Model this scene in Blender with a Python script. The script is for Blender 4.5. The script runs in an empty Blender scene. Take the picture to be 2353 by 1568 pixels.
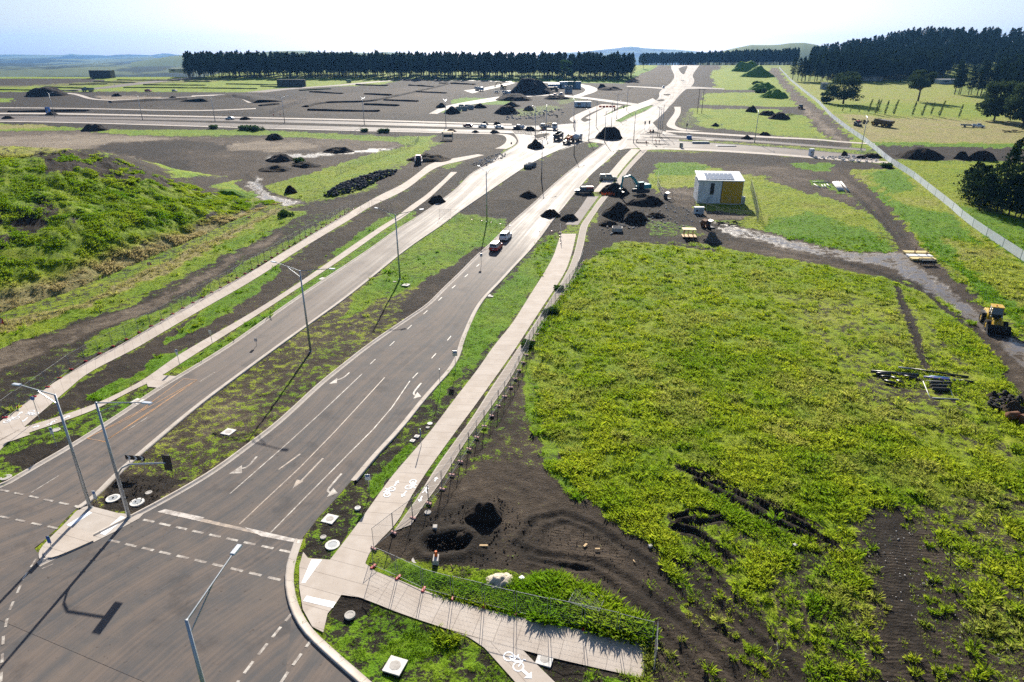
import bpy, bmesh, math, random
import numpy as np
from mathutils import Vector, Matrix
random.seed(7); RNG = np.random.default_rng(11)
SC = bpy.context.scene; COL = SC.collection; R = math.radians
# ------------------------------------------------------------------ survey: photo measurements -> ground points
F, PITCH, CAMH = 1500.0, R(23.46), 38.0
SP_, CP_ = math.sin(PITCH), math.cos(PITCH)
_ys = np.concatenate([np.arange(-200, 1000, 5.0), np.arange(1000, 20001, 200.0)])
_gs = 0.034*14*np.log1p(np.exp(np.clip((_ys-78)/14, -40, 400)))
_gs = np.where(_ys > 930, 0.034*852-0.012*(_ys-930), _gs)
_gs = np.maximum(_gs, -60)
def G(y): return float(np.interp(y, _ys, _gs))
def Gv(y): return np.interp(y, _ys, _gs)
def ray(x, y):
    u, v = (x-1176.5)/F, (y-784)/F
    return np.array([u, CP_-v*SP_, -SP_-v*CP_])
def gp(x, y, dz=0.0):
    d = ray(x, y); lo, hi = 5.0, 1200.0
    for _ in range(46):
        m = (lo+hi)/2
        if CAMH+m*d[2] > G(m*d[1])+dz: lo = m
        else: hi = m
    return Vector((d[0]*lo, d[1]*lo, CAMH+d[2]*lo))
def hp(x, y, z):
    d = ray(x, y); t = (z-CAMH)/d[2]; return Vector((d[0]*t, d[1]*t, z))
def dp(x, y, Y):
    d = ray(x, y); t = Y/d[1]; return Vector((d[0]*t, Y, CAMH+d[2]*t))
def onG(X, Y, dz=0.0): return Vector((X, Y, G(Y)+dz))
def px(P):                         # world -> photo coordinates (vectorised, N x 3)
    P = np.asarray(P, float); z = P[..., 2]-CAMH
    f = P[..., 1]*CP_-z*SP_; u = P[..., 1]*SP_+z*CP_
    f = np.maximum(f, 1e-3)
    return np.stack([1176.5+F*P[..., 0]/f, 784-F*u/f], -1)
# ------------------------------------------------------------------ noise on the ground plane
_T = np.random.default_rng(3).random((256, 256))
def vnoise(x, y):
    x = np.asarray(x, float); y = np.asarray(y, float)
    xi = np.floor(x).astype(int); yi = np.floor(y).astype(int)
    fx = x-xi; fy = y-yi; fx = fx*fx*(3-2*fx); fy = fy*fy*(3-2*fy)
    a = _T[xi & 255, yi & 255]; b = _T[(xi+1) & 255, yi & 255]; c = _T[xi & 255, (yi+1) & 255]; d = _T[(xi+1) & 255, (yi+1) & 255]
    return (a*(1-fx)+b*fx)*(1-fy)+(c*(1-fx)+d*fx)*fy
def fbm(x, y, o=4):
    s = 0; a = 0.5; t = 0
    for i in range(o):
        s = s+a*vnoise(x*2**i+17.3*i, y*2**i+9.1*i); t += a; a *= 0.5
    return s/t
def inpoly(P, poly):
    x, y = P[:, 0], P[:, 1]; ins = np.zeros(len(P), bool); n = len(poly); j = n-1
    d2 = np.full(len(P), 1e12)
    for i in range(n):
        x1, y1 = poly[i]; x2, y2 = poly[j]
        if y1 != y2:
            c = ((y1 > y) != (y2 > y)) & (x < (x2-x1)*(y-y1)/(y2-y1)+x1); ins ^= c
        ex, ey = x2-x1, y2-y1; L = ex*ex+ey*ey+1e-9
        t = np.clip(((x-x1)*ex+(y-y1)*ey)/L, 0, 1)
        d2 = np.minimum(d2, (x-x1-t*ex)**2+(y-y1-t*ey)**2); j = i
    d = np.sqrt(d2); return np.where(ins, d, -d)
# ------------------------------------------------------------------ scene object helpers
def tag(o, label=None, cat=None, group=None, kind=None):
    if label: o['label'] = label
    if cat: o['category'] = cat
    if group: o['group'] = group
    if kind: o['kind'] = kind
    return o
def link(name, me, mat=None, parent=None, smooth=False):
    o = bpy.data.objects.new(name, me); COL.objects.link(o)
    if mat is not None and len(me.materials) == 0: me.materials.append(mat)
    if parent is not None: o.parent = parent
    if smooth: me.polygons.foreach_set('use_smooth', [True]*len(me.polygons))
    return o
def empty(name, loc, rz=0.0, label=None, cat=None, group=None):
    o = bpy.data.objects.new(name, None); COL.objects.link(o); o.location = loc; o.rotation_euler = (0, 0, rz)
    o.empty_display_size = 0.3
    return tag(o, label, cat, group)
def fastmesh(name, co, faces):
    """co N x 3, faces M x k (k = 3 or 4)"""
    me = bpy.data.meshes.new(name); co = np.asarray(co, np.float32); faces = np.asarray(faces, np.int32)
    M, k = faces.shape
    me.vertices.add(len(co)); me.vertices.foreach_set('co', co.ravel())
    me.loops.add(M*k); me.loops.foreach_set('vertex_index', faces.ravel())
    me.polygons.add(M); me.polygons.foreach_set('loop_start', np.arange(0, M*k, k, dtype=np.int32))
    me.polygons.foreach_set('loop_total', np.full(M, k, np.int32))
    me.update(calc_edges=True); return me
def attr(me, name, data, typ='FLOAT', dom='POINT'):
    a = me.attributes.new(name, typ, dom); data = np.asarray(data, np.float32)
    a.data.foreach_set({'FLOAT': 'value', 'FLOAT_COLOR': 'color', 'FLOAT_VECTOR': 'vector'}[typ], data.ravel())
class MB:
    def __init__(s): s.v = []; s.f = []
    def add(s, vs, fs):
        b = len(s.v); s.v += [tuple(v) for v in vs]; s.f += [tuple(i+b for i in f) for f in fs]; return s
    def box(s, c, d, rz=0, rx=0, ry=0, tap=(1, 1)):
        hx, hy, hz = d[0]/2, d[1]/2, d[2]/2; tx, ty = tap
        vs = [Vector((sx*hx*(tx if sz > 0 else 1), sy*hy*(ty if sz > 0 else 1), sz*hz)) for sz in (-1, 1) for sy in (-1, 1) for sx in (-1, 1)]
        if rz or rx or ry:
            M = Matrix.Rotation(rz, 3, 'Z') @ Matrix.Rotation(ry, 3, 'Y') @ Matrix.Rotation(rx, 3, 'X'); vs = [M @ v for v in vs]
        c = Vector(c)
        return s.add([v+c for v in vs], [(0, 2, 3, 1), (4, 5, 7, 6), (0, 1, 5, 4), (2, 6, 7, 3), (0, 4, 6, 2), (1, 3, 7, 5)])
    def cyl(s, p, q, r0, r1=None, n=8, caps=True):
        p, q = Vector(p), Vector(q); r1 = r0 if r1 is None else r1; ax = (q-p)
        if ax.length < 1e-6: return s
        ax.normalize(); a = ax.orthogonal().normalized(); b = ax.cross(a)
        vs = []
        for (c, r) in ((p, r0), (q, r1)):
            vs += [c+(a*math.cos(2*math.pi*i/n)+b*math.sin(2*math.pi*i/n))*r for i in range(n)]
        fs = [(i, (i+1) % n, n+(i+1) % n, n+i) for i in range(n)]
        if caps: fs += [tuple(range(n-1, -1, -1)), tuple(range(n, 2*n))]
        return s.add(vs, fs)
    def path(s, pts, r, n=6):
        for a, b in zip(pts[:-1], pts[1:]): s.cyl(a, b, r, r, n)
        return s
    def tube(s, p, q, ro, ri, n=14):
        p, q = Vector(p), Vector(q); ax = (q-p).normalized(); a = ax.orthogonal().normalized(); b = ax.cross(a); vs = []
        for (c, r) in ((p, ro), (q, ro), (q, ri), (p, ri)):
            vs += [c+(a*math.cos(2*math.pi*i/n)+b*math.sin(2*math.pi*i/n))*r for i in range(n)]
        fs = []
        for k in range(4):
            o0, o1 = k*n, ((k+1) % 4)*n
            fs += [(o0+i, o0+(i+1) % n, o1+(i+1) % n, o1+i) for i in range(n)]
        return s.add(vs, fs)
    def prism(s, prof, x0, x1, ins=0.0):
        """side profile (y,z), extruded over x; ins pulls the upper part in"""
        n = len(prof); zt = max(p[1] for p in prof); zb = min(p[1] for p in prof)
        def k(z): return ins*max(0, (z-zb)/(zt-zb+1e-9))
        vs = [(x0+k(z), y, z) for y, z in prof]+[(x1-k(z), y, z) for y, z in prof]
        fs = [tuple(range(n-1, -1, -1)), tuple(range(n, 2*n))]+[(i, (i+1) % n, n+(i+1) % n, n+i) for i in range(n)]
        return s.add(vs, fs)
    def ball(s, c, r, seg=8, rings=5, jit=0, rnd=random):
        c = Vector(c); r = Vector(r) if not isinstance(r, (int, float)) else Vector((r, r, r)); vs = [c+Vector((0, 0, -r.z))]
        for i in range(1, rings):
            t = math.pi*i/rings
            for j in range(seg):
                a = 2*math.pi*j/seg; k = 1+rnd.uniform(-jit, jit)
                vs.append(c+Vector((r.x*math.sin(t)*math.cos(a)*k, r.y*math.sin(t)*math.sin(a)*k, -r.z*math.cos(t)*k)))
        vs.append(c+Vector((0, 0, r.z))); fs = [(0, 1+(j+1) % seg, 1+j) for j in range(seg)]
        for i in range(rings-2):
            o = 1+i*seg; fs += [(o+j, o+(j+1) % seg, o+seg+(j+1) % seg, o+seg+j) for j in range(seg)]
        o = 1+(rings-2)*seg; fs += [(o+j, o+(j+1) % seg, len(vs)-1) for j in range(seg)]
        return s.add(vs, fs)
    def mesh(s, name):
        me = bpy.data.meshes.new(name); me.from_pydata(s.v, [], s.f); me.update(); return me
    def obj(s, name, mat, parent=None, smooth=False, bevel=0):
        o = link(name, s.mesh(name), mat, parent, smooth)
        if bevel:
            m = o.modifiers.new('bevel', 'BEVEL'); m.width = bevel; m.segments = 2; m.limit_method = 'ANGLE'
        return o
def copy_tree(o, parent=None):
    c = o.copy(); COL.objects.link(c)
    if parent is not None: c.parent = parent
    for ch in list(o.children): copy_tree(ch, c)
    return c
def place(proto, used, loc, rz, label, group=None, sc=None):
    """first use moves the prototype itself, later uses copy it with its parts"""
    o = proto if not used.get(proto) else copy_tree(proto)
    used[proto] = True; o.location = loc; o.rotation_euler = (0, 0, rz); tag(o, label, None, group)
    if sc: o.scale = sc if isinstance(sc, tuple) else (sc, sc, sc)
    return o
USED = {}
# ------------------------------------------------------------------ material helpers
class NT:
    def __init__(s, name):
        s.m = bpy.data.materials.new(name); s.m.use_nodes = True; s.t = s.m.node_tree; s.t.nodes.clear()
        s.out = s.t.nodes.new('ShaderNodeOutputMaterial')
    def n(s, typ, **kw):
        nd = s.t.nodes.new('ShaderNode'+typ)
        for k, v in kw.items():
            if k.startswith('i_'):
                key = k[2:]; key = int(key) if key.isdigit() else key.replace('_', ' ')
                s.set(nd.inputs[key], v)
            else: setattr(nd, k, v)
        return nd
    def set(s, sock, v):
        if isinstance(v, bpy.types.NodeSocket): s.t.links.new(v, sock)
        else:
            if isinstance(v, tuple) and len(v) == 3 and sock.type == 'RGBA': v = v+(1,)
            sock.default_value = v
    def math(s, op, a, b=0.5, c=0.5, clamp=False):
        nd = s.n('Math', operation=op, use_clamp=clamp); s.set(nd.inputs[0], a); s.set(nd.inputs[1], b); s.set(nd.inputs[2], c); return nd.outputs[0]
    def mix(s, f, a, b):
        nd = s.n('Mix', data_type='RGBA'); s.set(nd.inputs[0], f); s.set(nd.inputs[6], a); s.set(nd.inputs[7], b); return nd.outputs[2]
    def noise(s, vec, scale, detail=4, rough=0.55, dist=0.0, out=0):
        nd = s.n('TexNoise'); nd.inputs['Scale'].default_value = scale; nd.inputs['Detail'].default_value = detail
        nd.inputs['Roughness'].default_value = rough; nd.inputs['Distortion'].default_value = dist
        if vec is not None: s.set(nd.inputs['Vector'], vec)
        return nd.outputs[out]
    def ramp(s, f, lo, hi, smooth=True):
        nd = s.n('MapRange'); nd.interpolation_type = 'SMOOTHSTEP' if smooth else 'LINEAR'
        s.set(nd.inputs[0], f); s.set(nd.inputs[1], lo); s.set(nd.inputs[2], hi); return nd.outputs[0]
    def bsdf(s, color, rough=0.7, spec=0.3, metal=0.0, normal=None, **kw):
        b = s.n('BsdfPrincipled'); s.set(b.inputs['Base Color'], color); s.set(b.inputs['Roughness'], rough)
        s.set(b.inputs['Specular IOR Level'], spec); s.set(b.inputs['Metallic'], metal)
        if normal is not None: s.set(b.inputs['Normal'], normal)
        for k, v in kw.items(): s.set(b.inputs[k.replace('_', ' ')], v)
        s.t.links.new(b.outputs[0], s.out.inputs[0]); return b
    def bump(s, h, strength=0.5, dist=0.1):
        b = s.n('Bump'); b.inputs['Strength'].default_value = strength; b.inputs['Distance'].default_value = dist; s.set(b.inputs['Height'], h); return b.outputs[0]
    def pos(s): return s.n('NewGeometry').outputs['Position']
    def att(s, name, typ='GEOMETRY'):
        a = s.n('Attribute'); a.attribute_name = name; a.attribute_type = typ; return a
    def scalevec(s, vec, v):
        nd = s.n('VectorMath', operation='MULTIPLY'); s.set(nd.inputs[0], vec); nd.inputs[1].default_value = v; return nd.outputs[0]
def paint(name, col, rough=0.5, spec=0.4, metal=0.0, dirt=0.25, scale=3.0, dirtcol=(0.12, 0.09, 0.065), bump=0.0):
    """a surface with its own uneven wear and dirt"""
    t = NT(name); co = t.n('TexCoord').outputs['Object']
    n = t.noise(co, scale, 5, 0.6); f = t.math('MULTIPLY', t.ramp(n, 0.42, 0.72), dirt)
    c = t.mix(f, col, dirtcol); nn = t.noise(co, scale*9, 3)
    c2 = t.mix(t.math('MULTIPLY', nn, 0.12), c, (col[0]*0.6, col[1]*0.6, col[2]*0.6))
    t.bsdf(c2, t.math('ADD', rough-0.06, t.math('MULTIPLY', nn, 0.15)), spec, metal, t.bump(nn, bump, 0.02) if bump else None)
    return t.m
# ------------------------------------------------------------------ camera, daylight
cam = bpy.data.cameras.new('camera'); camo = bpy.data.objects.new('camera', cam); COL.objects.link(camo)
camo.location = (0, 0, CAMH); camo.rotation_euler = (math.pi/2-PITCH, 0, 0)
cam.sensor_width = 36; cam.lens = 36*F/2353; cam.clip_end = 60000; cam.clip_start = 0.5; SC.camera = camo
SUN_EL, SUN_AZ = R(28), R(1.0)       # the sun stands straight ahead
sl = bpy.data.lights.new('sun', 'SUN'); sl.energy = 5.0; sl.angle = R(0.5); sl.color = (1, 0.93, 0.82)
so = bpy.data.objects.new('sun', sl); COL.objects.link(so); so.location = (0, 200, 200)
sd = Vector((math.sin(SUN_AZ)*math.cos(SUN_EL), math.cos(SUN_AZ)*math.cos(SUN_EL), math.sin(SUN_EL)))
so.rotation_euler = (-sd).to_track_quat('-Z', 'Y').to_euler()
W = bpy.data.worlds.new('World'); SC.world = W; W.use_nodes = True; wt = W.node_tree; wt.nodes.clear()
wo = wt.nodes.new('ShaderNodeOutputWorld'); wb = wt.nodes.new('ShaderNodeBackground'); sky = wt.nodes.new('ShaderNodeTexSky')
sky.sky_type = 'NISHITA'; sky.sun_disc = False; sky.sun_elevation = SUN_EL; sky.sun_rotation = SUN_AZ; sky.altitude = 400
sky.air_density = 1.0; sky.dust_density = 2.2; sky.ozone_density = 3.0
def wn(t, **k):
    nd = wt.nodes.new('ShaderNode'+t)
    for a, b in k.items(): setattr(nd, a, b)
    return nd
tc = wn('TexCoord'); mp = wn('Mapping'); mp.inputs['Scale'].default_value = (1, 1, 3.2); wt.links.new(tc.outputs['Generated'], mp.inputs[0])
cn = wn('TexNoise'); cn.inputs['Scale'].default_value = 8.0; cn.inputs['Detail'].default_value = 7; cn.inputs['Roughness'].default_value = 0.55
wt.links.new(mp.outputs[0], cn.inputs['Vector'])
mr = wn('MapRange'); mr.interpolation_type = 'SMOOTHSTEP'; mr.inputs[1].default_value = 0.60; mr.inputs[2].default_value = 0.72; mr.inputs[4].default_value = 0.75
wt.links.new(cn.outputs[0], mr.inputs[0])
cm = wn('Mix', data_type='RGBA'); wt.links.new(mr.outputs[0], cm.inputs[0]); tn = wn('Mix', data_type='RGBA', blend_type='MULTIPLY'); tn.inputs[0].default_value = 1; wt.links.new(sky.outputs[0], tn.inputs[6]); tn.inputs[7].default_value = (.97, 1.0, 1.06, 1); wt.links.new(tn.outputs[2], cm.inputs[6]); cm.inputs[7].default_value = (14, 14.2, 14.4, 1)
wt.links.new(cm.outputs[2], wb.inputs[0]); wb.inputs[1].default_value = 0.05; wt.links.new(wb.outputs[0], wo.inputs[0])
SC.view_settings.view_transform = 'Standard'; SC.view_settings.look = 'None'; SC.view_settings.gamma = 1; SC.view_settings.exposure = 1.1
cy = SC.cycles; cy.max_bounces = 5; cy.diffuse_bounces = 2; cy.glossy_bounces = 2; cy.transmission_bounces = 3; cy.transparent_max_bounces = 6
cy.volume_bounces = 0; cy.caustics_reflective = False; cy.caustics_refractive = False; cy.sample_clamp_indirect = 4
cy.use_adaptive_sampling = True; cy.adaptive_threshold = 0.02; cy.use_denoising = False
# ------------------------------------------------------------------ survey lines (photo coordinates of points on the ground)
L_LEFT = [(-330,1235),(0,1125),(67,1085),(165,1029),(240,981),(302,940),(370,893),(450,846),(535,793),(588,755),(698,677),(853,575),(913,530),(963,500),(1023,458),(1056,432),(1082,402),(1108,387),(1176,352),(1226,326),(1270,305),(1310,291),(1350,279),(1391,267),(1426,250),(1476,236),(1500,226)]
L_RIGHT = [(-20,1320),(85,1262),(175,1168),(215,1140),(265,1088),(332,1030),(412,963),(475,913),(588,830),(639,793),(706,745),(788,687),(863,627),(918,582),(963,550),(1013,517),(1051,487),(1113,445),(1176,402),(1226,370),(1294,340),(1341,325),(1370,310),(1392,292),(1421,274),(1450,258),(1490,243),(1515,236)]
R_LEFT = [(-60,1400),(90,1302),(325,1183),(425,1128),(500,1083),(588,1017),(651,968),(738,885),(788,845),(853,793),(938,735),(988,702),(1023,665),(1058,632),(1101,587),(1128,565),(1176,515),(1232,467),(1264,435),(1302,402),(1357,357),(1394,330),(1408,303),(1429,282),(1457,267),(1484,257),(1502,245),(1514,236)]
R_RIGHT = [(640,1700),(676,1370),(673,1298),(693,1240),(718,1200),(743,1180),(808,1105),(858,1045),(913,988),(963,925),(998,885),(1028,853),(1046,825),(1053,805),(1058,785),(1078,737),(1093,707),(1113,680),(1146,647),(1176,614),(1214,575),(1241,542),(1269,502),(1284,490),(1316,450),(1356,402),(1401,365),(1426,340),(1448,318),(1465,305),(1500,283),(1513,272),(1530,255),(1537,246)]
N_LEFT = [(1490,241),(1508,231),(1516,222),(1514,212),(1528,200),(1541,192),(1551,177),(1546,165),(1541,155),(1545,150)]
N_RIGHT = [(1537,246),(1548,236),(1555,226),(1572,208),(1590,199),(1597,185),(1590,175),(1598,162),(1606,153),(1616,148)]
CORNER = [(693,1240),(673,1298),(670,1340),(681,1393),(708,1443),(763,1495),(848,1568),(1000,1700)]
JUNC = [(-330,1235),(0,1125),(85,1270),(360,1178),(741,1178),(693,1240),(673,1298),(670,1340),(681,1393),(708,1443),(763,1495),(848,1568),(1100,1800),(-900,1800)]
P1_L = [(-300,1190),(0,970),(107,890),(220,820),(280,793),(425,705),(588,620),(663,572),(748,520),(818,480),(876,447),(921,427),(956,402),(988,375),(1038,365),(1098,355)]
P1_R = [(-200,1250),(20,1014),(57,981),(160,893),(200,858),(300,808),(327,793),(437,727),(588,642),(676,582),(743,542),(813,500),(851,475),(908,450),(943,430),(976,402),(1008,382),(1063,370),(1113,357)]
P2_L = [(0,1004),(57,982),(137,958),(225,928),(315,883),(350,860),(400,823),(450,793),(588,714),(693,647),(788,580),(876,520),(908,502),(938,477),(978,450),(998,432),(1023,410),(1036,396)]
P2_R = [(0,1024),(55,999),(137,972),(220,943),(300,900),(355,875),(410,840),(475,798),(588,727),(698,655),(801,586),(888,524),(920,505),(950,483),(988,455),(1008,436),(1036,409),(1051,396)]
P3_L = [(758,1288),(801,1233),(838,1183),(896,1100),(946,1043),(993,988),(1048,913),(1098,850),(1136,793),(1176,747),(1214,685),(1251,627),(1271,592),(1281,562),(1289,538)]
P3_R = [(838,1294),(853,1262),(913,1205),(938,1153),(978,1088),(1043,998),(1088,938),(1138,868),(1176,815),(1234,725),(1281,655),(1301,622),(1313,587),(1319,562),(1324,538)]
P3B_L = [(1299,517),(1331,482),(1351,451)]; P3B_R = [(1328,518),(1336,507),(1351,485),(1376,452)]
P3C_L = [(1362,442),(1399,400),(1430,363),(1451,343)]; P3C_R = [(1396,441),(1421,400),(1452,363),(1472,344)]
P4_L = [(905,1222),(940,1172),(958,1148),(998,1080),(1056,1000),(1083,965),(1133,885),(1196,793),(1259,697),(1301,632),(1319,587),(1329,542),(1334,517),(1351,495),(1374,462),(1384,451)]
P4_R = [(945,1207),(971,1165),(1018,1103),(1063,1025),(1108,965),(1176,870),(1221,777),(1264,710),(1316,640),(1339,577),(1349,522),(1356,510),(1379,475),(1398,451)]
P4C_L = [(1404,440),(1424,402),(1450,372),(1474,346)]; P4C_R = [(1418,440),(1436,402),(1462,372),(1488,346)]
P5_U = [(838,1295),(843,1312),(863,1314),(908,1330),(958,1352),(1026,1377),(1176,1417),(1351,1452),(1489,1482)]
P5_D = [(780,1368),(790,1365),(838,1377),(901,1405),(1013,1443),(1090,1465),(1191,1493),(1274,1515),(1480,1561)]
PLAZA = [(697,1270),(708,1284),(758,1288),(800,1240),(853,1262),(836,1305),(850,1316),(905,1332),(838,1378),(788,1364),(771,1390),(753,1412),(743,1455),(718,1442),(696,1402),(688,1352),(688,1302)]
P5_BR = [(1040,1453),(1200,1494),(1240,1535),(1274,1568),(1400,1690),(1290,1690),(1176,1560),(1113,1490),(1076,1465)]
PAD = [(370,863),(410,866),(368,893),(340,890),(336,878)]
P1BLOB = [(-300,1190),(0,1000),(57,982),(70,1000),(0,1024),(-230,1130)]
# cross road left (bands running to the left edge) and right
CL_P = ([(-700,265),(0,259),(200,261),(588,270),(800,274),(1000,280),(1176,285)], [(-700,268),(0,262),(200,264.5),(588,272.5),(800,277),(1000,283),(1176,288)])
CL_U = ([(-700,270),(0,266),(588,274.5),(1000,285),(1176,290),(1260,289),(1330,283)], [(-700,274),(0,270),(588,279.5),(1000,292),(1176,296),(1270,300),(1325,300)])
CL_D = ([(-700,274),(0,270.5),(100,271),(588,286),(1000,297),(1176,300),(1240,303)], [(-700,279),(0,275),(588,293),(1000,303.5),(1176,306),(1240,312)])
CL_K = ([(-700,279),(0,275),(588,293),(1000,303.5),(1130,306)], [(-700,282),(0,277.5),(588,296),(1000,306),(1130,309)])
CL_T = ([(-700,250),(0,246.5),(200,249),(450,255),(588,249)], [(-700,252),(0,248.5),(200,251),(450,257),(588,251)])
SLIP = ([(1176,300),(1190,315),(1196,330),(1170,346),(1130,370)], [(1240,303),(1240,320),(1245,330),(1215,350),(1176,372)])
SLIPP = ([(1130,308),(1160,311),(1166,325),(1150,338),(1137,342)], [(1150,308),(1175,310),(1190,324),(1180,336),(1163,343)])
NP1 = ([(1382,240),(1340,256),(1308,272),(1310,279),(1330,286)], [(1405,241),(1356,260),(1332,275),(1340,280),(1352,284)])
NP2 = ([(1402,242),(1370,258),(1345,272)], [(1430,243),(1395,262),(1368,278)])
NP3 = ([(1549,246),(1552,258),(1534,280),(1530,290),(1545,297),(1566,301)], [(1564,246),(1565,262),(1548,285),(1556,293),(1580,299),(1620,302)])
CR_P = ([(1530,300),(1570,302),(1765,314),(1872,319),(1930,325),(2010,330)], [(1530,303.5),(1570,306),(1765,318),(1872,322),(1930,328),(2010,333)])
CR_U = ([(1470,309),(1560,312),(1680,320),(1765,325),(1870,334),(1990,343)], [(1470,316),(1560,318.5),(1680,324),(1765,329.5),(1870,338),(1990,347)])
CR_D = ([(1440,322),(1520,324),(1580,326),(1660,331),(1765,338),(1900,350),(2020,360)], [(1440,342),(1520,339),(1580,341),(1660,346),(1765,352),(1900,363),(2020,371)])
CR_K = ([(1470,341),(1520,339.5),(1580,341.5),(1640,344),(1765,352),(1900,363),(2040,372)], [(1470,346),(1520,343.5),(1580,346),(1640,348.5),(1765,356),(1900,367),(2042,377)])
XJUNC = [(1226,340),(1241,312),(1240,303),(1325,284),(1391,275),(1420,280),(1470,285),(1500,283),(1513,298),(1560,312),(1560,326),(1500,340),(1440,342),(1425,345),(1394,332),(1349,325),(1290,345)]
# far tracks / formed roads
FT1 = ([(890,181),(1000,183),(1110,185),(1176,187)], [(890,182.5),(1000,184.8),(1110,187),(1176,189.5)])
FT2 = ([(1196,188),(1300,189),(1352,196),(1375,204),(1370,212),(1335,222)], [(1196,190),(1290,192),(1330,197),(1345,204),(1345,212),(1310,223)])
FT3 = ([(1260,216),(1330,222),(1390,229),(1450,237),(1490,242)], [(1260,219),(1330,226),(1390,234),(1440,241),(1480,246)])
FT4 = ([(1440,198),(1480,199.5),(1545,203)], [(1440,199.8),(1480,201.5),(1545,207)])
FT5 = ([(1580,199),(1620,201),(1665,204)], [(1570,205),(1620,204),(1665,206)])
FT6 = ([(1065,208),(1100,205),(1140,196),(1176,189)], [(1085,215),(1115,208),(1155,199),(1185,191)])
FT7 = ([(985,262),(1010,248),(1040,240),(1120,226),(1160,221),(1260,216)], [(1005,262),(1030,250),(1060,244),(1150,231),(1190,224),(1265,219)])
FF1 = ([(140,207),(200,205),(300,191),(440,178)], [(170,209),(240,205),(340,192),(470,179)])
FF2 = ([(560,213),(640,204),(760,197),(860,187),(960,181)], [(610,213),(680,204),(800,197),(890,187),(980,181)])
BR1 = ([(130,214),(170,214.5),(190,219),(215,228),(255,230.5)], [(130,216),(165,216.5),(180,221),(205,229.5),(255,232)])
BR2 = ([(440,220.5),(535,216.5),(560,221),(588,236)], [(440,222.5),(530,219),(548,224),(570,237)])
BR3 = ([(255,230.5),(330,228),(450,222)], [(255,232),(330,229),(450,222.8)])
STRIPS = [(L_LEFT, L_RIGHT), (R_LEFT, R_RIGHT), (N_LEFT, N_RIGHT), (P1_L, P1_R), (P2_L, P2_R), (P3_L, P3_R), (P3B_L, P3B_R), (P3C_L, P3C_R), (P4_L, P4_R), (P4C_L, P4C_R), (P5_U, P5_D), CL_P, CL_U, CL_D, CL_K, SLIP, SLIPP, NP1, NP2, NP3, CR_P, CR_U, CR_D, CR_K]
PAVED = [a+b[::-1] for a, b in STRIPS]+[JUNC, PLAZA, P5_BR, PAD, P1BLOB, XJUNC, [(205,1160),(292,1183),(350,1177),(240,1240),(165,1275),(110,1298),(85,1290),(85,1262),(120,1225)]]
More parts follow.
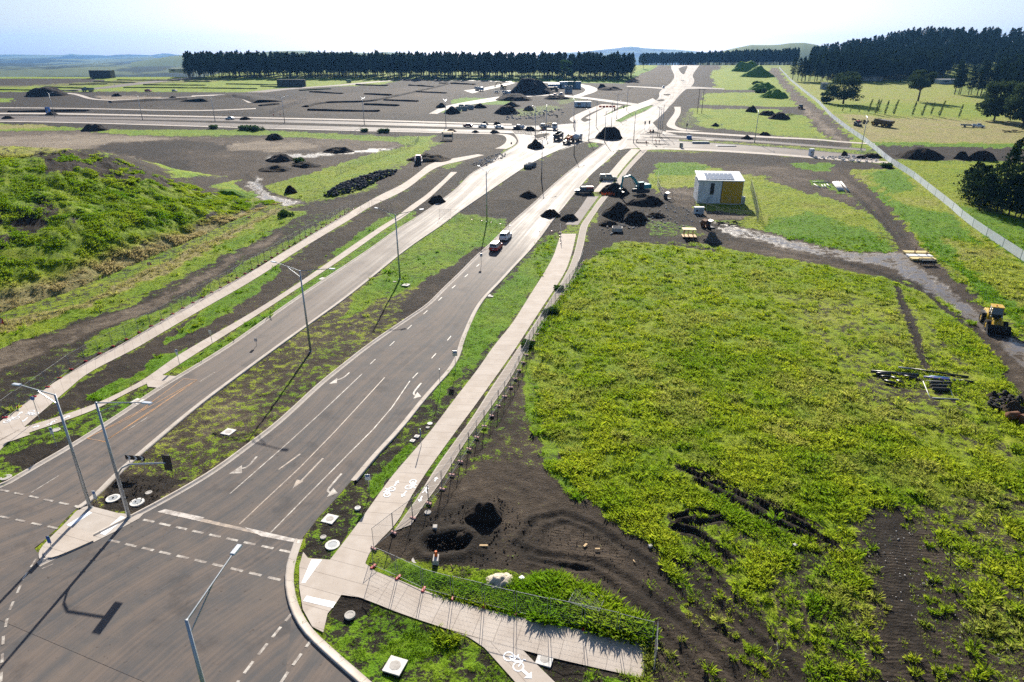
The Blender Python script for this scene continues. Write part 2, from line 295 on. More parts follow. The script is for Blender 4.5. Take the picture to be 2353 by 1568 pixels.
# ------------------------------------------------------------------ ground cover map: (grass, dryness, soil lightness, wetness)
def c(g, d, s, w=0.0): return (g, d, s, w)
LUSH, YEL, STRAW, OLIVE = c(.93, .1, .2), c(.95, .42, .2), c(.85, .95, .5), c(.85, .68, .35)
PATCH, SPARSE, SOIL, SOILG = c(.5, .2, .25), c(.24, .3, .22), c(.03, .2, .12), c(.03, .2, .34)
GREY, BROWN, TAN, WET = c(.03, .3, .55), c(.02, .3, .45), c(.02, .3, .85), c(0, .3, .6, 1)
ZONES = [
 (SOIL, 6, [(-2500,300),(-700,205),(0,205),(600,212),(960,182),(1300,190),(1560,150),(1640,150),(1640,300),(1200,330),(0,300)]),
 (YEL, 3, [(-2500,150),(1500,148),(1480,182),(1300,190),(930,184),(860,197),(640,202),(560,213),(300,211),(-2500,214)]),
 (c(.5,.5,.4), 1, [(-100,188),(150,190),(300,183),(440,180),(600,184),(440,190),(300,196),(0,202)]),
 (SOIL, 1, [(-300,179),(210,181),(250,186),(60,196),(-300,196)]), (c(.8,.3,.2), 2, [(-2500,224),(30,226),(20,236),(-2500,238)]),
 (LUSH, 2, [(930,178),(1176,176),(1330,178),(1440,174),(1480,158),(1530,149),(1505,165),(1470,180),(1440,193),(1300,190),(1176,184),(930,184)]),
 (SOILG, 3, [(560,240),(700,222),(900,205),(960,196),(1150,190),(1170,196),(1000,236),(960,262),(650,262)]), (c(.02,.2,.27), 3, [(640,250),(800,236),(980,225),(1090,206),(1120,208),(1010,246),(950,260)]),
 (TAN, 3, [(210,220),(370,222),(380,231),(240,231)]), (SPARSE, 2, [(200,247),(430,243),(480,251),(300,256)]),
 (LUSH, 2, [(1035,229),(1075,224),(1180,229),(1170,240),(1120,241),(1035,238)]), (PATCH, 4, [(1180,252),(1260,240),(1300,246),(1240,266),(1180,269)]),
 (PATCH, 3, [(1270,232),(1310,224),(1350,229),(1290,241)]), (LUSH, 2, [(1000,252),(1050,249),(1060,256),(1010,260)]),
 (SOILG, 4, [(1330,200),(1405,205),(1515,203),(1512,220),(1480,236),(1350,232),(1335,215)]), (SOILG, 3, [(1430,192),(1520,149),(1545,155),(1555,180),(1540,193),(1440,196)]),
 (LUSH, 2, [(1384,263),(1440,243),(1500,243),(1485,256),(1430,281),(1400,296),(1350,294)]), (SPARSE, 3, [(1300,280),(1330,265),(1400,238),(1440,240),(1360,285)]),
 # right of the main road, far
 (SOIL, 4, [(1560,250),(1600,150),(1650,150),(1700,230),(1760,310),(1930,330),(1930,340),(1540,318),(1540,280)]),
 (YEL, 4, [(1635,162),(1690,157),(1765,157),(1800,165),(1830,215),(1838,247),(1612,241),(1615,216),(1645,195),(1632,175)]),
 (YEL, 3, [(1585,249),(1690,248),(1850,250),(1912,317),(1760,307),(1610,292),(1600,272)]), (SOIL, 2, [(1590,202),(1700,208),(1745,206),(1735,213),(1610,214)]), (SOIL, 2, [(1610,243),(1850,247),(1850,252),(1610,250)]),
 (SOIL, 3, [(1795,250),(1850,248),(1860,266),(1800,262)]), (c(.45,.3,.2), 4, [(1566,262),(1590,250),(1600,272),(1612,292),(1570,298),(1552,288)]),
 (YEL, 2, [(1785,156),(1815,185),(1865,222),(1925,265),(1985,310),(2015,342),(1965,336),(1900,265),(1830,205)]),
 (BROWN, 2, [(1765,157),(1790,157),(1802,180),(1832,213),(1872,243),(1907,268),(1948,310),(1960,336),(1930,341),(1918,325),(1868,287),(1838,250),(1812,216),(1782,180)]), (c(0,.3,.7), 2, [(1835,245),(1850,243),(1935,322),(1925,328)]),
 (OLIVE, 3, [(1810,186),(2200,193),(2190,215),(2270,225),(4000,240),(4000,330),(2000,330),(1960,305)]), (c(.9,.45,.3), 5, [(1880,236),(2250,240),(2300,272),(2020,264),(1930,262)]),
 (STRAW, 3, [(1930,262),(2020,270),(2350,280),(4000,295),(4000,345),(2353,334),(2000,328),(1970,300)]), (LUSH, 2, [(1990,326),(2353,331),(4000,343),(4000,352),(2353,341),(2000,334)]),
 (SOIL, 3, [(2000,334),(2353,341),(4000,352),(4000,390),(2353,372),(2050,366)]), (c(.85,.5,.3), 4, [(2060,368),(2353,374),(4000,390),(4000,1500),(2353,602),(2200,492),(2100,405)]),
 (LUSH, 8, [(2180,470),(2353,500),(3000,600),(3000,800),(2353,602),(2240,530)]),
 (c(.92,.62,.3), 4, [(1950,386),(2055,376),(2125,422),(2353,612),(4000,1500),(4000,2200),(2353,770),(2280,690),(2190,630),(2130,590),(2080,520),(1990,430)]), (LUSH, 6, [(2060,470),(2180,490),(2260,560),(2140,545)]), (LUSH, 4, [(1990,400),(2060,384),(2110,430),(2040,445)]),
 (LUSH, 3, [(2070,500),(2130,570),(2200,625),(2353,770),(2353,720),(2200,590),(2110,500),(2010,430),(1985,430)]),
 (SOIL, 4, [(1470,350),(1690,352),(2040,379),(2060,386),(1950,391),(1700,377),(1560,392),(1505,402),(1470,470),(1400,540),(1330,660),(1318,640),(1340,560),(1400,440)]),
 (BROWN, 5, [(1600,386),(1700,380),(1930,386),(1960,422),(1850,440),(1760,402),(1690,402)]), (c(.85,.55,.3), 5, [(1495,398),(1600,375),(1690,397),(1760,408),(1870,440),(1960,462),(2045,560),(2000,583),(1860,562),(1740,525),(1640,500),(1560,480),(1500,440)]),
 (GREY, 4, [(1510,432),(1600,432),(1600,480),(1720,495),(1690,508),(1590,500),(1540,470)]), (LUSH, 5, [(1775,502),(1860,488),(1980,520),(2050,560),(2040,582),(1980,580),(1850,556),(1760,532)]),
 (LUSH, 2, [(1815,377),(1920,375),(1920,395),(1850,392)]), (LUSH, 3, [(1860,416),(1930,412),(1950,445),(1880,440)]), (LUSH, 4, [(1505,375),(1590,372),(1640,385),(1600,400),(1510,405)]),
 (BROWN, 3, [(1765,400),(1870,424),(1950,450),(2000,492),(1970,478),(1890,450),(1765,416)]),
 (BROWN, 3, [(1922,385),(1947,388),(1992,430),(2045,480),(2090,530),(2135,590),(2205,655),(2353,800),(3000,1500),(3000,1750),(2353,918),(2275,800),(2195,695),(2100,645),(1980,628),(1750,585),(1615,558),(1580,545),(1600,502),(1640,508),(1780,538),(1950,578),(2060,580),(2078,568),(2038,510),(1960,445),(1872,405)]),
 (WET, 5, [(1600,505),(1650,513),(1780,543),(1960,583),(2070,583),(2110,610),(2260,730),(2353,800),(2380,870),(2300,790),(2150,685),(2090,645),(2040,612),(1950,600),(1780,562),(1660,532)]),
 (SOIL, 4, [(1385,480),(1440,400),(1520,450),(1600,492),(1700,547),(1640,562),(1540,557),(1405,555),(1360,625),(1325,650),(1340,570)]), (PATCH, 5, [(1480,500),(1590,520),(1640,545),(1500,545)]),
 # the big weed paddock
 (YEL, 5, [(1408,556),(1580,562),(1760,587),(1960,627),(2100,652),(2200,702),(2353,922),(3000,1760),(3000,2600),(1950,2300),(1850,1568),(1700,1480),(1560,1400),(1540,1330),(1530,1260),(1400,1180),(1270,1070),(1205,930),(1230,790),(1290,690),(1350,600)]),
 (c(.62,.5,.28), 50, [(1750,660),(2100,690),(2300,900),(2360,1100),(2050,1000),(1900,820)]), (c(.5,.45,.25), 20, [(1960,860),(2200,870),(2220,940),(1990,930)]),
 (c(.44,.4,.3), 70, [(1950,1190),(2100,1150),(2400,1100),(3000,1500),(3000,2300),(1960,2300),(1950,1568),(1980,1400),(1920,1260)]), (c(.2,.4,.28), 50, [(2060,1230),(2140,1210),(2200,1330),(2260,1568),(2180,1568),(2110,1400)]),
 (c(.58,.35,.25), 40, [(1540,1200),(1700,1180),(1950,1200),(1990,1400),(1960,1700),(1850,1568),(1700,1470),(1570,1400)]), (c(.45,.4,.24), 50, [(1740,1270),(1960,1240),(1990,1600),(1900,1700),(1800,1500)]),
 (c(.55,.3,.2), 14, [(1560,1080),(1620,1098),(1750,1160),(1860,1215),(1925,1262),(1880,1250),(1760,1190),(1640,1130)]), (c(.4,.3,.15), 14, [(1540,1185),(1620,1178),(1660,1190),(1640,1200),(1580,1215),(1680,1285),(1640,1280),(1560,1230)]),
 (c(.17,.35,.30), 10, [(1170,1000),(1215,985),(1262,1030),(1300,1095),(1400,1195),(1530,1275),(1540,1335),(1560,1405),(1700,1480),(1860,1568),(2000,1800),(1500,1800),(1508,1440),(1400,1400),(1270,1320),(900,1280),(858,1255),(960,1180),(1030,1120),(1100,1050)]),
 (SOIL, 8, [(960,1180),(1080,1140),(1160,1170),(1140,1290),(1000,1300),(930,1230)]), (c(.38,.25,.35), 14, [(1180,850),(1225,860),(1250,960),(1290,1060),(1230,1070),(1120,1060),(1040,1110),(985,1150),(1060,1040),(1110,990)]), (c(.7,.2,.3), 8, [(1215,830),(1240,900),(1250,980),(1290,1080),(1350,1150),(1330,1160),(1260,1090),(1225,990),(1205,900)]), (c(.3,.3,.3), 8, [(1115,1270),(1230,1190),(1250,1250),(1180,1300)]),
 (c(.97,.15,.2), 4, [(1010,1368),(1060,1342),(1180,1330),(1290,1312),(1390,1372),(1500,1440),(1492,1482),(1351,1453),(1176,1418)]), (LUSH, 4, [(862,1312),(925,1282),(960,1300),(1065,1335),(1020,1372)]),
 (c(.9,.25,.2), 4, [(1245,760),(1300,690),(1340,640),(1350,600),(1320,620),(1290,680),(1230,770)]),
 # median, verges
 (c(.44,.58,.42), 3, [(85,1290),(175,1172),(412,966),(639,796),(863,630),(1051,490),(1176,404),(1294,342),(1341,327),(1392,330),(1357,357),(1302,402),(1176,515),(1058,632),(988,702),(853,793),(588,1017),(325,1185)]),
 (SOIL, 6, [(1051,487),(1176,404),(1294,342),(1341,327),(1392,330),(1357,357),(1302,402),(1176,512),(1150,505),(1060,492)]), (c(.75,.22,.3), 8, [(940,545),(1060,492),(1160,503),(1150,550),(1000,640),(870,690),(790,740),(800,690),(920,590)]),
 (c(.12,.3,.22), 8, [(985,640),(1090,575),(1135,562),(1060,630),(1000,690),(940,725),(900,730)]), (c(.45,.35,.4), 12, [(330,1080),(640,860),(800,760),(850,780),(640,960),(420,1110)]), (c(.15,.3,.1), 6, [(230,1150),(270,1085),(420,1095),(330,1175),(240,1172)]),
 (LUSH, 2, [(1375,331),(1350,332),(1345,340),(1380,338)]),
 (c(.7,.15,.25), 3, [(460,846),(588,757),(698,679),(853,577),(913,532),(963,502),(938,485),(801,588),(698,657),(588,729),(475,800),(410,842)]), (c(.55,.15,.15), 3, [(0,1024),(55,1000),(220,944),(300,902),(355,877),(420,862),(370,892),(240,981),(67,1085),(-330,1230),(-230,1130)]), (c(.2,.2,.1), 6, [(0,1050),(180,1000),(200,1010),(60,1080)]),
 (c(.26,.25,.25), 3, [(57,981),(160,895),(327,795),(588,644),(743,544),(851,477),(943,432),(1008,384),(1036,396),(998,432),(938,477),(788,580),(588,714),(450,793),(350,860),(225,928)]),
 (LUSH, 4, [(770,580),(860,512),(900,490),(906,500),(830,570),(775,590)]), (c(.8,.15,.2), 4, [(400,765),(520,670),(650,600),(640,632),(520,722),(380,792)]), (LUSH, 4, [(200,907),(330,852),(350,822),(430,795),(405,822),(300,882),(230,925)]), (SOIL, 4, [(980,405),(1036,400),(960,450),(860,482),(950,425)]),
 (c(.35,.2,.2), 4, [(-400,1180),(0,968),(107,888),(425,703),(588,618),(818,478),(921,425),(860,440),(720,480),(588,545),(300,700),(0,800),(-400,990)]),
 (c(.06,.3,.56), 5, [(-300,920),(0,800),(150,757),(400,668),(588,558),(640,530),(640,545),(588,578),(330,722),(150,790),(0,850),(-300,1000)]), (c(.95,.35,.3), 5, [(-200,850),(0,770),(200,702),(400,622),(560,532),(640,482),(720,480),(600,545),(400,648),(150,743),(0,800),(-200,880)]),
 (c(.85,.3,.3), 6, [(190,785),(440,682),(588,592),(700,532),(810,474),(730,540),(588,612),(420,722),(200,817)]), (c(.9,1,.4), 5, [(-300,830),(0,740),(200,690),(400,590),(588,500),(655,475),(640,485),(400,620),(200,703),(0,772),(-300,880)]),
 (SPARSE, 4, [(640,482),(720,470),(880,430),(905,440),(800,480),(720,492)]),
 (GREY, 5, [(-1500,330),(0,296),(180,298),(430,316),(760,318),(900,325),(950,345),(900,375),(760,430),(700,462),(600,462),(590,442),(450,430),(380,402),(200,352),(0,348),(-1500,420)]), (TAN, 6, [(-700,330),(0,315),(200,308),(430,320),(250,330),(150,347),(0,350),(-700,370)]), (SOIL, 5, [(250,330),(420,322),(530,335),(500,352),(420,400),(380,398),(300,355),(200,347)]), (SOILG, 8, [(420,345),(700,345),(900,345),(760,420),(600,440),(450,420)]),
 (TAN, 4, [(520,333),(600,325),(700,328),(720,338),(640,350),(540,345)]), (c(0,.3,.6,.9), 4, [(588,408),(615,438),(655,458),(705,466),(640,472),(598,457),(566,430)]), (c(0,.2,.3,.8), 2, [(600,362),(900,340),(905,346),(620,368)]),
 (c(.9,.3,.3), 3, [(-1500,292),(0,284),(300,299),(588,298),(900,314),(1005,312),(965,337),(900,326),(760,319),(588,311),(300,312),(180,300),(0,302),(-1500,330)]), (STRAW, 3, [(-1500,280),(0,286),(100,287),(130,293),(0,298),(-1500,310)]),
 (c(.88,.4,.3), 5, [(600,430),(700,402),(800,370),(880,345),(960,335),(988,332),(960,362),(900,378),(860,402),(780,442),(700,462),(620,452)]),
 (SOILG, 4, [(980,345),(1030,325),(1130,308),(1165,330),(1150,350),(1110,385),(1050,366),(960,382),(880,432),(858,442),(880,412),(960,362)]), (c(0,.3,.36), 5, [(868,437),(900,402),(980,352),(1055,366),(960,402),(910,432)]),
 (SOIL, 3, [(908,452),(1000,404),(1060,377),(1170,352),(1110,387),(1082,404),(1022,460),(963,502),(938,480)]),
 (c(.42,.15,.15), 3, [(697,1270),(718,1205),(758,1165),(850,1055),(958,932),(1056,800),(1080,740),(1116,682),(1244,545),(1284,492),(1330,480),(1289,520),(1285,560),(1250,640),(1190,725),(1100,850),(990,990),(838,1185),(758,1288)]),
 (SOIL, 3, [(1245,540),(1284,492),(1356,402),(1426,342),(1450,345),(1399,402),(1331,484),(1300,518),(1290,538)]), (c(.8,.15,.2), 5, [(1062,795),(1085,712),(1130,682),(1262,548),(1284,532),(1280,572),(1250,632),(1180,732),(1130,792),(1080,850)]), (LUSH, 4, [(845,1130),(895,1060),(950,1015),(955,1030),(890,1100),(850,1150)]), (LUSH, 5, [(1000,900),(1050,825),(1080,830),(1020,920)]),
 (c(.55,.2,.2), 4, [(743,1457),(790,1366),(840,1379),(1013,1447),(1113,1490),(1290,1690),(1000,1700),(800,1525)]), (c(.1,.2,.1), 4, [(755,1420),(790,1368),(840,1380),(850,1400),(790,1440)]), (c(.85,.25,.2), 6, [(850,1500),(960,1440),(1060,1470),(1040,1500),(900,1530)]), (c(.3,.2,.1), 3, [(1195,1497),(1274,1517),(1480,1563),(1500,1700),(1400,1700),(1274,1568)]), (c(.5,.2,.3), 4, [(1350,1545),(1470,1572),(1490,1640),(1340,1600)]),
 (c(.3,.3,.3), 2, [(935,1153),(1043,1000),(1176,817),(1319,570),(1326,575),(1196,793),(1056,1002),(940,1170)]), (LUSH, 3, [(980,1090),(1040,1010),(1050,1010),(990,1090)])]
def cover(P, warp=True):
    """ground cover at world points (N x 2 or 3)"""
    X, Y = P[:, 0], P[:, 1]; D = np.hypot(X, Y); amp = np.clip(D*0.012, 0.5, 4)*(1 if warp else 0); sc = 1/np.clip(D*0.02, 1.2, 6)
    sc0 = 0.45
    wx = (fbm(X*sc0, Y*sc0, 3)-.5)*2*amp; wy = (fbm(X*sc0+50, Y*sc0+31, 3)-.5)*2*amp
    Q = px(np.stack([X+wx, Y+wy, Gv(Y+wy)], -1)); out = np.empty((len(X), 4)); out[:] = (.6, .4, .3, 0)
    for cls, fe, poly in ZONES:
        a = np.array(poly, float); lo = a.min(0)-fe; hi = a.max(0)+fe
        m = np.nonzero((Q[:, 0] > lo[0]) & (Q[:, 0] < hi[0]) & (Q[:, 1] > lo[1]) & (Q[:, 1] < hi[1]))[0]
        if len(m) == 0: continue
        k = np.clip(inpoly(Q[m], poly)/fe+0.5, 0, 1)[:, None]; k = k*k*(3-2*k)
        out[m] = out[m]*(1-k)+np.array(cls)*k
    return out
def paved(P, grow=0.0):
    Q = px(np.stack([P[:, 0], P[:, 1], Gv(P[:, 1])], -1)); d = np.full(len(P), -1e3)
    for poly in PAVED:
        a = np.array(poly, float); lo = a.min(0)-40; hi = a.max(0)+40
        m = np.nonzero((Q[:, 0] > lo[0]) & (Q[:, 0] < hi[0]) & (Q[:, 1] > lo[1]) & (Q[:, 1] < hi[1]))[0]
        if len(m): d[m] = np.maximum(d[m], inpoly(Q[m], poly))
    return d+grow
# ruts and wheel tracks pressed into the soil: (photo polyline, half width m, depth m)
RUTS = [([(1000,1254),(1022,1252),(1048,1248)], .8, .6), ([(1560,1078),(1640,1110),(1750,1160),(1850,1212),(1925,1262)], .24, .32), ([(1590,1076),(1660,1104),(1765,1152),(1870,1205)], .16, .2), ([(1600,1110),(1700,1160),(1790,1205),(1890,1250)], .24, .3), ([(1545,1192),(1600,1180),(1650,1180)], .22, .3), ([(1550,1215),(1600,1225),(1640,1255),(1680,1288)], .24, .3), ([(1548,1200),(1600,1205),(1660,1195)], .2, .2),
 ([(1200,1240),(1230,1195),(1290,1180),(1360,1205),(1440,1260),(1500,1300),(1580,1380),(1680,1470)], .3, .14), ([(1215,1265),(1235,1275),(1290,1280),(1370,1290),(1440,1330),(1520,1395),(1620,1480),(1700,1568)], .3, .14), ([(1190,1250),(1215,1285),(1290,1300),(1350,1310),(1400,1340),(1480,1410),(1540,1470),(1620,1568)], .25, .12), ([(1245,1250),(1255,1215),(1300,1200),(1360,1225)], .25, .1),
 ([(1560,1290),(1640,1380),(1740,1470),(1840,1560)], .3, .12), ([(1600,1280),(1690,1380),(1800,1500)], .25, .1), ([(240,1270),(300,1200)], .1, .02),
 ([(2130,840),(2060,660)], .25, .1), ([(1450,545),(1560,545),(1660,560)], .4, .25), ([(1440,552),(1540,562),(1640,575)], .4, .2), ([(2040,1568),(2055,1400),(2025,1300),(2020,1180)], .5, .04), ([(2130,1568),(2085,1400),(2075,1280),(2065,1180)], .5, .04),
 ([(640,458),(560,400),(610,440),(700,468),(860,445),(960,400)], .4, .15), ([(1870,400),(1960,445),(2040,520),(2075,570)], .3, .12), ([(1930,390),(2000,450),(2070,530),(2100,590)], .35, .12), ([(1640,540),(1800,580),(1980,615),(2120,670)], .3, .08), ([(1700,530),(1900,590),(2100,650),(2290,800)], .3, .08)]
def near_line(P2, pts, rad):
    W_ = np.array([gp(*p)[:2] for p in pts]); d = np.full(len(P2), 1e9)
    lo = W_.min(0)-rad*3; hi = W_.max(0)+rad*3
    m = np.nonzero((P2[:, 0] > lo[0]) & (P2[:, 0] < hi[0]) & (P2[:, 1] > lo[1]) & (P2[:, 1] < hi[1]))[0]
    for a, b in zip(W_[:-1], W_[1:]):
        e = b-a; t = np.clip(((P2[m]-a) @ e)/(e @ e+1e-9), 0, 1); d[m] = np.minimum(d[m], np.hypot(*(P2[m]-a-t[:, None]*e).T))
    return d
def relief(P2, cov, pd):
    X, Y = P2[:, 0], P2[:, 1]; off = np.clip((-pd-3)/10, 0, 1)
    h = (fbm(X*.12, Y*.12, 3)-.5)*.5+(fbm(X*.9, Y*.9, 3)-.5)*.28*(0.4+cov[:, 0])+(fbm(X*1.7+5, Y*1.7, 3)-.5)*.14
    far = np.clip((320-Y)/150, 0, 1); h = h*(.25+.75*far)
    return h*off*np.where(cov[:, 3] > .4, .3, 1.0), off
rowsY = list(np.arange(4, 31, 1.0))
yy = 1568
while yy > 149: rowsY.append(gp(1176.5, yy).y); yy -= 4.0 if yy > 330 else 2.6
rowsY = sorted(set([r for r in rowsY if r < 900]))+[905, 930, 960, 1000, 1100, 1250, 1500, 1900, 2500, 3500, 5000, 8000, 12000, 20000]
rowsY = np.array(rowsY); us = np.concatenate([[-3.2, -2, -1.5, -1.25], np.arange(-1.05, 1.051, 0.0031), [1.25, 1.5, 2, 3.2]])
def tt(Y):
    z = Gv(Y)-CAMH; return Y*CP_-z*SP_
GX = us[None, :]*tt(rowsY)[:, None]; GY = np.repeat(rowsY[:, None], len(us), 1)
P2 = np.stack([GX.ravel(), GY.ravel()], -1); COVER = cover(P2); PD = paved(P2)
hz, off = relief(P2, COVER, PD)
for pts, w, dep in RUTS:
    d = near_line(P2, pts, w*1.6); k = np.exp(-(d/w)**2); rim = np.exp(-((d-2.0*w)/(.8*w))**2)
    hz += (-dep*k+dep*.55*rim)*off; kk = np.maximum(np.exp(-(d/(w*1.7))**2), .6*rim)*off
    COVER[:, 0] *= 1-.9*kk; COVER[:, 2] = COVER[:, 2]*(1-.6*kk)
gz = Gv(P2[:, 1])+hz-0.09*np.clip((PD-2)/3, 0, 1)
# rise of the land on the right, under the pine plantation
def hillR(X, Y): return 26*np.clip((Y-640)/320, 0, 1)**1.2*np.clip((X-.40*Y-10)/150, 0, 1)
gz += hillR(P2[:, 0], P2[:, 1])*np.where(P2[:, 1] < 1300, 1, 0.6)
_u = P2[:, 0]/np.maximum(P2[:, 1], 1)
gz -= np.clip((P2[:, 1]-690)*.09, 0, 160)*np.clip((-_u-.36)/.12, 0, 1)
gz -= np.clip((P2[:, 1]-1000)*.06, 0, 200)
nr, nc = len(rowsY), len(us); ii = np.arange(nr*nc).reshape(nr, nc)
fc = np.stack([ii[:-1, :-1], ii[:-1, 1:], ii[1:, 1:], ii[1:, :-1]], -1).reshape(-1, 4)
gme = fastmesh('ground', np.column_stack([P2, gz]), fc); attr(gme, 'cov', COVER, 'FLOAT_COLOR')
_rq = px(np.column_stack([P2, Gv(P2[:, 1])])); attr(gme, 'rows', np.maximum(np.clip(inpoly(_rq, [(1960,1190),(2110,1160),(2400,1100),(3000,1500),(3000,2300),(1990,2300),(1990,1500),(1930,1290)])/40+.5, 0, 1), .6*np.clip(inpoly(_rq, [(1230,1200),(1400,1200),(1560,1340),(1840,1568),(1900,1700),(1520,1568),(1420,1390)])/30+.5, 0, 1)))
def ground_material(name='soil_and_grass', rows=False):
    t = NT(name); p = t.pos(); a = t.att('cov'); sep = t.n('SeparateColor'); t.t.links.new(a.outputs['Color'], sep.inputs[0])
    g, d, s = sep.outputs[0], sep.outputs[1], sep.outputs[2]; w = a.outputs['Alpha']
    n1 = t.noise(p, 0.9, 6, 0.62); n2 = t.noise(p, 5.5, 4, 0.6); n3 = t.noise(p, 0.13, 4, 0.55); n4 = t.noise(p, 22, 2, 0.5)
    mixn = t.math('ADD', t.math('MULTIPLY', n1, 0.62), t.math('MULTIPLY', n2, 0.38))
    thr = t.math('MULTIPLY_ADD', g, -0.46, 0.735)
    gm = t.ramp(t.math('SUBTRACT', mixn, thr), -0.035, 0.05)
    lush = t.mix(n2, (0.055, 0.155, 0.004), (0.15, 0.27, 0.010)); yel = t.mix(n2, (0.155, 0.215, 0.008), (0.30, 0.335, 0.022)); dry = t.mix(n2, (0.20, 0.17, 0.06), (0.40, 0.34, 0.15))
    dd = t.math('ADD', d, t.math('MULTIPLY_ADD', n3, 0.9, -0.45), clamp=True)
    gc = t.mix(t.ramp(dd, 0.1, 0.55, False), lush, yel); gc = t.mix(t.ramp(dd, 0.55, 1.0, False), gc, dry)
    gc = t.mix(t.math('MULTIPLY', t.ramp(n1, 0.55, 0.36), 0.5), gc, (0.035, 0.06, 0.010))
    n5 = t.noise(p, 0.035, 4, 0.6); ss = t.math('ADD', s, t.math('MULTIPLY_ADD', n3, 0.62, -0.31), clamp=True); ss = t.math('ADD', ss, t.math('MULTIPLY_ADD', n5, 0.5, -0.25), clamp=True); ss = t.math('ADD', ss, t.math('MULTIPLY_ADD', n1, 0.6, -0.30), clamp=True)
    sc = t.mix(t.ramp(ss, 0.10, 0.55, False), (0.0115, 0.0090, 0.0070), (0.080, 0.059, 0.041)); sc = t.mix(t.ramp(ss, 0.45, 1.0, False), sc, (0.33, 0.27, 0.20))
    sc = t.mix(t.math('MULTIPLY', n4, 0.35), sc, t.mix(n2, (0.012, 0.010, 0.008), (0.16, 0.13, 0.10)))
    col = t.mix(gm, sc, gc)
    wet = t.math('MULTIPLY', w, t.ramp(t.math('ADD', n1, t.math('MULTIPLY', n3, .6)), 0.62, 0.9)); col = t.mix(t.math('MULTIPLY', wet, .5), col, (0.09, 0.085, 0.085))
    rough = t.math('SUBTRACT', 0.93, t.math('MULTIPLY', wet, 0.66))
    rw = t.att('rows').outputs['Fac']; sxy = t.n('SeparateXYZ'); t.t.links.new(p, sxy.inputs[0]); wv = t.math('SINE', t.math('ADD', t.math('MULTIPLY', t.math('ADD', sxy.outputs[1], t.math('MULTIPLY', sxy.outputs[0], .12)), 17.0), t.math('MULTIPLY', n1, 9))); wv = t.math('MULTIPLY', t.math('MULTIPLY', wv, rw), t.math('MULTIPLY', t.math('MULTIPLY', t.ramp(n3, .42, .62), t.ramp(n1, .35, .6)), .12))
    h = t.math('ADD', t.math('MULTIPLY_ADD', n2, 0.6, wv), t.math('ADD', t.math('MULTIPLY', n1, 1.0), t.math('MULTIPLY', n4, .15)))
    b = t.n('Bump'); b.inputs['Distance'].default_value = 0.35; t.set(b.inputs['Strength'], t.math('MULTIPLY_ADD', wet, -0.72, 0.8)); t.set(b.inputs['Height'], h)
    t.bsdf(col, rough, t.math('MULTIPLY_ADD', wet, 0.4, 0.12), 0, b.outputs[0]); return t.m
M_GROUND = ground_material()
link('ground', gme, M_GROUND, smooth=True); tag(bpy.data.objects['ground'], kind='structure')
# ------------------------------------------------------------------ paved surfaces draped on the ground
def smooth_pts(W_, it=2):
    for _ in range(it):
        o = [W_[0]]
        for a, b in zip(W_[:-1], W_[1:]): o += [a*.75+b*.25, a*.25+b*.75]
        W_ = o+[W_[-1]]
    return W_
def wline(pts, it=2):
    return np.array(smooth_pts([np.array(gp(*p)[:2]) for p in pts], it))
def resample(W_, n):
    d = np.r_[0, np.cumsum(np.hypot(*np.diff(W_, axis=0).T))]; s = np.linspace(0, d[-1], n)
    return np.column_stack([np.interp(s, d, W_[:, 0]), np.interp(s, d, W_[:, 1])]), d[-1]
def strip(name, lp, rp, mat, dz, nx=6, step=1.5, it=2, mud=None, v0=0, kind='structure', ext=0.0):
    A, B = wline(lp, it), wline(rp, it); L = np.hypot(*np.diff(A, axis=0).T).sum(); n = int(min(400, max(6, L/step)))
    A, la = resample(A, n); B, lb = resample(B, n); u = np.linspace(0, 1, nx+1)
    P = A[:, None, :]*(1-u)[None, :, None]+B[:, None, :]*u[None, :, None]
    wid = np.hypot(*(B-A).T); s = np.linspace(0, (la+lb)/2, n)
    X, Y = P[..., 0].ravel(), P[..., 1].ravel(); co = np.column_stack([X, Y, Gv(Y)+dz])
    ii = np.arange(n*(nx+1)).reshape(n, nx+1); fc = np.stack([ii[:-1, :-1], ii[:-1, 1:], ii[1:, 1:], ii[1:, :-1]], -1).reshape(-1, 4)
    me = fastmesh(name, co, fc)
    attr(me, 'st', np.column_stack([(u[None, :]*wid[:, None]).ravel(), np.repeat(s, nx+1)+v0, np.tile(u, n)]), 'FLOAT_VECTOR')
    m = np.zeros(len(co)) if mud is None else mud(X, Y); attr(me, 'mud', m)
    o = link(name, me, mat); tag(o, kind=kind); return o
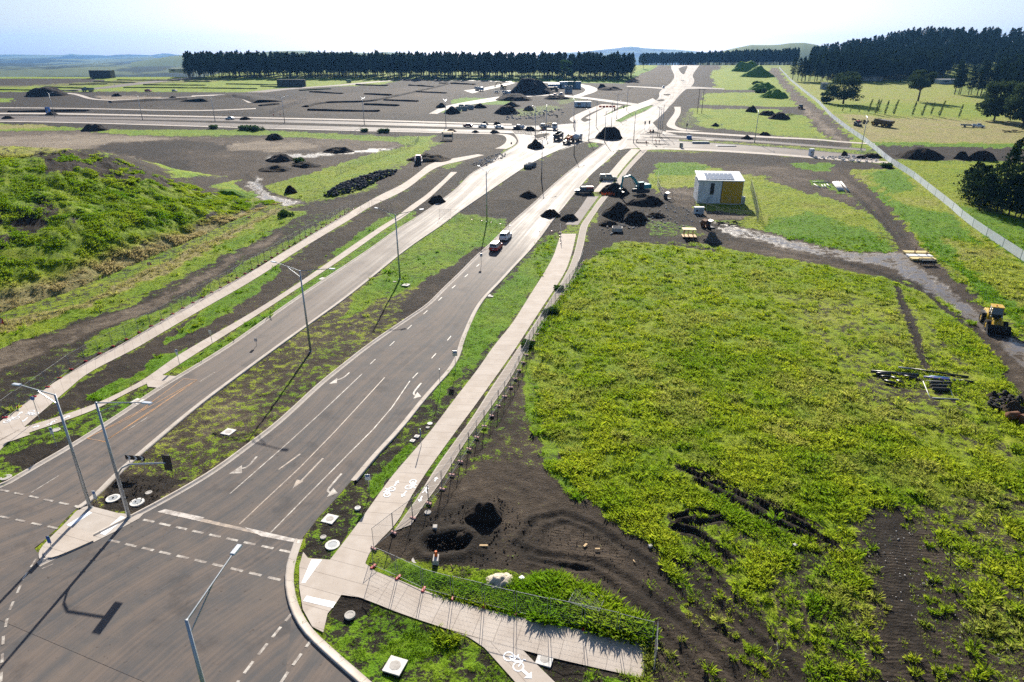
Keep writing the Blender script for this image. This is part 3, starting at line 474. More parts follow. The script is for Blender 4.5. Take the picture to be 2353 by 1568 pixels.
def slab(name, poly, mat, dz, head=0.0, mud=None, it=0, step=6.0):
    W_ = [np.array(gp(*p)[:2]) for p in poly]
    if it: W_ = smooth_pts(W_+[W_[0]], it)[:-1]
    bm = bmesh.new(); vs = [bm.verts.new((w[0], w[1], 0)) for w in W_]; f = bm.faces.new(vs); bmesh.ops.triangulate(bm, faces=[f])
    ys = [w[1] for w in W_]; y = math.ceil(min(ys)/step)*step
    while y < max(ys):
        bmesh.ops.bisect_plane(bm, geom=bm.verts[:]+bm.edges[:]+bm.faces[:], plane_co=(0, y, 0), plane_no=(0, 1, 0)); y += step
    xs = [w[0] for w in W_]; x = math.ceil(min(xs)/step)*step
    while x < max(xs):
        bmesh.ops.bisect_plane(bm, geom=bm.verts[:]+bm.edges[:]+bm.faces[:], plane_co=(x, 0, 0), plane_no=(1, 0, 0)); x += step
    for v in bm.verts: v.co.z = G(v.co.y)+dz
    bmesh.ops.recalc_face_normals(bm, faces=bm.faces[:])
    me = bpy.data.meshes.new(name); bm.to_mesh(me); bm.free()
    if me.polygons and sum(p.normal.z for p in me.polygons) < 0: me.flip_normals()
    co = np.array([v.co for v in me.vertices]); ch, sh = math.cos(head), math.sin(head)
    attr(me, 'st', np.column_stack([co[:, 0]*ch-co[:, 1]*sh, co[:, 0]*sh+co[:, 1]*ch, np.full(len(co), .5)]), 'FLOAT_VECTOR')
    attr(me, 'mud', np.zeros(len(co)) if mud is None else mud(co[:, 0], co[:, 1]))
    o = link(name, me, mat); tag(o, kind='structure'); return o
def asphalt():
    t = NT('asphalt'); st = t.att('st').outputs['Vector']; mud = t.att('mud').outputs['Fac']; p = t.pos()
    s1 = t.noise(t.scalevec(st, (1.0, .012, 0)), 1.0, 5, .6); s2 = t.noise(t.scalevec(st, (3.4, .02, 0)), 1.0, 4, .6); s3 = t.noise(t.scalevec(st, (.42, .022, 0)), 1.0, 4, .6)
    g = t.noise(p, 30, 2, .6); n = t.noise(p, .6, 5, .6); big = t.noise(p, .09, 4, .55)
    streak = t.math('ADD', t.math('MULTIPLY', s1, .5), t.math('ADD', t.math('MULTIPLY', s2, .3), t.math('MULTIPLY', s3, .2)))
    k = t.math('ADD', streak, t.math('MULTIPLY_ADD', n, .30, -.15))
    f = t.ramp(t.math('ADD', k, t.math('MULTIPLY', mud, .115)),   .43, .60, False)
    base = t.mix(big, (.058, .056, .057), (.092, .088, .086)); base = t.mix(t.math('MULTIPLY', g, .5), base, (.135, .13, .128))
    dust = t.mix(s2, (.105, .080, .064), (.215, .17, .14)); dust = t.mix(t.math('MULTIPLY', mud, .35), dust, (.20, .165, .14))
    c = t.mix(t.math('MULTIPLY', f, t.math('MULTIPLY_ADD', mud, .2, .75)), base, dust)
    dk = t.math('MULTIPLY', t.ramp(t.math('ADD', s2, t.math('MULTIPLY', n, .35)), .80, .60), .0); c = t.mix(dk, c, (.03, .026, .024))
    pt = t.noise(p, .22, 5, .65); c = t.mix(t.math('MULTIPLY', t.ramp(pt, .50, .68), .42), c, (.15, .125, .105)); c = t.mix(t.math('MULTIPLY', t.ramp(pt, .46, .32), .45), c, (.045, .042, .042)); spot = t.ramp(t.noise(p, 2.1, 4, .6), .64, .72); c = t.mix(t.math('MULTIPLY', spot, .6), c, (.045, .034, .027))
    # water films lie between the wheel tracks
    wet = t.math('MULTIPLY', t.ramp(t.math('ADD', t.math('ADD', t.math('MULTIPLY', s3, .45), t.math('MULTIPLY', s1, .45)), t.math('MULTIPLY', big, .35)), .50, .85), t.ramp(mud, .15, .8))
    c = t.mix(t.math('MULTIPLY', wet, .35), c, (.12, .10, .085))
    rough = t.math('SUBTRACT', t.math('MULTIPLY_ADD', mud, -.08, .84), t.math('MULTIPLY', wet, .17))
    t.bsdf(c, rough, t.math('MULTIPLY_ADD', mud, .06, .15), 0, t.bump(t.math('ADD', g, t.math('MULTIPLY', n, 2)), .25, .012)); return t.m
def concrete(name, tone=(.56, .495, .43), joint=1.6, tile=0):
    t = NT(name); st = t.att('st').outputs['Vector']; p = t.pos(); sx = t.n('SeparateXYZ'); t.t.links.new(st, sx.inputs[0])
    n = t.noise(p, .5, 5, .6); g = t.noise(p, 24, 2, .6); b = t.noise(t.scalevec(st, (.4, 7, 0)), 1.0, 3, .5)
    c = t.mix(t.ramp(n, .3, .72), tone, (tone[0]*.8, tone[1]*.77, tone[2]*.74)); c = t.mix(t.math('MULTIPLY', b, .28), c, (tone[0]*.62, tone[1]*.60, tone[2]*.58)); c = t.mix(t.math('MULTIPLY', g, .16), c, (.25, .2, .17))
    slabn = t.n('TexWhiteNoise'); slabn.noise_dimensions = '1D'; t.set(slabn.inputs['W'], t.math('FLOOR', t.math('DIVIDE', sx.outputs[1], joint*4)))
    c = t.mix(t.math('MULTIPLY', slabn.outputs[0], .16), c, (tone[0]*.6, tone[1]*.6, tone[2]*.62))
    fr = t.math('FRACT', t.math('DIVIDE', sx.outputs[1], joint)); j = t.math('LESS_THAN', fr, .05/joint)
    c = t.mix(t.math('MULTIPLY', j, .6 if not tile else .85), c, (.17, .14, .12) if not tile else (.62, .58, .53))
    if tile:
        c = t.mix(t.math('MULTIPLY', t.math('LESS_THAN', t.math('ABSOLUTE', t.math('SUBTRACT', sx.outputs[2], .5)), .40), .75), c, (.26, .22, .185))
        c = t.mix(t.math('MULTIPLY', j, .8), c, (.62, .57, .52))
    sp = t.ramp(t.noise(p, 3.3, 4, .65), .66, .74); c = t.mix(t.math('MULTIPLY', sp, .5), c, (.13, .09, .065))
    t.bsdf(c, .85, .15, 0, t.bump(g, .15, .01)); return t.m
M_ASPH, M_CONC, M_KERB, M_TILE = asphalt(), concrete('concrete_path'), concrete('concrete_kerb', (.56, .505, .445), 2.4), concrete('concrete_panels', (.52, .46, .40), 1.25, 1)
def mud_R(X, Y): return np.clip((Y-95)/55, 0, 1)*.78+.10
def mud_L(X, Y): return np.clip((Y-55)/80, 0, 1)*.55+.40
def mud_1(X, Y): return np.full(len(X), .7)
def mud_h(X, Y): return np.full(len(X), .6)
# heading of the carriageways, for the wheel streaks across the junction
hA, hB = gp(360, 1178), gp(738, 885); HEAD = math.atan2(hB.x-hA.x, hB.y-hA.y)
slab('road_junction', JUNC, M_ASPH, 0.014, HEAD, lambda X, Y: np.full(len(X), .22))
slab('road_crossing', XJUNC, M_ASPH, 0.022, HEAD, mud_1)
strip('road_west_lanes', L_LEFT, L_RIGHT, M_ASPH, 0.018, 8, mud=mud_L); strip('road_east_lanes', R_LEFT, R_RIGHT, M_ASPH, 0.026, 10, mud=mud_R)
strip('road_hill', N_LEFT, N_RIGHT, M_ASPH, 0.03, 6, 4, mud=mud_1)
for nm, S_, m_ in (('road_cross_far', CL_U, mud_h), ('road_cross_near', CL_D, mud_h), ('road_slip', SLIP, mud_1), ('road_cross_east_far', CR_U, mud_h), ('road_cross_east', CR_D, mud_1)):
    strip(nm, S_[0], S_[1], M_ASPH, 0.034, 6, 4, mud=m_)
for S_ in (FT1, FT2, FT3, FT4, FT5, FT6, FT7): strip('dirt_road', S_[0], S_[1], M_ASPH, 0.05, 4, 6, mud=mud_1)
for S_ in (FF1, FF2): strip('estate_road', S_[0], S_[1], M_ASPH, 0.05, 4, 8, mud=mud_h)
for S_ in (BR1, BR2, BR3): strip('estate_path', S_[0], S_[1], M_KERB, 0.10, 4, 6)
PZ = 0.055
strip('path_shared', P1_L, P1_R, M_CONC, PZ, 4); strip('path_foot', P2_L, P2_R, M_CONC, PZ+.004, 3); slab('path_corner', P1BLOB, M_CONC, PZ+.012, HEAD)
slab('path_pad', PAD, M_CONC, PZ+.016, HEAD)
strip('path_shared_east', P3_L, P3_R, M_CONC, PZ, 4); strip('path_shared_new', P3B_L, P3B_R, concrete('concrete_damp', (.27, .24, .22), 1.6), PZ, 4); strip('path_shared_north', P3C_L, P3C_R, M_CONC, PZ, 4)
strip('path_panels', P4_L, P4_R, M_TILE, PZ+.010, 4); strip('path_panels_north', P4C_L, P4C_R, M_TILE, PZ+.006, 3)
slab('path_plaza', PLAZA, M_CONC, PZ+.020, HEAD); strip('path_cross', P5_U, P5_D, M_CONC, PZ+.014, 4); slab('path_branch', P5_BR, M_CONC, PZ+.007, HEAD+.6)
for S_ in (CL_P, CL_K, CL_T, SLIPP, NP1, NP2, NP3, CR_P, CR_K): strip('path_far', S_[0], S_[1], M_KERB, PZ+.004, 3, 3)
# kerb and channel
def kerb(pts, side, it=2, h=.14, w=.42, name='kerb'):
    A = wline(pts, it); L = np.hypot(*np.diff(A, axis=0).T).sum(); n = int(max(6, min(320, L/1.0))); A, L = resample(A, n)
    T = np.gradient(A, axis=0); T /= np.hypot(*T.T)[:, None]+1e-9; N = np.column_stack([-T[:, 1], T[:, 0]])*side
    prof = [(-.12, .032), (w-.12, .036), (w-.07, h), (w+.11, h+.005), (w+.13, -.05)]; k = len(prof)
    co = np.concatenate([np.column_stack([A+N*o, Gv((A+N*o)[:, 1])+z]) for o, z in prof]).reshape(k, n, 3).transpose(1, 0, 2).reshape(-1, 3)
    ii = np.arange(n*k).reshape(n, k); fc = np.stack([ii[:-1, :-1], ii[:-1, 1:], ii[1:, 1:], ii[1:, :-1]], -1).reshape(-1, 4)
    if side > 0: fc = fc[:, ::-1]
    me = fastmesh(name, co, fc); attr(me, 'st', np.column_stack([np.tile([p[0] for p in prof], n), np.repeat(np.linspace(0, L, n), k), np.full(n*k, .5)]), 'FLOAT_VECTOR')
    return tag(link(name, me, M_KERB), kind='structure')
kerb(L_LEFT[:19], 1); kerb(L_RIGHT[2:22], -1); kerb(R_LEFT[1:22], 1); kerb(R_RIGHT[6:24], -1); kerb(CORNER, -1)
kerb([(85,1262),(85,1282),(90,1302)], -1) if False else None
kerb(CL_D[1], -1); kerb(CL_U[0], 1); kerb(SLIP[0], -1); kerb([(1349,327),(1345,322),(1368,318),(1392,324),(1394,332)], -1, 1)
kerb([(1394,284),(1410,294),(1412,299),(1408,303)], -1, 1); kerb(L_RIGHT[24:], -1); kerb(R_LEFT[23:], 1); kerb(CR_U[0], 1); kerb(CR_D[0], 1)
# median nose paved in concrete with a crossing cut through it
NOSE = [(214,1165),(290,1186),(312,1190),(322,1183),(250,1228),(180,1262),(130,1288),(108,1290),(97,1283),(98,1268),(112,1245),(150,1203),(178,1170)]
slab('median_nose', [(205,1163),(290,1185),(345,1179),(240,1236),(165,1270),(115,1290),(95,1290),(88,1280),(92,1262),(120,1232),(152,1202),(180,1170)], M_KERB, .05, HEAD, it=1)
slab('median_nose_top', [(148,1211),(236,1236),(165,1268),(125,1284),(106,1285),(99,1276),(105,1262),(125,1237)], M_CONC, .15, HEAD, it=1)

M_ISL = M_GROUND
for nm, pl in (('traffic_island', [(1221,311),(1240,307),(1268,304),(1264,311),(1248,318),(1232,324)]), ('traffic_island', [(1482,307),(1494,298.5),(1512,303),(1530,311),(1500,310)]), ('traffic_island', [(1476,313),(1520,314),(1570,317.5),(1640,322),(1640,324.5),(1560,321),(1480,316.5)]), ('traffic_island', [(1456,326),(1486,327),(1496,329),(1494,332),(1458,330)]), ('traffic_island', [(1496,331),(1516,331),(1545,333),(1500,334.5)])):
    o = slab(nm, pl, M_KERB, .14, HEAD, None, 1, 20); c_ = np.mean(np.array(pl), 0); q = [tuple(c_+(np.array(p)-c_)*(.80, .66)) for p in pl]; o2 = slab('island_soil', q, M_GROUND, .16, HEAD, None, 1, 20); attr(o2.data, 'cov', np.tile([.12, .2, .2, 0], (len(o2.data.vertices), 1)), 'FLOAT_COLOR')
# low banks between the levelled lots
def bank(pts, h, w, cov_, name='earth_bank'):
    A = wline(pts, 1); L = np.hypot(*np.diff(A, axis=0).T).sum(); n = int(max(6, min(90, L/3))); A, L = resample(A, n); h *= .62; prof = [(-w, -.2), (-w*.35, h*.9), (0, h), (w*1.4, h*.55), (w*2.6, -.2)]; k = len(prof); T = np.gradient(A, axis=0); T /= np.hypot(*T.T)[:, None]+1e-9; N = np.column_stack([-T[:, 1], T[:, 0]]); N *= np.sign(N[:, 1:2]+1e-6); jit = fbm(A[:, 0]*.15, A[:, 1]*.15, 3)[:, None]*.8+.6
    co = np.stack([np.column_stack([A+N*o, Gv((A+N*o)[:, 1])+z*jit[:, 0]]) for o, z in prof], 1).reshape(-1, 3); ii = np.arange(n*k).reshape(n, k); fc = np.stack([ii[:-1, :-1], ii[:-1, 1:], ii[1:, 1:], ii[1:, :-1]], -1).reshape(-1, 4); me = fastmesh(name, co, fc); attr(me, 'cov', np.tile(cov_, (len(co), 1)), 'FLOAT_COLOR'); tag(link(name, me, M_GROUND), kind='structure')
for p in ([(713,212),(783,216)], [(818,196),(888,198)], [(705,246),(725,240),(758,236),(848,235),(900,224),(958,211),(998,202),(1053,188)], [(838,217),(896,220)], [(883,231),(958,234)], [(838,241),(913,244)], [(708,254),(790,256),(870,257)], [(958,212),(1023,215)], [(940,197),(995,200)], [(1010,192),(1090,195)], [(1000,180),(1080,183)], [(600,244),(640,240)], [(20,258),(200,256)]): bank(p, 1.5, 1.6, [.02, .2, .08, 0])
for p in ([(104,201),(190,204)], [(160,195),(245,194)], [(216,189),(307,191)], [(285,202),(440,203),(588,205)], [(-200,206),(0,207),(175,210)], [(270,184.5),(410,186)], [(425,188),(480,189)], [(600,199),(660,201)], [(690,209),(760,205)], [(330,196),(470,197)], [(520,194),(640,196)]): bank(p, 1.2, 1.4, [.5, .1, .1, 0])
bank([(460,234),(520,222),(560,222),(600,236)], 2.5, 6, [.02, .2, .12, 0]); bank([(255,236),(330,232),(430,228)], 1.6, 5, [.02, .2, .16, 0])

for q in ([(1559,158),(1570,153),(1581,151.5),(1576,163),(1571,173),(1563,166)], [(1524,217),(1542,216),(1538,220),(1526,220)], [(1563,185.5),(1573,185),(1570,187)], [(1508,231),(1522,228),(1530,231),(1515,234)]):
    o2 = slab('island_soil', q, M_GROUND, .09, HEAD, None, 1, 30); attr(o2.data, 'cov', np.tile([.05, .2, .12, 0], (len(o2.data.vertices), 1)), 'FLOAT_COLOR')
# ------------------------------------------------------------------ painted markings
def markmat(name, col, wear):
    t = NT(name); p = t.pos(); n = t.noise(p, 1.6, 5, .65); f = t.ramp(n, .5-wear*.3, .75-wear*.2)
    t.bsdf(t.mix(t.math('MULTIPLY', f, min(1, .35+wear)), col, (.20, .165, .14)), .6, .4); return t.m
M_WHITE, M_WORN, M_TAN, M_ORNG, M_TGSI = markmat('marking_white', (.52, .48, .42), .62), markmat('marking_worn', (.55, .5, .45), .5), markmat('marking_dusty', (.42, .33, .25), .6), markmat('marking_orange', (.42, .21, .07), .35), markmat('tactile_white', (.85, .87, .9), .0)
class Marks(MB):
    def quad(s, a, b, wd, dz):
        a, b = np.array(a), np.array(b); d = (b-a)/(np.hypot(*(b-a))+1e-9); n = np.array([-d[1], d[0]])*wd/2; k = max(1, int(np.hypot(*(b-a))/3))
        for i in range(k):
            p, q = a+(b-a)*i/k, a+(b-a)*(i+1)/k
            s.add([(x, y, G(y)+dz) for x, y in (p-n, q-n, q+n, p+n)], [(0, 1, 2, 3)])
    def line(s, pts, wd, dz=.034, dash=None, gap=None):
        W_ = wline(pts, 1 if len(pts) > 2 else 0)
        if dash is None:
            for a, b in zip(W_[:-1], W_[1:]): s.quad(a, b, wd, dz)
            return s
        d = np.r_[0, np.cumsum(np.hypot(*np.diff(W_, axis=0).T))]; t = 0
        while t < d[-1]:
            e = min(t+dash, d[-1]); f = lambda x: np.array([np.interp(x, d, W_[:, 0]), np.interp(x, d, W_[:, 1])]); s.quad(f(t), f(e), wd, dz); t += dash+gap
        return s
    def poly(s, pts, dz=.034):
        W_ = [gp(*p) for p in pts]; return s.add([(w.x, w.y, G(w.y)+dz) for w in W_], [tuple(range(len(W_)))])
    def done(s, name, m):
        o = s.obj(name, m); me = o.data
        bm = bmesh.new(); bm.from_mesh(me); bmesh.ops.triangulate(bm, faces=[f for f in bm.faces if len(f.verts) > 4]); bm.to_mesh(me); bm.free()
        for p in me.polygons:
            if p.normal.z < 0: p.flip()
        return tag(o, kind='structure')
w = Marks()
w.line([(528,1196-60),(700,985),(832,860)], .13); w.line([(622,1225),(760,1085),(885,960),(942,876)], .13)
w.line([(850,838),(990,706),(1110,600)], .13, dash=1.6, gap=4.5); w.line([(948,870),(1010,805),(1055,750)], .13, dash=1.6, gap=4.5)
w.line([(72,1133),(135,1094)], .13); w.line([(294,989),(340,959)], .13); w.line([(459,878),(494,856)], .12)
w.line([(0,1126),(180,1165)], .22, dash=1.1, gap=.7); w.line([(0,1187),(135,1216)], .22, dash=1.1, gap=.7)
w.line([(330,1195),(520,1238),(682,1273)], .24, dash=1.15, gap=.6); w.line([(250,1242),(460,1290),(666,1339)], .24, dash=1.15, gap=.6)
w.line([(675,1405),(556,1552),(500,1640)], .22, dash=1.0, gap=.55); w.line([(722,1463),(645,1568),(590,1660)], .22, dash=1.0, gap=.55)
w.line([(48,1345),(10,1430),(2,1568)], .18, dash=.9, gap=.9); w.line([(83,1285),(52,1334)], .15, dash=1.0, gap=.6); w.line([(122,1297),(96,1308)], .12)
# turn arrows
w.poly([(803,856),(795,871),(775,880),(760,881),(757,886),(759,873),(780,872),(790,866),(799,856)][::-1]) if False else None
def arrow_turn(shaft, tip, head, dz=.034):
    w.line(shaft, .22, dz); W_ = [gp(*p) for p in head]; w.add([(q.x, q.y, G(q.y)+dz+.001) for q in W_], [(0, 1, 2)])
arrow_turn([(803,857),(788,870),(770,875)], None, [(775,869),(774,881),(756,883)])
arrow_turn([(968,881),(952,900),(950,907),(958,910)], None, [(959,902),(968,912),(950,917)])
arrow_turn([(785,1089),(756,1122),(752,1130),(764,1135)], None, [(766,1122),(776,1134),(751,1143)])
arrow_turn([(590,1050),(570,1074),(552,1078)], None, [(556,1070),(556,1088),(526,1090)])
w.done('road_markings', M_WHITE)
w = Marks(); w.line([(742,1054),(700,1098),(690,1108)], .2); W_ = [gp(*p) for p in ((682,1103),(698,1106),(672,1124))]; w.add([(q.x, q.y, G(q.y)+.036) for q in W_], [(0, 1, 2)])
w.line([(884,868),(720,1046),(590,1168),(550,1206)], .14); w.line([(690,1044),(640,1080)], .2)
w.poly([(363,1178),(376,1172),(690,1244),(690,1250)]); w.done('worn_road_markings', M_TAN)
w = Marks(); w.poly([(362,1177),(380,1171),(470,1190),(460,1199)], .038); w.poly([(560,1212),(690,1242),(689,1250),(600,1233)], .038); w.done('stop_line', M_WORN)
w = Marks()
for a, b in (((422,871),(453,874)), ((453,874),(240,1015)), ((422,871),(300,960)), ((300,960),(200,1008)), ((200,1008),(242,1016)), ((200,1008),(340,935)), ((240,1015),(350,945)), ((350,945),(453,874)), ((300,960),(453,874))): w.line([a, b], .11)
w.done('orange_guide_markings', M_ORNG)
# tactile bands, bicycle and walker symbols on the paths
w = Marks(); w.poly([(693,1342),(716,1288),(740,1288),(702,1341)], .085); w.poly([(697,1383),(705,1371),(772,1386),(765,1399)], .085)
w.poly([(153,1208),(163,1211),(212,1180),(206,1176)], .062); w.poly([(230,1228),(242,1231),(290,1191),(278,1187)], .062); w.done('tactile_paving', M_TGSI)
w = Marks(); PD_ = .080
def sym_arrow(a, b, wd=.13):
    A, B = gp(*a), gp(*b); d = (B-A); L = d.length; d.normalize(); n = Vector((-d.y, d.x, 0)); w.quad(A[:2], (A+d*L*.66)[:2], wd, PD_)
    v = [B, A+d*L*.6+n*wd*1.8, A+d*L*.6-n*wd*1.8]; w.add([(q.x, q.y, G(q.y)+PD_) for q in v], [(0, 1, 2)])
def sym_bike(c_, ang, s=.75):
    C = gp(*c_); ca, sa = math.cos(ang), math.sin(ang); T = lambda x, y: np.array([C.x+s*(x*ca-y*sa), C.y+s*(x*sa+y*ca)])
    for wx in (-.62, .62):
        q = [T(wx+.42*math.cos(t), .42*math.sin(t)) for t in np.linspace(0, 2*math.pi, 13)]
        for a, b in zip(q[:-1], q[1:]): w.quad(a, b, .09, PD_)
    for a, b in (((-.62, 0), (-.2, .55)), ((-.2, .55), (.4, .5)), ((.4, .5), (-.05, 0)), ((-.05, 0), (-.62, 0)), ((-.05, 0), (-.25, .75)), ((.62, 0), (.35, .75)), ((.35, .75), (.55, .85))): w.quad(T(*a), T(*b), .09, PD_)
sym_arrow((906,1119),(916,1106)); sym_arrow((934,1130),(923,1144)); sym_arrow((970,1142),(963,1155)); sym_arrow((999,1108),(1004,1098)); sym_bike((895,1132), HEAD*-1+1.57); sym_bike((944,1115), -HEAD-1.57)
sym_arrow((40,957),(52,947)); sym_arrow((64,961),(52,971)); sym_bike((27,966), 1.0); sym_bike((77,950), 2.6); sym_arrow((145,964),(162,956), .2); sym_arrow((75,984),(92,979), .2)
sym_bike((1180,1522), -.9, .85); sym_arrow((1200,1541),(1222,1561), .2)
for c_ in ((978,1126), (120,972)):
    C = gp(*c_); T = lambda x, y: np.array([C.x+x, C.y+y])
    w.quad(T(0, -.1), T(.1, .35), .16, PD_); w.quad(T(.1, .5), T(.12, .62), .16, PD_); w.quad(T(0, -.1), T(-.25, -.6), .1, PD_); w.quad(T(0, -.1), T(.2, -.6), .1, PD_); w.quad(T(-.2, .2), T(.3, .1), .09, PD_)
w.done('path_markings', M_TGSI)
# ------------------------------------------------------------------ leaves, blades
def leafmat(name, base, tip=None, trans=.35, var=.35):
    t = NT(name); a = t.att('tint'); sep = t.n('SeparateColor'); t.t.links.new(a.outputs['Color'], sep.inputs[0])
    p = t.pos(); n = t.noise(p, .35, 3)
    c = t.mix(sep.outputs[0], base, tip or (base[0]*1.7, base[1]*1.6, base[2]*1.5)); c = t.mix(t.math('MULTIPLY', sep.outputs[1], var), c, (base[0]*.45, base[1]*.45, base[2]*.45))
    if name.startswith('grass'): c = t.mix(sep.outputs[2], c, t.mix(sep.outputs[0], (.22, .17, .07), (.46, .38, .20)))
    d = t.n('BsdfDiffuse'); t.set(d.inputs[0], c); tr = t.n('BsdfTranslucent'); t.set(tr.inputs[0], c); ms = t.n('MixShader'); ms.inputs[0].default_value = trans
    t.t.links.new(d.outputs[0], ms.inputs[1]); t.t.links.new(tr.outputs[0], ms.inputs[2]); t.t.links.new(ms.outputs[0], t.out.inputs[0]); return t.m
def blades(name, XY, Z, H, Wd, nb, mat, dry, yel, spread=.5, seed=1, upright=.35):
    """tufts of curved blades: XY N x 2 tuft centres"""
    r = np.random.default_rng(seed); N = len(XY); M = N*nb
    ti = np.repeat(np.arange(N), nb); az = r.random(M)*6.283; lean = r.random(M)*.9+upright*.4; hh = H[ti]*(.55+.6*r.random(M)); w = Wd[ti]*(.6+.7*r.random(M))
    ro = np.sqrt(r.random(M))*spread*H[ti]; bx = XY[ti, 0]+np.cos(az)*ro; by = XY[ti, 1]+np.sin(az)*ro
    ox, oy = np.cos(az)*lean*hh*.7, np.sin(az)*lean*hh*.7; a2 = r.random(M)*6.283; sx, sy = np.cos(a2)*w/2, np.sin(a2)*w/2
    z0 = Z[ti]-.03; v = np.empty((M, 4, 3), np.float32)
    v[:, 0] = np.column_stack([bx-sx, by-sy, z0]); v[:, 1] = np.column_stack([bx+sx, by+sy, z0])
    v[:, 2] = np.column_stack([bx+ox*.55+sx*.8, by+oy*.55+sy*.8, z0+hh*.62]); v[:, 3] = np.column_stack([bx+ox*1.25, by+oy*1.25, z0+hh*(1-.25*lean)])
    b = np.arange(M)[:, None]*4; fc = np.concatenate([b+np.array([[0, 1, 2]]), b+np.array([[0, 2, 3]])])
    me = fastmesh(name, v.reshape(-1, 3), fc); k = r.random(M)
    tip = np.stack([np.zeros(M), np.zeros(M), .55*yel[ti], yel[ti]], -1).reshape(-1)
    col = np.zeros((M*4, 4), np.float32); col[:, 0] = np.clip(tip*(.7+.5*np.repeat(k, 4)), 0, 1); col[:, 1] = np.repeat(r.random(M), 4); col[:, 2] = np.repeat(np.clip(dry[ti]+(r.random(M)-.5)*.3, 0, 1), 4); col[:, 3] = 1
    attr(me, 'tint', col, 'FLOAT_COLOR'); return link(name, me, mat)
M_GRASS = leafmat('grass_blades', (.10, .235, .006), (.56, .57, .035), .62, .5)
def ground_at(xp, yp):
    """vectorised unprojection"""
    d = np.stack([(xp-1176.5)/F, CP_-(yp-784)/F*SP_, -SP_-(yp-784)/F*CP_], -1); lo = np.full(len(xp), 5.0); hi = np.full(len(xp), 1200.0)
    for _ in range(34):
        m = (lo+hi)/2; up = CAMH+m*d[:, 2] > Gv(m*d[:, 1]); lo = np.where(up, m, lo); hi = np.where(up, hi, m)
    return d*lo[:, None]+np.array([0, 0, CAMH])
# exact ground height under a tuft: bilinear look-up in the ground sheet
def sheet_z(P2):
    Y = np.clip(P2[:, 1], rowsY[0], 880); j = np.clip(np.searchsorted(rowsY, Y)-1, 0, nr-2); u = P2[:, 0]/tt(Y); i = np.clip(np.searchsorted(us, u)-1, 0, nc-2)
    Zg = gz.reshape(nr, nc); fy = (Y-rowsY[j])/(rowsY[j+1]-rowsY[j]); fx = np.clip((u-us[i])/(us[i+1]-us[i]), 0, 1)
    return (Zg[j, i]*(1-fx)+Zg[j, i+1]*fx)*(1-fy)+(Zg[j+1, i]*(1-fx)+Zg[j+1, i+1]*fx)*fy
def sheet_cov(P2):
    Y = np.clip(P2[:, 1], rowsY[0], 880); j = np.clip(np.searchsorted(rowsY, Y), 0, nr-1); i = np.clip(np.searchsorted(us, P2[:, 0]/tt(Y)), 0, nc-1)
    k = j*nc+i; return COVER[k], PD[k]
def grass_layer(name, n, y0, y1, hfun, wpx, nb, seed, label, keep=None, spread=.6, uni=None):
    r = np.random.default_rng(seed); xp = r.uniform(-260, 2620, n); yp = y0+(y1-y0)*r.random(n)
    P = ground_at(xp, yp); cv, pd = sheet_cov(P[:, :2]); X, Y = P[:, 0], P[:, 1]
    clump = fbm(X*.45, Y*.45, 3)*.5+fbm(X*1.6, Y*1.6, 2)*.32+fbm(X*.09, Y*.09, 3)*.18
    ok = (pd < -3.0) & (r.random(n) < np.clip((clump-(.74-.50*cv[:, 0]))*6, 0, 1)*np.clip(cv[:, 0]*1.3, 0, 1))
    if uni is not None: ok = (pd < -3) & (r.random(n) < uni) & (cv[:, 0] > .12)
    if keep is not None: ok &= keep(xp, yp)
    P, cv, clump, xp, yp = P[ok], cv[ok], clump[ok], xp[ok], yp[ok]; n = len(P); X, Y = P[:, 0], P[:, 1]; t = tt(Y)
    H = hfun(xp, yp, cv, clump, r)*(.6+.8*r.random(len(X))); Wd = np.maximum(.018, wpx*t/F*2.3)*(.8+.5*r.random(len(X)))
    dry = np.clip((cv[:, 1]-.45)*1.5, 0, 1)*.8+np.clip((fbm(X*.2, Y*.2, 3)-.55)*3, 0, .3)*(cv[:, 1] > .3); yel = np.clip(cv[:, 1]*1.5+(fbm(X*.3+9, Y*.3, 3)-.5)*1.2, .05, 1)
    o = blades(name, P[:, :2], sheet_z(P[:, :2]), H, Wd, nb, M_GRASS, dry, yel, spread, seed)
    return tag(o, label, 'grass', kind='stuff')
def h_field(xp, yp, cv, cl, r):
    pad = ((xp > 1200+(1080-yp).clip(0)*.0) & (yp > 545) & (xp > 1230)).astype(float); tall = np.clip((cl-.42)*5, 0, 1)
    edge = ((yp > 1330) & (yp < 1485) & (xp > 1000) & (xp < 1500)).astype(float)
    return .07+.08*cv[:, 0]+pad*(.09+.24*tall)*(cv[:, 0] > .3)+edge*.22+.25*np.clip((cv[:, 1]-.9)*8, 0, 1)
grass_layer('field_grass', 190000, 545, 1600, h_field, .24, 12, 21, 'green and yellow weeds covering the open ground in the foreground')
grass_layer('verge_grass', 42000, 330, 560, lambda x, y, cv, cl, r: .10+.12*cv[:, 0]+.3*np.clip((cv[:, 1]-.9)*8, 0, 1), .36, 6, 22, 'green grass on the verges and fields further up the road')
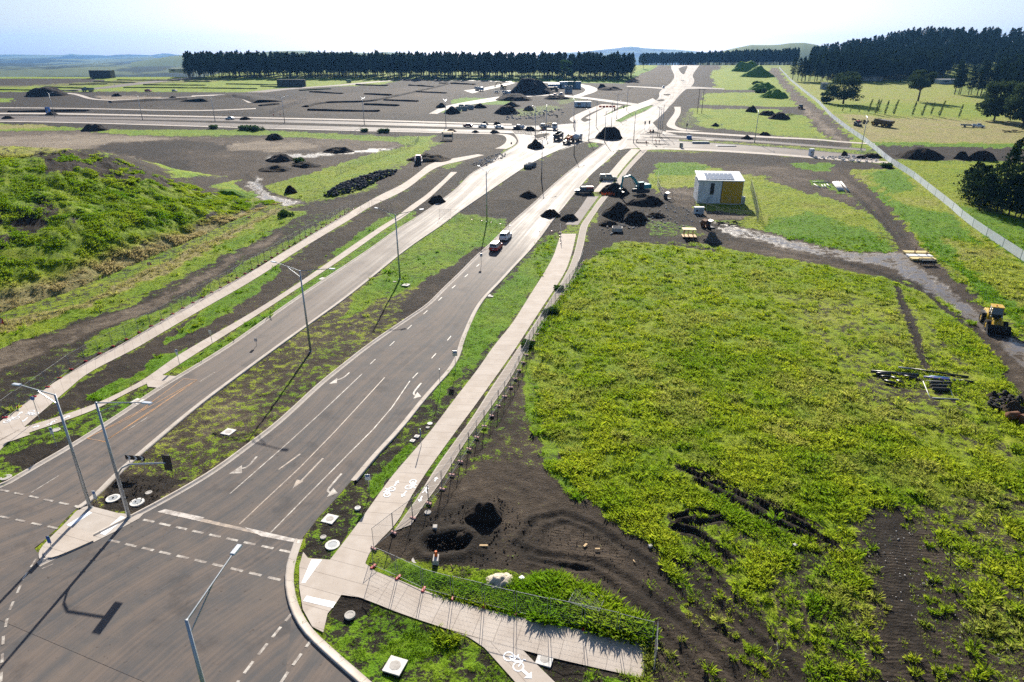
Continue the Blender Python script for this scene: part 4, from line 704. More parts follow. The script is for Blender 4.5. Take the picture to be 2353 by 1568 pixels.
# ------------------------------------------------------------------ weeds standing apart on the bare ground at lower right
def h_weed(xp, yp, cv, cl, r): return .2+.34*r.random(len(xp))**1.5
grass_layer('weed_clumps', 9000, 1120, 1640, h_weed, .2, 80, 25, 'separate tall weed clumps on the bare soil at lower right', keep=lambda x, y: (x > 1540+(1250-y).clip(0)), spread=.5, uni=.14)
grass_layer('low_weeds', 26000, 1080, 1640, lambda x, y, cv, cl, r: .10+.16*r.random(len(x)), .26, 14, 28, 'small scattered weeds on the bare soil at lower right', keep=lambda x, y: (x > 1500), spread=.9, uni=.36)
grass_layer('weed_shrubs', 4500, 560, 1250, lambda x, y, cv, cl, r: .34+.3*r.random(len(x)), .3, 45, 27, 'darker taller weed clumps through the green paddock', keep=lambda x, y: (x > 1230), spread=.6)
grass_layer('verge_clumps', 6000, 440, 960, lambda x, y, cv, cl, r: .35+.35*r.random(len(x)), .5, 22, 26, 'bushy green clumps between the two left footpaths', keep=lambda x, y: (x < 1010) & (y < 960-(x-200)*.3) & (vnoise(x*.03, y*.05) > .5), spread=.6)
# ------------------------------------------------------------------ grassed spoil mound on the left
def mound():
    base = [(-420,900),(-200,815),(0,722),(150,675),(300,610),(420,560),(520,515),(600,482),(650,466)]; ridge = [(-420,352),(-200,340),(0,346),(110,352),(190,352),(250,362),(330,386),(400,408),(480,440),(570,462),(645,464)]
    dist = [66, 62, 52, 48, 45, 40, 32, 24, 15, 7, 3]
    n = 260; sB = np.linspace(0, 1, n); B = np.array([gp(*p) for p in base])
    bl = np.r_[0, np.cumsum(np.hypot(*np.diff(B[:, :2], axis=0).T))]; bl /= bl[-1]; bl_px = np.interp(np.linspace(0, 1, n), bl, [p[0] for p in base])
    B = np.column_stack([np.interp(sB, bl, B[:, k]) for k in range(3)])
    rx = np.interp(bl_px, [p[0] for p in base], [-420,-200,0,130,240,330,410,520,645]) ; ry = np.interp(rx, [p[0] for p in ridge], [p[1] for p in ridge]); rd = np.interp(rx, [p[0] for p in ridge], dist)
    Rg = np.array([dp(a, b, By+d) for a, b, By, d in zip(rx, ry, B[:, 1], rd)])
    m = 90; t = np.linspace(0, 1, m); rows = []
    for k in t: rows.append(np.column_stack([B[:, 0]*(1-k)+Rg[:, 0]*k, B[:, 1]*(1-k)+Rg[:, 1]*k, (B[:, 2])*(1-(k**.92))+Rg[:, 2]*(k**.92)+.8*math.sin(k*math.pi)*np.minimum(1, rd/30)]))
    for q in (.12, .3, .55, .8, 1.0):
        wdt = 14+rd*.9; y = Rg[:, 1]+wdt*q; x = Rg[:, 0]*(y/Rg[:, 1])**.3; z0 = Gv(y)-.3; h = Rg[:, 2]-z0; zz = z0+h*(1-max(0, (q-.12)/.88)**1.1) if q > .12 else Rg[:, 2]-.3
        rows.append(np.column_stack([x, y, zz]))
    V = np.array(rows); X, Y = V[..., 0], V[..., 1]; env = np.clip(np.minimum(np.arange(len(rows))[:, None]/6, 1), 0, 1)*np.clip(rd/20, .1, 1)[None]
    V[..., 2] += ((fbm(X*.10, Y*.10, 4)-.5)*2.6+(fbm(X*.35, Y*.35, 3)-.5)*.9+(fbm(X*1.2, Y*1.2, 3)-.5)*.55)*env; V[0, :, 2] -= .3
    mm = len(rows); ii = np.arange(mm*n).reshape(mm, n); fc = np.stack([ii[:-1, :-1], ii[:-1, 1:], ii[1:, 1:], ii[1:, :-1]], -1).reshape(-1, 4)
    me = fastmesh('spoil_mound', V.reshape(-1, 3), fc); s = np.repeat(np.arange(mm)/90, n); Xf, Yf = X.ravel(), Y.ravel()
    bare = np.clip((fbm(Xf*.13+3, Yf*.06+Xf*.06, 4)-.47)*8, 0, 1); top = np.clip((s-.93)*10, 0, 1)*np.clip((250-np.tile(rx, mm))/120, 0, 1); low = np.clip((.16-s)*8, 0, 1)
    gden = np.clip(.96-.75*bare, .1, 1); dry = np.clip(.24+.25*fbm(Xf*.25, Yf*.25, 3)+.75*top+.75*low, 0, 1); gden = np.maximum(gden, .9*np.maximum(top, low))
    attr(me, 'cov', np.column_stack([gden, dry, np.full(len(s), .2), np.zeros(len(s))]), 'FLOAT_COLOR')
    o = link('spoil_mound', me, M_GROUND, smooth=True); tag(o, kind='structure')
    r = np.random.default_rng(5); k = 42000; a = r.random(k)*(90-1.01); b = r.random(k)*(n-1.01); ai, bi = a.astype(int), b.astype(int); fa, fb = (a-ai)[:, None], (b-bi)[:, None]
    P = (V[ai, bi]*(1-fb)+V[ai, bi+1]*fb)*(1-fa)+(V[ai+1, bi]*(1-fb)+V[ai+1, bi+1]*fb)*fa; gd = gden.reshape(mm, n)[ai, bi]; dr = dry.reshape(mm, n)[ai, bi]
    cl = fbm(P[:, 0]*.5, P[:, 1]*.5, 3); ok = r.random(k) < np.clip((cl-(.62-.36*gd))*6, 0, 1); P, dr, cl = P[ok], dr[ok], cl[ok]
    H = (.13+.30*np.clip((cl-.45)*5, 0, 1))*(.6+.8*r.random(len(P)))
    g = blades('mound_grass', P[:, :2], P[:, 2], H, np.full(len(P), .075), 14, M_GRASS, np.clip((dr-.42)*1.6, 0, 1), np.clip(dr*1.1+(fbm(P[:, 0]*.2, P[:, 1]*.2, 3)-.5), .05, 1), .7, 6)
    tag(g, 'rough grass growing over the big spoil mound on the left', 'grass', kind='stuff')
mound()
# ------------------------------------------------------------------ trees
M_BARK = paint('bark', (.09, .07, .055), .9, .1, 0, .4, 6)
M_PINE, M_GUM, M_POP = leafmat('pine_needles', (.016, .034, .016), (.05, .085, .03), .16, .5), leafmat('gum_leaves', (.035, .06, .025), (.09, .13, .05), .25, .5), leafmat('poplar_leaves', (.09, .13, .045), (.20, .25, .09), .4, .4)
M_BUSH = leafmat('bush_leaves', (.03, .07, .015), (.09, .17, .03), .3, .5)
def leaf_cloud(C, n_each, size, mat, name, parent, seed, flat=.6):
    """C: list of (centre, radius vec); leaf clumps spread through each lump"""
    r = np.random.default_rng(seed); pts = []; tint = []
    for (c_, rad) in C:
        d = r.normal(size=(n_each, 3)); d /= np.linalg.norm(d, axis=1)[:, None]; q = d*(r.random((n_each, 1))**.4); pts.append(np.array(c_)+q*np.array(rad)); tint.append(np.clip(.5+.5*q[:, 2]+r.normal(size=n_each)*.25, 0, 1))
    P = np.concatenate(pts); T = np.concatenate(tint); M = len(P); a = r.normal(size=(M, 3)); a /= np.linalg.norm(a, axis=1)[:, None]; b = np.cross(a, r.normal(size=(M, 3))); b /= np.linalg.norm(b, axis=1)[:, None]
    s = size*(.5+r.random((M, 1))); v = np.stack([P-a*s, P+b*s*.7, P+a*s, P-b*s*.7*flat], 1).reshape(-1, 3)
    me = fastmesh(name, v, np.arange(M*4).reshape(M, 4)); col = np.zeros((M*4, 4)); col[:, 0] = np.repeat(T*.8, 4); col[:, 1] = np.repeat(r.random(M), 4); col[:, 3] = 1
    attr(me, 'tint', col, 'FLOAT_COLOR'); return link(name, me, mat, parent)
def make_pine(h, seed, w=1.0, bare=.30):
    r = random.Random(seed); root = empty('pine_tree', (0, 0, 0)); m = MB(); lean = r.uniform(-.3, .3)
    m.cyl((0, 0, -.5), (lean*.5, 0, h*.55), .30, .20, 7); m.cyl((lean*.5, 0, h*.55), (lean, 0, h*.95), .20, .05, 6); lumps = []
    n = 26
    for i in range(n):
        k = bare+(1-bare)*(i+.5)/n; kk = (k-bare)/(1-bare); rad = max(.12, math.sin(math.pi*min(1, .22+.76*kk)))**.6*2.9*w*(.7+.5*r.random()); a = i*2.4+r.random(); L = rad*.62
        c_ = (lean*k+L*math.cos(a), L*math.sin(a), h*k+r.uniform(-.3, .5)); lumps.append((c_, (rad*.62, rad*.62, h*.055*(.8+.6*r.random()))))
        m.cyl((lean*k, 0, h*(k-.02)), c_, .05, .02, 4, False)
    for i in range(6):
        k = r.uniform(.18, bare); a = r.random()*6.28; m.cyl((lean*k, 0, h*k), (1.3*math.cos(a), 1.3*math.sin(a), h*k+.3), .03, .01, 4, False)
    lumps.append(((lean, 0, h*.96), (1.2, 1.2, h*.04)))
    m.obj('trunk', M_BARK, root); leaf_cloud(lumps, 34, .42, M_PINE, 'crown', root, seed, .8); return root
PINES = [make_pine(19, 1), make_pine(20.5, 2, 1.15, .24), make_pine(16.5, 3, 1.0, .34), make_pine(20, 4, 1.1, .30), make_pine(14, 5, 1.5, .12)]
NP_ = [0]
def terr(X, Y): return G(Y)+float(hillR(np.array([X]), np.array([Y]))[0])*(1 if Y < 1300 else .6)
def pine(X, Y, label, group, sc=1.0, kind=None, dz=0):
    k = random.choice(range(4)) if kind is None else kind; s = sc*random.uniform(.80, 1.08); NP_[0] += 1
    return place(PINES[k], USED, (X, Y, terr(X, Y)-.15+dz), random.uniform(0, 6.28), label, group, (s, s, s))
# front rows of the plantation belt, each tree its own
def row(a, b, n, sc, label, group, jit=1.6, depth=0):
    A, B = gp(*a), gp(*b)
    for i in range(n):
        k = (i+.5)/n; P = A.lerp(B, k); d = Vector((P.x, P.y)).normalized()
        pine(P.x+d.x*depth+random.uniform(-jit, jit), P.y+d.y*depth+random.uniform(-jit, jit), label, group, sc)
GB = 'pines along the front of the left plantation belt'
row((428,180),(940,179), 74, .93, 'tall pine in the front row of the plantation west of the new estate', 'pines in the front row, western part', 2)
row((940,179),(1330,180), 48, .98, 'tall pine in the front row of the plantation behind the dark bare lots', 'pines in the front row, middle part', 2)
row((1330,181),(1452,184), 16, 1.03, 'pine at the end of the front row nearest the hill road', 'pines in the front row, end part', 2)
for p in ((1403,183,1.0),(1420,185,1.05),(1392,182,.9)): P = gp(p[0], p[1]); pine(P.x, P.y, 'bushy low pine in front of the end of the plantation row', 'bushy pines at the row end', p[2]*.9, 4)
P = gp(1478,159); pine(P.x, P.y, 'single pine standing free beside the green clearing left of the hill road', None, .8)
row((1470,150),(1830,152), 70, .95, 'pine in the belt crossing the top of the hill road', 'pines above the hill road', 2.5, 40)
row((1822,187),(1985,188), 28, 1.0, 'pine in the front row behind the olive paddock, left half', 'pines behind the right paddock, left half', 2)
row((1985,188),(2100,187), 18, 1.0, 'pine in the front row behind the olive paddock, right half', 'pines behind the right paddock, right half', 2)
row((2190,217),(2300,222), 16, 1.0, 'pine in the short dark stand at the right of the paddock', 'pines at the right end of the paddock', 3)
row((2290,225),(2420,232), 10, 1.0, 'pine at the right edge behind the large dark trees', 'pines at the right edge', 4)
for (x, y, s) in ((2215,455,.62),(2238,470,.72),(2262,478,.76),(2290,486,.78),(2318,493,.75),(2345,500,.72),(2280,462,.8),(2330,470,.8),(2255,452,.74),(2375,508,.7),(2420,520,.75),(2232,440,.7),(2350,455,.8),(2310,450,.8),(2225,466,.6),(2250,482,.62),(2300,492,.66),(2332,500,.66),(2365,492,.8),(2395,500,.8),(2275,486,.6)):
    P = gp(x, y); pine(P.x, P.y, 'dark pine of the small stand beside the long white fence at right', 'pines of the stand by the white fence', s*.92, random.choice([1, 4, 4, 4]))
# the mass of the plantations behind their front rows reads as one wood
def wood(name, spots, label, sizes, seed):
    r = random.Random(seed); vs, fs, cs = [], [], []; nb = 0; rr = np.random.default_rng(seed)
    base = [np.array([v.co for v in next(q for q in p.children if q.name.startswith('crown')).data.vertices]) for p in PINES[:4]]; nq = [len(b)//4 for b in base]; V = []; C = []
    T = MB()
    for (X, Y) in spots:
        k = r.randrange(4); b = base[k].reshape(-1, 4, 3); sel = rr.random(len(b)) < .42; b = b[sel].copy(); ctr = b.mean(1, keepdims=True); b = ctr+(b-ctr)*1.5; b = b.reshape(-1, 3); a = r.random()*6.28; s = r.uniform(*sizes); z = terr(X, Y)
        ca, sa = math.cos(a), math.sin(a); V.append(np.column_stack([(b[:, 0]*ca-b[:, 1]*sa)*s+X, (b[:, 0]*sa+b[:, 1]*ca)*s+Y, b[:, 2]*s+z]))
        q = len(b)//4; cc = np.zeros((len(b), 4)); cc[:, 0] = np.repeat(np.clip(rr.random(q)*.6+r.uniform(-.1, .25), 0, 1), 4); cc[:, 1] = np.repeat(rr.random(q), 4); cc[:, 3] = 1; C.append(cc)
        T.cyl((X, Y, z-.5), (X, Y, z+13*s), .28*s, .12*s, 4, False)
    V = np.concatenate(V); C = np.concatenate(C); me = fastmesh(name, V, np.arange(len(V)).reshape(-1, 4)); attr(me, 'tint', C, 'FLOAT_COLOR')
    o = tag(link(name, me, M_PINE), label, 'forest', kind='stuff'); t = T.obj('trunk', M_BARK, o); tag(t, kind='stuff'); return o
def band(a, b, n, d0, d1, jit=2):
    A, B = gp(*a), gp(*b); o = []
    for i in range(n):
        P = A.lerp(B, random.random()); d = Vector((P.x, P.y)).normalized(); q = d0+(d1-d0)*random.random()**1.2; o.append((P.x+d.x*q, P.y+d.y*q))
    return o
wood('pine_plantation', band((432,179),(1452,184), 760, 5, 85)+band((1470,150),(1830,152), 420, 42, 130), 'deep dark pine plantation filling the belt behind its front row', (.92, 1.1), 1)
spR = []
for _ in range(1500):
    Y = random.uniform(640, 1010); u = random.uniform(.42, .95) if Y > 700 else random.uniform(.44, .62); X = u*Y
    if u > .70 and Y > 960: continue
    spR.append((X, Y))
for _ in range(420):
    Y = random.uniform(520, 640); spR.append((random.uniform(.69, 1.0)*Y, Y))
wood('hill_plantation', spR, 'large dark pine forest climbing the hill at the right', (.9, 1.12), 2)
# broad trees
def make_broad(name, h, w, seed, mat, dens=60, leaf=.42, trunk=.22, lumps=16, bot=.30):
    r = random.Random(seed); root = empty(name, (0, 0, 0)); m = MB(); L = []
    th = h*bot; m.cyl((0, 0, -.3), (r.uniform(-.2, .2), 0, th), h*.028, h*.02, 8)
    for i in range(lumps):
        k = r.random(); a = i*2.399; z = th*1.05+(h-th)*(.06+.86*k); rad = w*(.5+.5*math.sin(min(1, (z-th)/(h-th)+.22)*math.pi*.86))*.62*r.uniform(.6, 1.05)
        c_ = (rad*math.cos(a), rad*math.sin(a), z); s = w*r.uniform(.24, .38); L.append((c_, (s, s, s*.72))); m.cyl((0, 0, th*.85), ((c_[0])*.5, c_[1]*.5, (th+z)/2), h*.012, h*.008, 5, False); m.cyl((c_[0]*.5, c_[1]*.5, (th+z)/2), c_, h*.008, h*.003, 4, False)
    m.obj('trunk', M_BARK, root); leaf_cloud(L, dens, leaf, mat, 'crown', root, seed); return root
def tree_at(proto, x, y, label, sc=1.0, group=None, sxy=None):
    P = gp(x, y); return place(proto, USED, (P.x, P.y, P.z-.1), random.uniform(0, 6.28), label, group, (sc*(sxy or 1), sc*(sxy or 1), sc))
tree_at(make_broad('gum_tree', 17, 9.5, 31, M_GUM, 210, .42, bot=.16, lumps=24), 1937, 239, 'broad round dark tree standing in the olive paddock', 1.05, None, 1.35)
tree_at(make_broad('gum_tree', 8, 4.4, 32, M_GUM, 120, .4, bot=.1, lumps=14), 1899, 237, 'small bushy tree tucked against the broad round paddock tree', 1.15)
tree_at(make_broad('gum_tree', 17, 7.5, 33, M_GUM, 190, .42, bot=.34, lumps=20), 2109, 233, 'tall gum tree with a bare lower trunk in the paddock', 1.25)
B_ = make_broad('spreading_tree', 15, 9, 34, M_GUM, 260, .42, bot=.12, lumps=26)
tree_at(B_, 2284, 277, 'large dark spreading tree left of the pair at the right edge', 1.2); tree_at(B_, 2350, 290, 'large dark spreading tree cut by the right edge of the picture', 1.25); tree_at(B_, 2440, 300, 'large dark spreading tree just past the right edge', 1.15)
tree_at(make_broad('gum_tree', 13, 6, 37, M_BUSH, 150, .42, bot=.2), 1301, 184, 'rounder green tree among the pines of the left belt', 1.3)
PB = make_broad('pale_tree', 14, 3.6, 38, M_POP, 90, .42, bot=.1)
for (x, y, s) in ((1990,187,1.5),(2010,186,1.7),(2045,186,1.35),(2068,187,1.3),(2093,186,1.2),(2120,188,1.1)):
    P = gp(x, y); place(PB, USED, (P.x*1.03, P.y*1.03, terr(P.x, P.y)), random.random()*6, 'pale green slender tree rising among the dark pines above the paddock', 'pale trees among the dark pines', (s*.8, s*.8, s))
def make_poplar(seed, h=7):
    r = random.Random(seed); root = empty('young_poplar', (0, 0, 0)); m = MB(); m.cyl((0, 0, -.2), (.25, 0, h*.5), .09, .06, 6); m.cyl((.25, 0, h*.5), (.9, 0, h*.97), .06, .02, 5); L = []
    for i in range(9):
        k = .18+.8*i/8; rad = .75*math.sin(min(1, .25+.85*(1-k))*2.2)+.15; L.append(((.9*k*k+r.uniform(-.2, .2), r.uniform(-.2, .2), h*k), (rad*.75, rad*.75, h*.10)))
    m.obj('trunk', M_BARK, root); leaf_cloud(L, 42, .22, M_POP, 'crown', root, seed); return root
PP = [make_poplar(51), make_poplar(52)]
for i, (x, y, s) in enumerate(((1995,260.5,.98),(2010,264,1.05),(2016,260,.95),(2032,265,1.0),(2053,266,1.08),(2095,268,1.0),(2118,269,1.0),(2138,265.5,.9),(2158,270,1.1),(2202,272,.9),(1935,258,.5),(1953,259,.45),(1974,259,.5))):
    P = gp(x, y); lab = 'young slender poplar leaning in the paddock row' if s > .6 else 'stunted small poplar at the left end of the paddock row'
    place(PP[i % 2], USED, (P.x, P.y, P.z), random.uniform(-.3, .3), lab, 'young poplars in the paddock row' if s > .6 else 'stunted poplars at the row end', s)
# low bushes and overgrown heaps
def make_bush(seed, w=1.6, mat=None, n=9):
    r = random.Random(seed); L = [((r.uniform(-w, w)*.6, r.uniform(-w, w)*.6, w*r.uniform(.1, .45)), (w*.42, w*.42, w*.32)) for _ in range(n)]
    return leaf_cloud(L, 70, .2*w/1.6, mat or M_BUSH, 'bush', None, seed)
BU = [make_bush(61), make_bush(62, 1.8)]
for b in BU: b['category'] = 'bush'
for i, (x, y, s, lab) in enumerate(((840,303,1.6,'dense green bush on the roadside bank, left of two'),(880,305,1.7,'dense green bush on the roadside bank by the cross road'),(560,299,2.2,'long green shrub by the cross road fence'),(585,300,2.2,'wide green shrub beside the wire fence'),(490,296,1.8,'low shrub by the wire fence west of the wide shrub'),(690,372,1.4,'green bush on the bare ground beyond the mound'),(1740,195,3.2,'green overgrown heap low on the far field'),(1745,213,3.0,'rough green heap at the track bend'),(2040,385,1.6,'dark shrub at the end of the cross road by the white fence'),(655,495,1.2,'small dark bush by the fence corner'),(1285,665,.8,'leafy bush against the right fence, further one'),(1262,720,.9,'leafy bush against the right fence, middle one'),(1215,795,.9,'leafy bush against the right fence, nearest one'))):
    P = gp(x, y); o = place(BU[i % 2], USED, (P.x, P.y, P.z), random.random()*6, lab, None, (s, s, s*.8))

# ------------------------------------------------------------------ far hills and the air in front of them
def hillmat(name, fieldc, woodc, thr):
    t = NT(name); p = t.pos(); n = t.noise(t.scalevec(p, (.0022, .0012, .02)), 1, 6, .62); f = t.noise(t.scalevec(p, (.0009, .0007, 0)), 1, 3, .5); v = t.noise(p, .03, 3, .6)
    c = t.mix(f, fieldc, (fieldc[0]*1.5, fieldc[1]*1.3, fieldc[2]*1.6)); c = t.mix(t.ramp(n, thr, thr+.05), c, woodc); c = t.mix(t.math('MULTIPLY', v, .3), c, (.02, .03, .015)); t.bsdf(c, .95, .05); return t.m
M_HILLF, M_HILLG, M_HILLO = hillmat('far_wooded_hills', (.10, .13, .045), (.018, .03, .015), .47), hillmat('green_hill', (.10, .14, .035), (.02, .035, .015), .62), hillmat('olive_hill', (.16, .17, .05), (.08, .10, .03), .7)
def hill(name, prof, Y, foot, back, mat, seed=0, amp=0.0):
    xs = np.linspace(prof[0][0], prof[-1][0], 220); ys = np.interp(xs, [p[0] for p in prof], [p[1] for p in prof]); ys = ys+(fbm(xs*.06+seed, xs*0+seed, 4)-.5)*amp
    C = np.array([dp(a, b, Y) for a, b in zip(xs, ys)]); rows = []
    for k in np.linspace(0, 1, 14): q = math.sin(k*math.pi/2)**1.1; rows.append(np.column_stack([C[:, 0]*(1-(1-k)*foot/Y), C[:, 1]-(1-k)*foot, -90+(C[:, 2]+90)*q]))
    for k in (.25, .6, 1): rows.append(np.column_stack([C[:, 0], C[:, 1]+back*k, -90+(C[:, 2]+90)*(1-k*k)]))
    V = np.array(rows); X, Yy = V[..., 0], V[..., 1]; w = np.ones(len(rows)); w[0] = w[-1] = 0; V[..., 2] += (fbm(X*.0035, Yy*.0035, 4)-.5)*Y*.004*w[:, None]*(np.arange(len(rows)) != 13)[:, None]
    m, n = V.shape[:2]; ii = np.arange(m*n).reshape(m, n); fc = np.stack([ii[:-1, :-1], ii[:-1, 1:], ii[1:, 1:], ii[1:, :-1]], -1).reshape(-1, 4)
    return tag(link(name, fastmesh(name, V.reshape(-1, 3), fc), mat, None, True), kind='structure')
hill('hills', [(-900,128),(-300,124),(0,126),(50,125.5),(140,127.5),(165,125),(185,128.5),(240,130),(270,126),(300,125.5),(350,128),(380,125),(420,128),(600,130)], 9500, 2500, 2500, M_HILLF, 1, 1)
hill('hills', [(-900,140),(-200,136),(0,136),(100,134),(220,138),(330,133),(430,138),(520,142)], 6200, 1500, 1200, M_HILLF, 2, 1.5)
hill('hills', [(-900,150),(-200,147),(0,145),(120,149),(260,144),(420,147),(520,150)], 4000, 1200, 900, M_HILLF, 3, 2)
hill('hills', [(-900,157),(-200,155),(0,156),(150,153),(300,154),(420,152),(520,156)], 2600, 900, 700, M_HILLF, 4, 1.5)
hill('hills', [(300,144),(380,131.5),(450,123.5),(530,125),(590,121.5),(630,118),(700,118),(735,121),(765,121),(800,120),(850,123),(880,120),(930,122),(950,127),(1000,135)], 3600, 1000, 900, M_HILLG, 5, .8)
hill('hills', [(1240,124),(1330,120),(1380,115),(1430,109.5),(1450,109),(1500,112),(1560,115),(1600,119),(1680,124)], 8500, 1500, 1500, M_HILLF, 6, .6)
hill('hills', [(1600,134),(1666,120),(1689,111),(1726,103.6),(1765,104),(1790,103),(1815,99.5),(1847,98.6),(1872,102.4),(1895,108.6),(1915,116),(1990,134)], 2700, 700, 700, M_HILLG, 7)
hill('hills', [(2120,132),(2200,118),(2250,111),(2300,104),(2353,97),(2500,88),(2800,84),(3300,90)], 1700, 500, 600, M_HILLO, 8)
HAZE = True
if HAZE:
    t = NT('haze_air'); v = t.n('VolumePrincipled'); v.inputs['Color'].default_value = (.18, .46, 1, 1); v.inputs['Density'].default_value = 4.5e-5; v.inputs['Anisotropy'].default_value = 0.35; t.t.links.new(v.outputs[0], t.out.inputs[1])
    tag(MB().box((0, 7000, 180), (40000, 16000, 560)).obj('haze', t.m), kind='stuff')
# ------------------------------------------------------------------ street lamps and signals
M_GALV = paint('galvanised_steel', (.42, .45, .48), .42, .5, .65, .1, 4); M_FENCE = paint('fence_tube', (.20, .215, .23), .6, .3, .2, .2, 4); M_DARK = paint('dark_steel', (.03, .032, .035), .5, .4); M_HEAD = paint('lamp_housing', (.62, .65, .68), .35, .5, .3, .05)
M_BLK = paint('black_plastic', (.016, .016, .018), .5, .4, 0, .1); M_WHT = paint('white_paint', (.75, .76, .76), .4, .4, 0, .15); M_RED = paint('red_paint', (.45, .025, .03), .4, .4, 0, .15); M_BLUE = paint('blue_paint', (.03, .13, .38), .4, .4, 0, .12)
M_YEL = paint('machine_yellow', (.58, .36, .03), .42, .4, 0, .3); M_TEAL = paint('machine_teal', (.02, .30, .33), .42, .4, 0, .2); M_ORG = paint('hi_vis_orange', (.75, .14, .02), .6, .3, 0, .15); M_TYRE = paint('tyre_rubber', (.018, .017, .017), .85, .2, 0, .5, 5)
M_GLASS = paint('window_glass', (.02, .028, .035), .08, .8, 0, .0); M_LENS = paint('lamp_lens', (.5, .06, .04), .2, .5, 0, 0); M_CLR = paint('headlamp_glass', (.7, .72, .74), .15, .6, 0, 0); M_TIMB = paint('sawn_timber', (.52, .36, .19), .75, .2, 0, .25, 5); M_RUST = paint('rusty_steel', (.16, .07, .035), .8, .2, 0, .5, 5); M_GREYP = paint('grey_plastic', (.33, .35, .36), .5, .35); M_CC = paint('cast_concrete', (.46, .43, .39), .85, .2, 0, .3, 5); M_WHITEC = paint('white_concrete', (.70, .67, .62), .8, .2, 0, .25, 4)
def lamp(base, tips, label, H=11.8, hz=.45, group='street lamps along the roads', r=1.0, xy=None):
    B = gp(*base) if xy is None else xy; root = empty('street_lamp', B, 0, label, 'street lamp', group)
    m = MB(); m.cyl((0, 0, -.2), (0, 0, H), .17*r, .085*r, 10); m.obj('pole', M_GALV, root, True); MB().cyl((0, 0, 0), (0, 0, .12), .24, .2, 10).obj('base_plate', M_GALV, root)
    for tp in tips:
        T = hp(tp[0], tp[1], B.z+H+hz)-B; d = Vector((T.x, T.y, 0)); L = min(d.length, 4.6); d.normalize() if d.length > 0 else None; T = d*L+Vector((0, 0, H+hz)); P0 = Vector((0, 0, H-.06)); P1 = P0.lerp(T, .55)
        a = MB(); a.cyl(P0, T, .06*r, .045*r, 6); a.cyl(Vector((0, 0, H-.95)), P1, .045*r, .04*r, 6); a.obj('arm', M_GALV, root)
        rz = math.atan2(d.y, d.x); h = MB(); h.box(T+d*.3+Vector((0, 0, .02)), (.85, .34, .10), rz, 0, 0, (.9, .8)); h.obj('lamp_head', M_HEAD, root); h2 = MB(); h2.box(T+d*.35-Vector((0, 0, .05)), (.5, .26, .03), rz); h2.obj('lens', M_CLR, root.children[-1])
    return root
def signal_head(root, P, rz, n=3, s=1.0):
    b = MB(); b.box(P, (.62*s, .06, 1.35*s), rz); o = b.obj('target_board', M_BLK, root); q = MB(); q.box(P+Vector((math.sin(rz), -math.cos(rz), 0))*-.16, (.32*s, .28, 1.05*s), rz); h = q.obj('signal_lamp_box', M_BLK, o)
    for i in range(n):
        c_ = P+Vector((-math.sin(rz)*-.34, math.cos(rz)*.34*-1*-1, (.34-.34*i)*s)); MB().cyl(c_, c_+Vector((-math.sin(rz), math.cos(rz), 0))*.16, .12*s, .12*s, 8).obj('visor', M_BLK, o)
    return o
lamp((208,1168), [(45,885)], 'tall grey street lamp at the median nose with one long arm reaching left')
q = lamp((297,1190), [(335,926)], 'street lamp carrying a traffic signal on a long curved mast arm at the median nose'); B = gp(297, 1190); z = dp(267, 1078, B.y).z; T = hp(381, 1064, z+.75)-B
m = MB(); pts = [Vector((0, 0, z-.9)), Vector((0, 0, z-.9)).lerp(T, .035)+Vector((0, 0, .35)), Vector((0, 0, z-.3)).lerp(T, .13)+Vector((0, 0, .22)), Vector((0, 0, z)).lerp(T, .30)+Vector((0, 0, .25)), T]; m.path(pts, .075, 8); m.obj('mast_arm', M_GALV, q); signal_head(q, T+Vector((.1, 0, .0)), HEAD*-1+.1, 3, 1.15)
for zz in (2.2, 2.9, 3.6): MB().cyl((-.22, 0, zz), (.22, 0, zz), .03, .03, 6).obj('step_peg', M_GALV, q)
Tt = hp(428, 1425, 11.8); lamp(None, [(536,1272)], 'single arm street lamp rising from the bottom edge over the junction', xy=Vector((Tt.x, Tt.y, 0)))
lamp((714,809), [(623,601),(758,618)], 'double arm street lamp in the median, nearest of the median row')
lamp((919,642), [(846,475),(965,482)], 'double arm street lamp in the grassy median beside a pit lid'); lamp((1119,511), [(1073,371),(1157,374)], 'double arm street lamp by the wire fence across the median'); lamp((1244.5,416), [(1213,313),(1272,315)], 'double arm street lamp in the dark bare median next to a small soil heap')
lamp((1319,357.4), [(1288,266),(1355,268)], 'double arm street lamp at the far end of the bare median, behind the trucks')
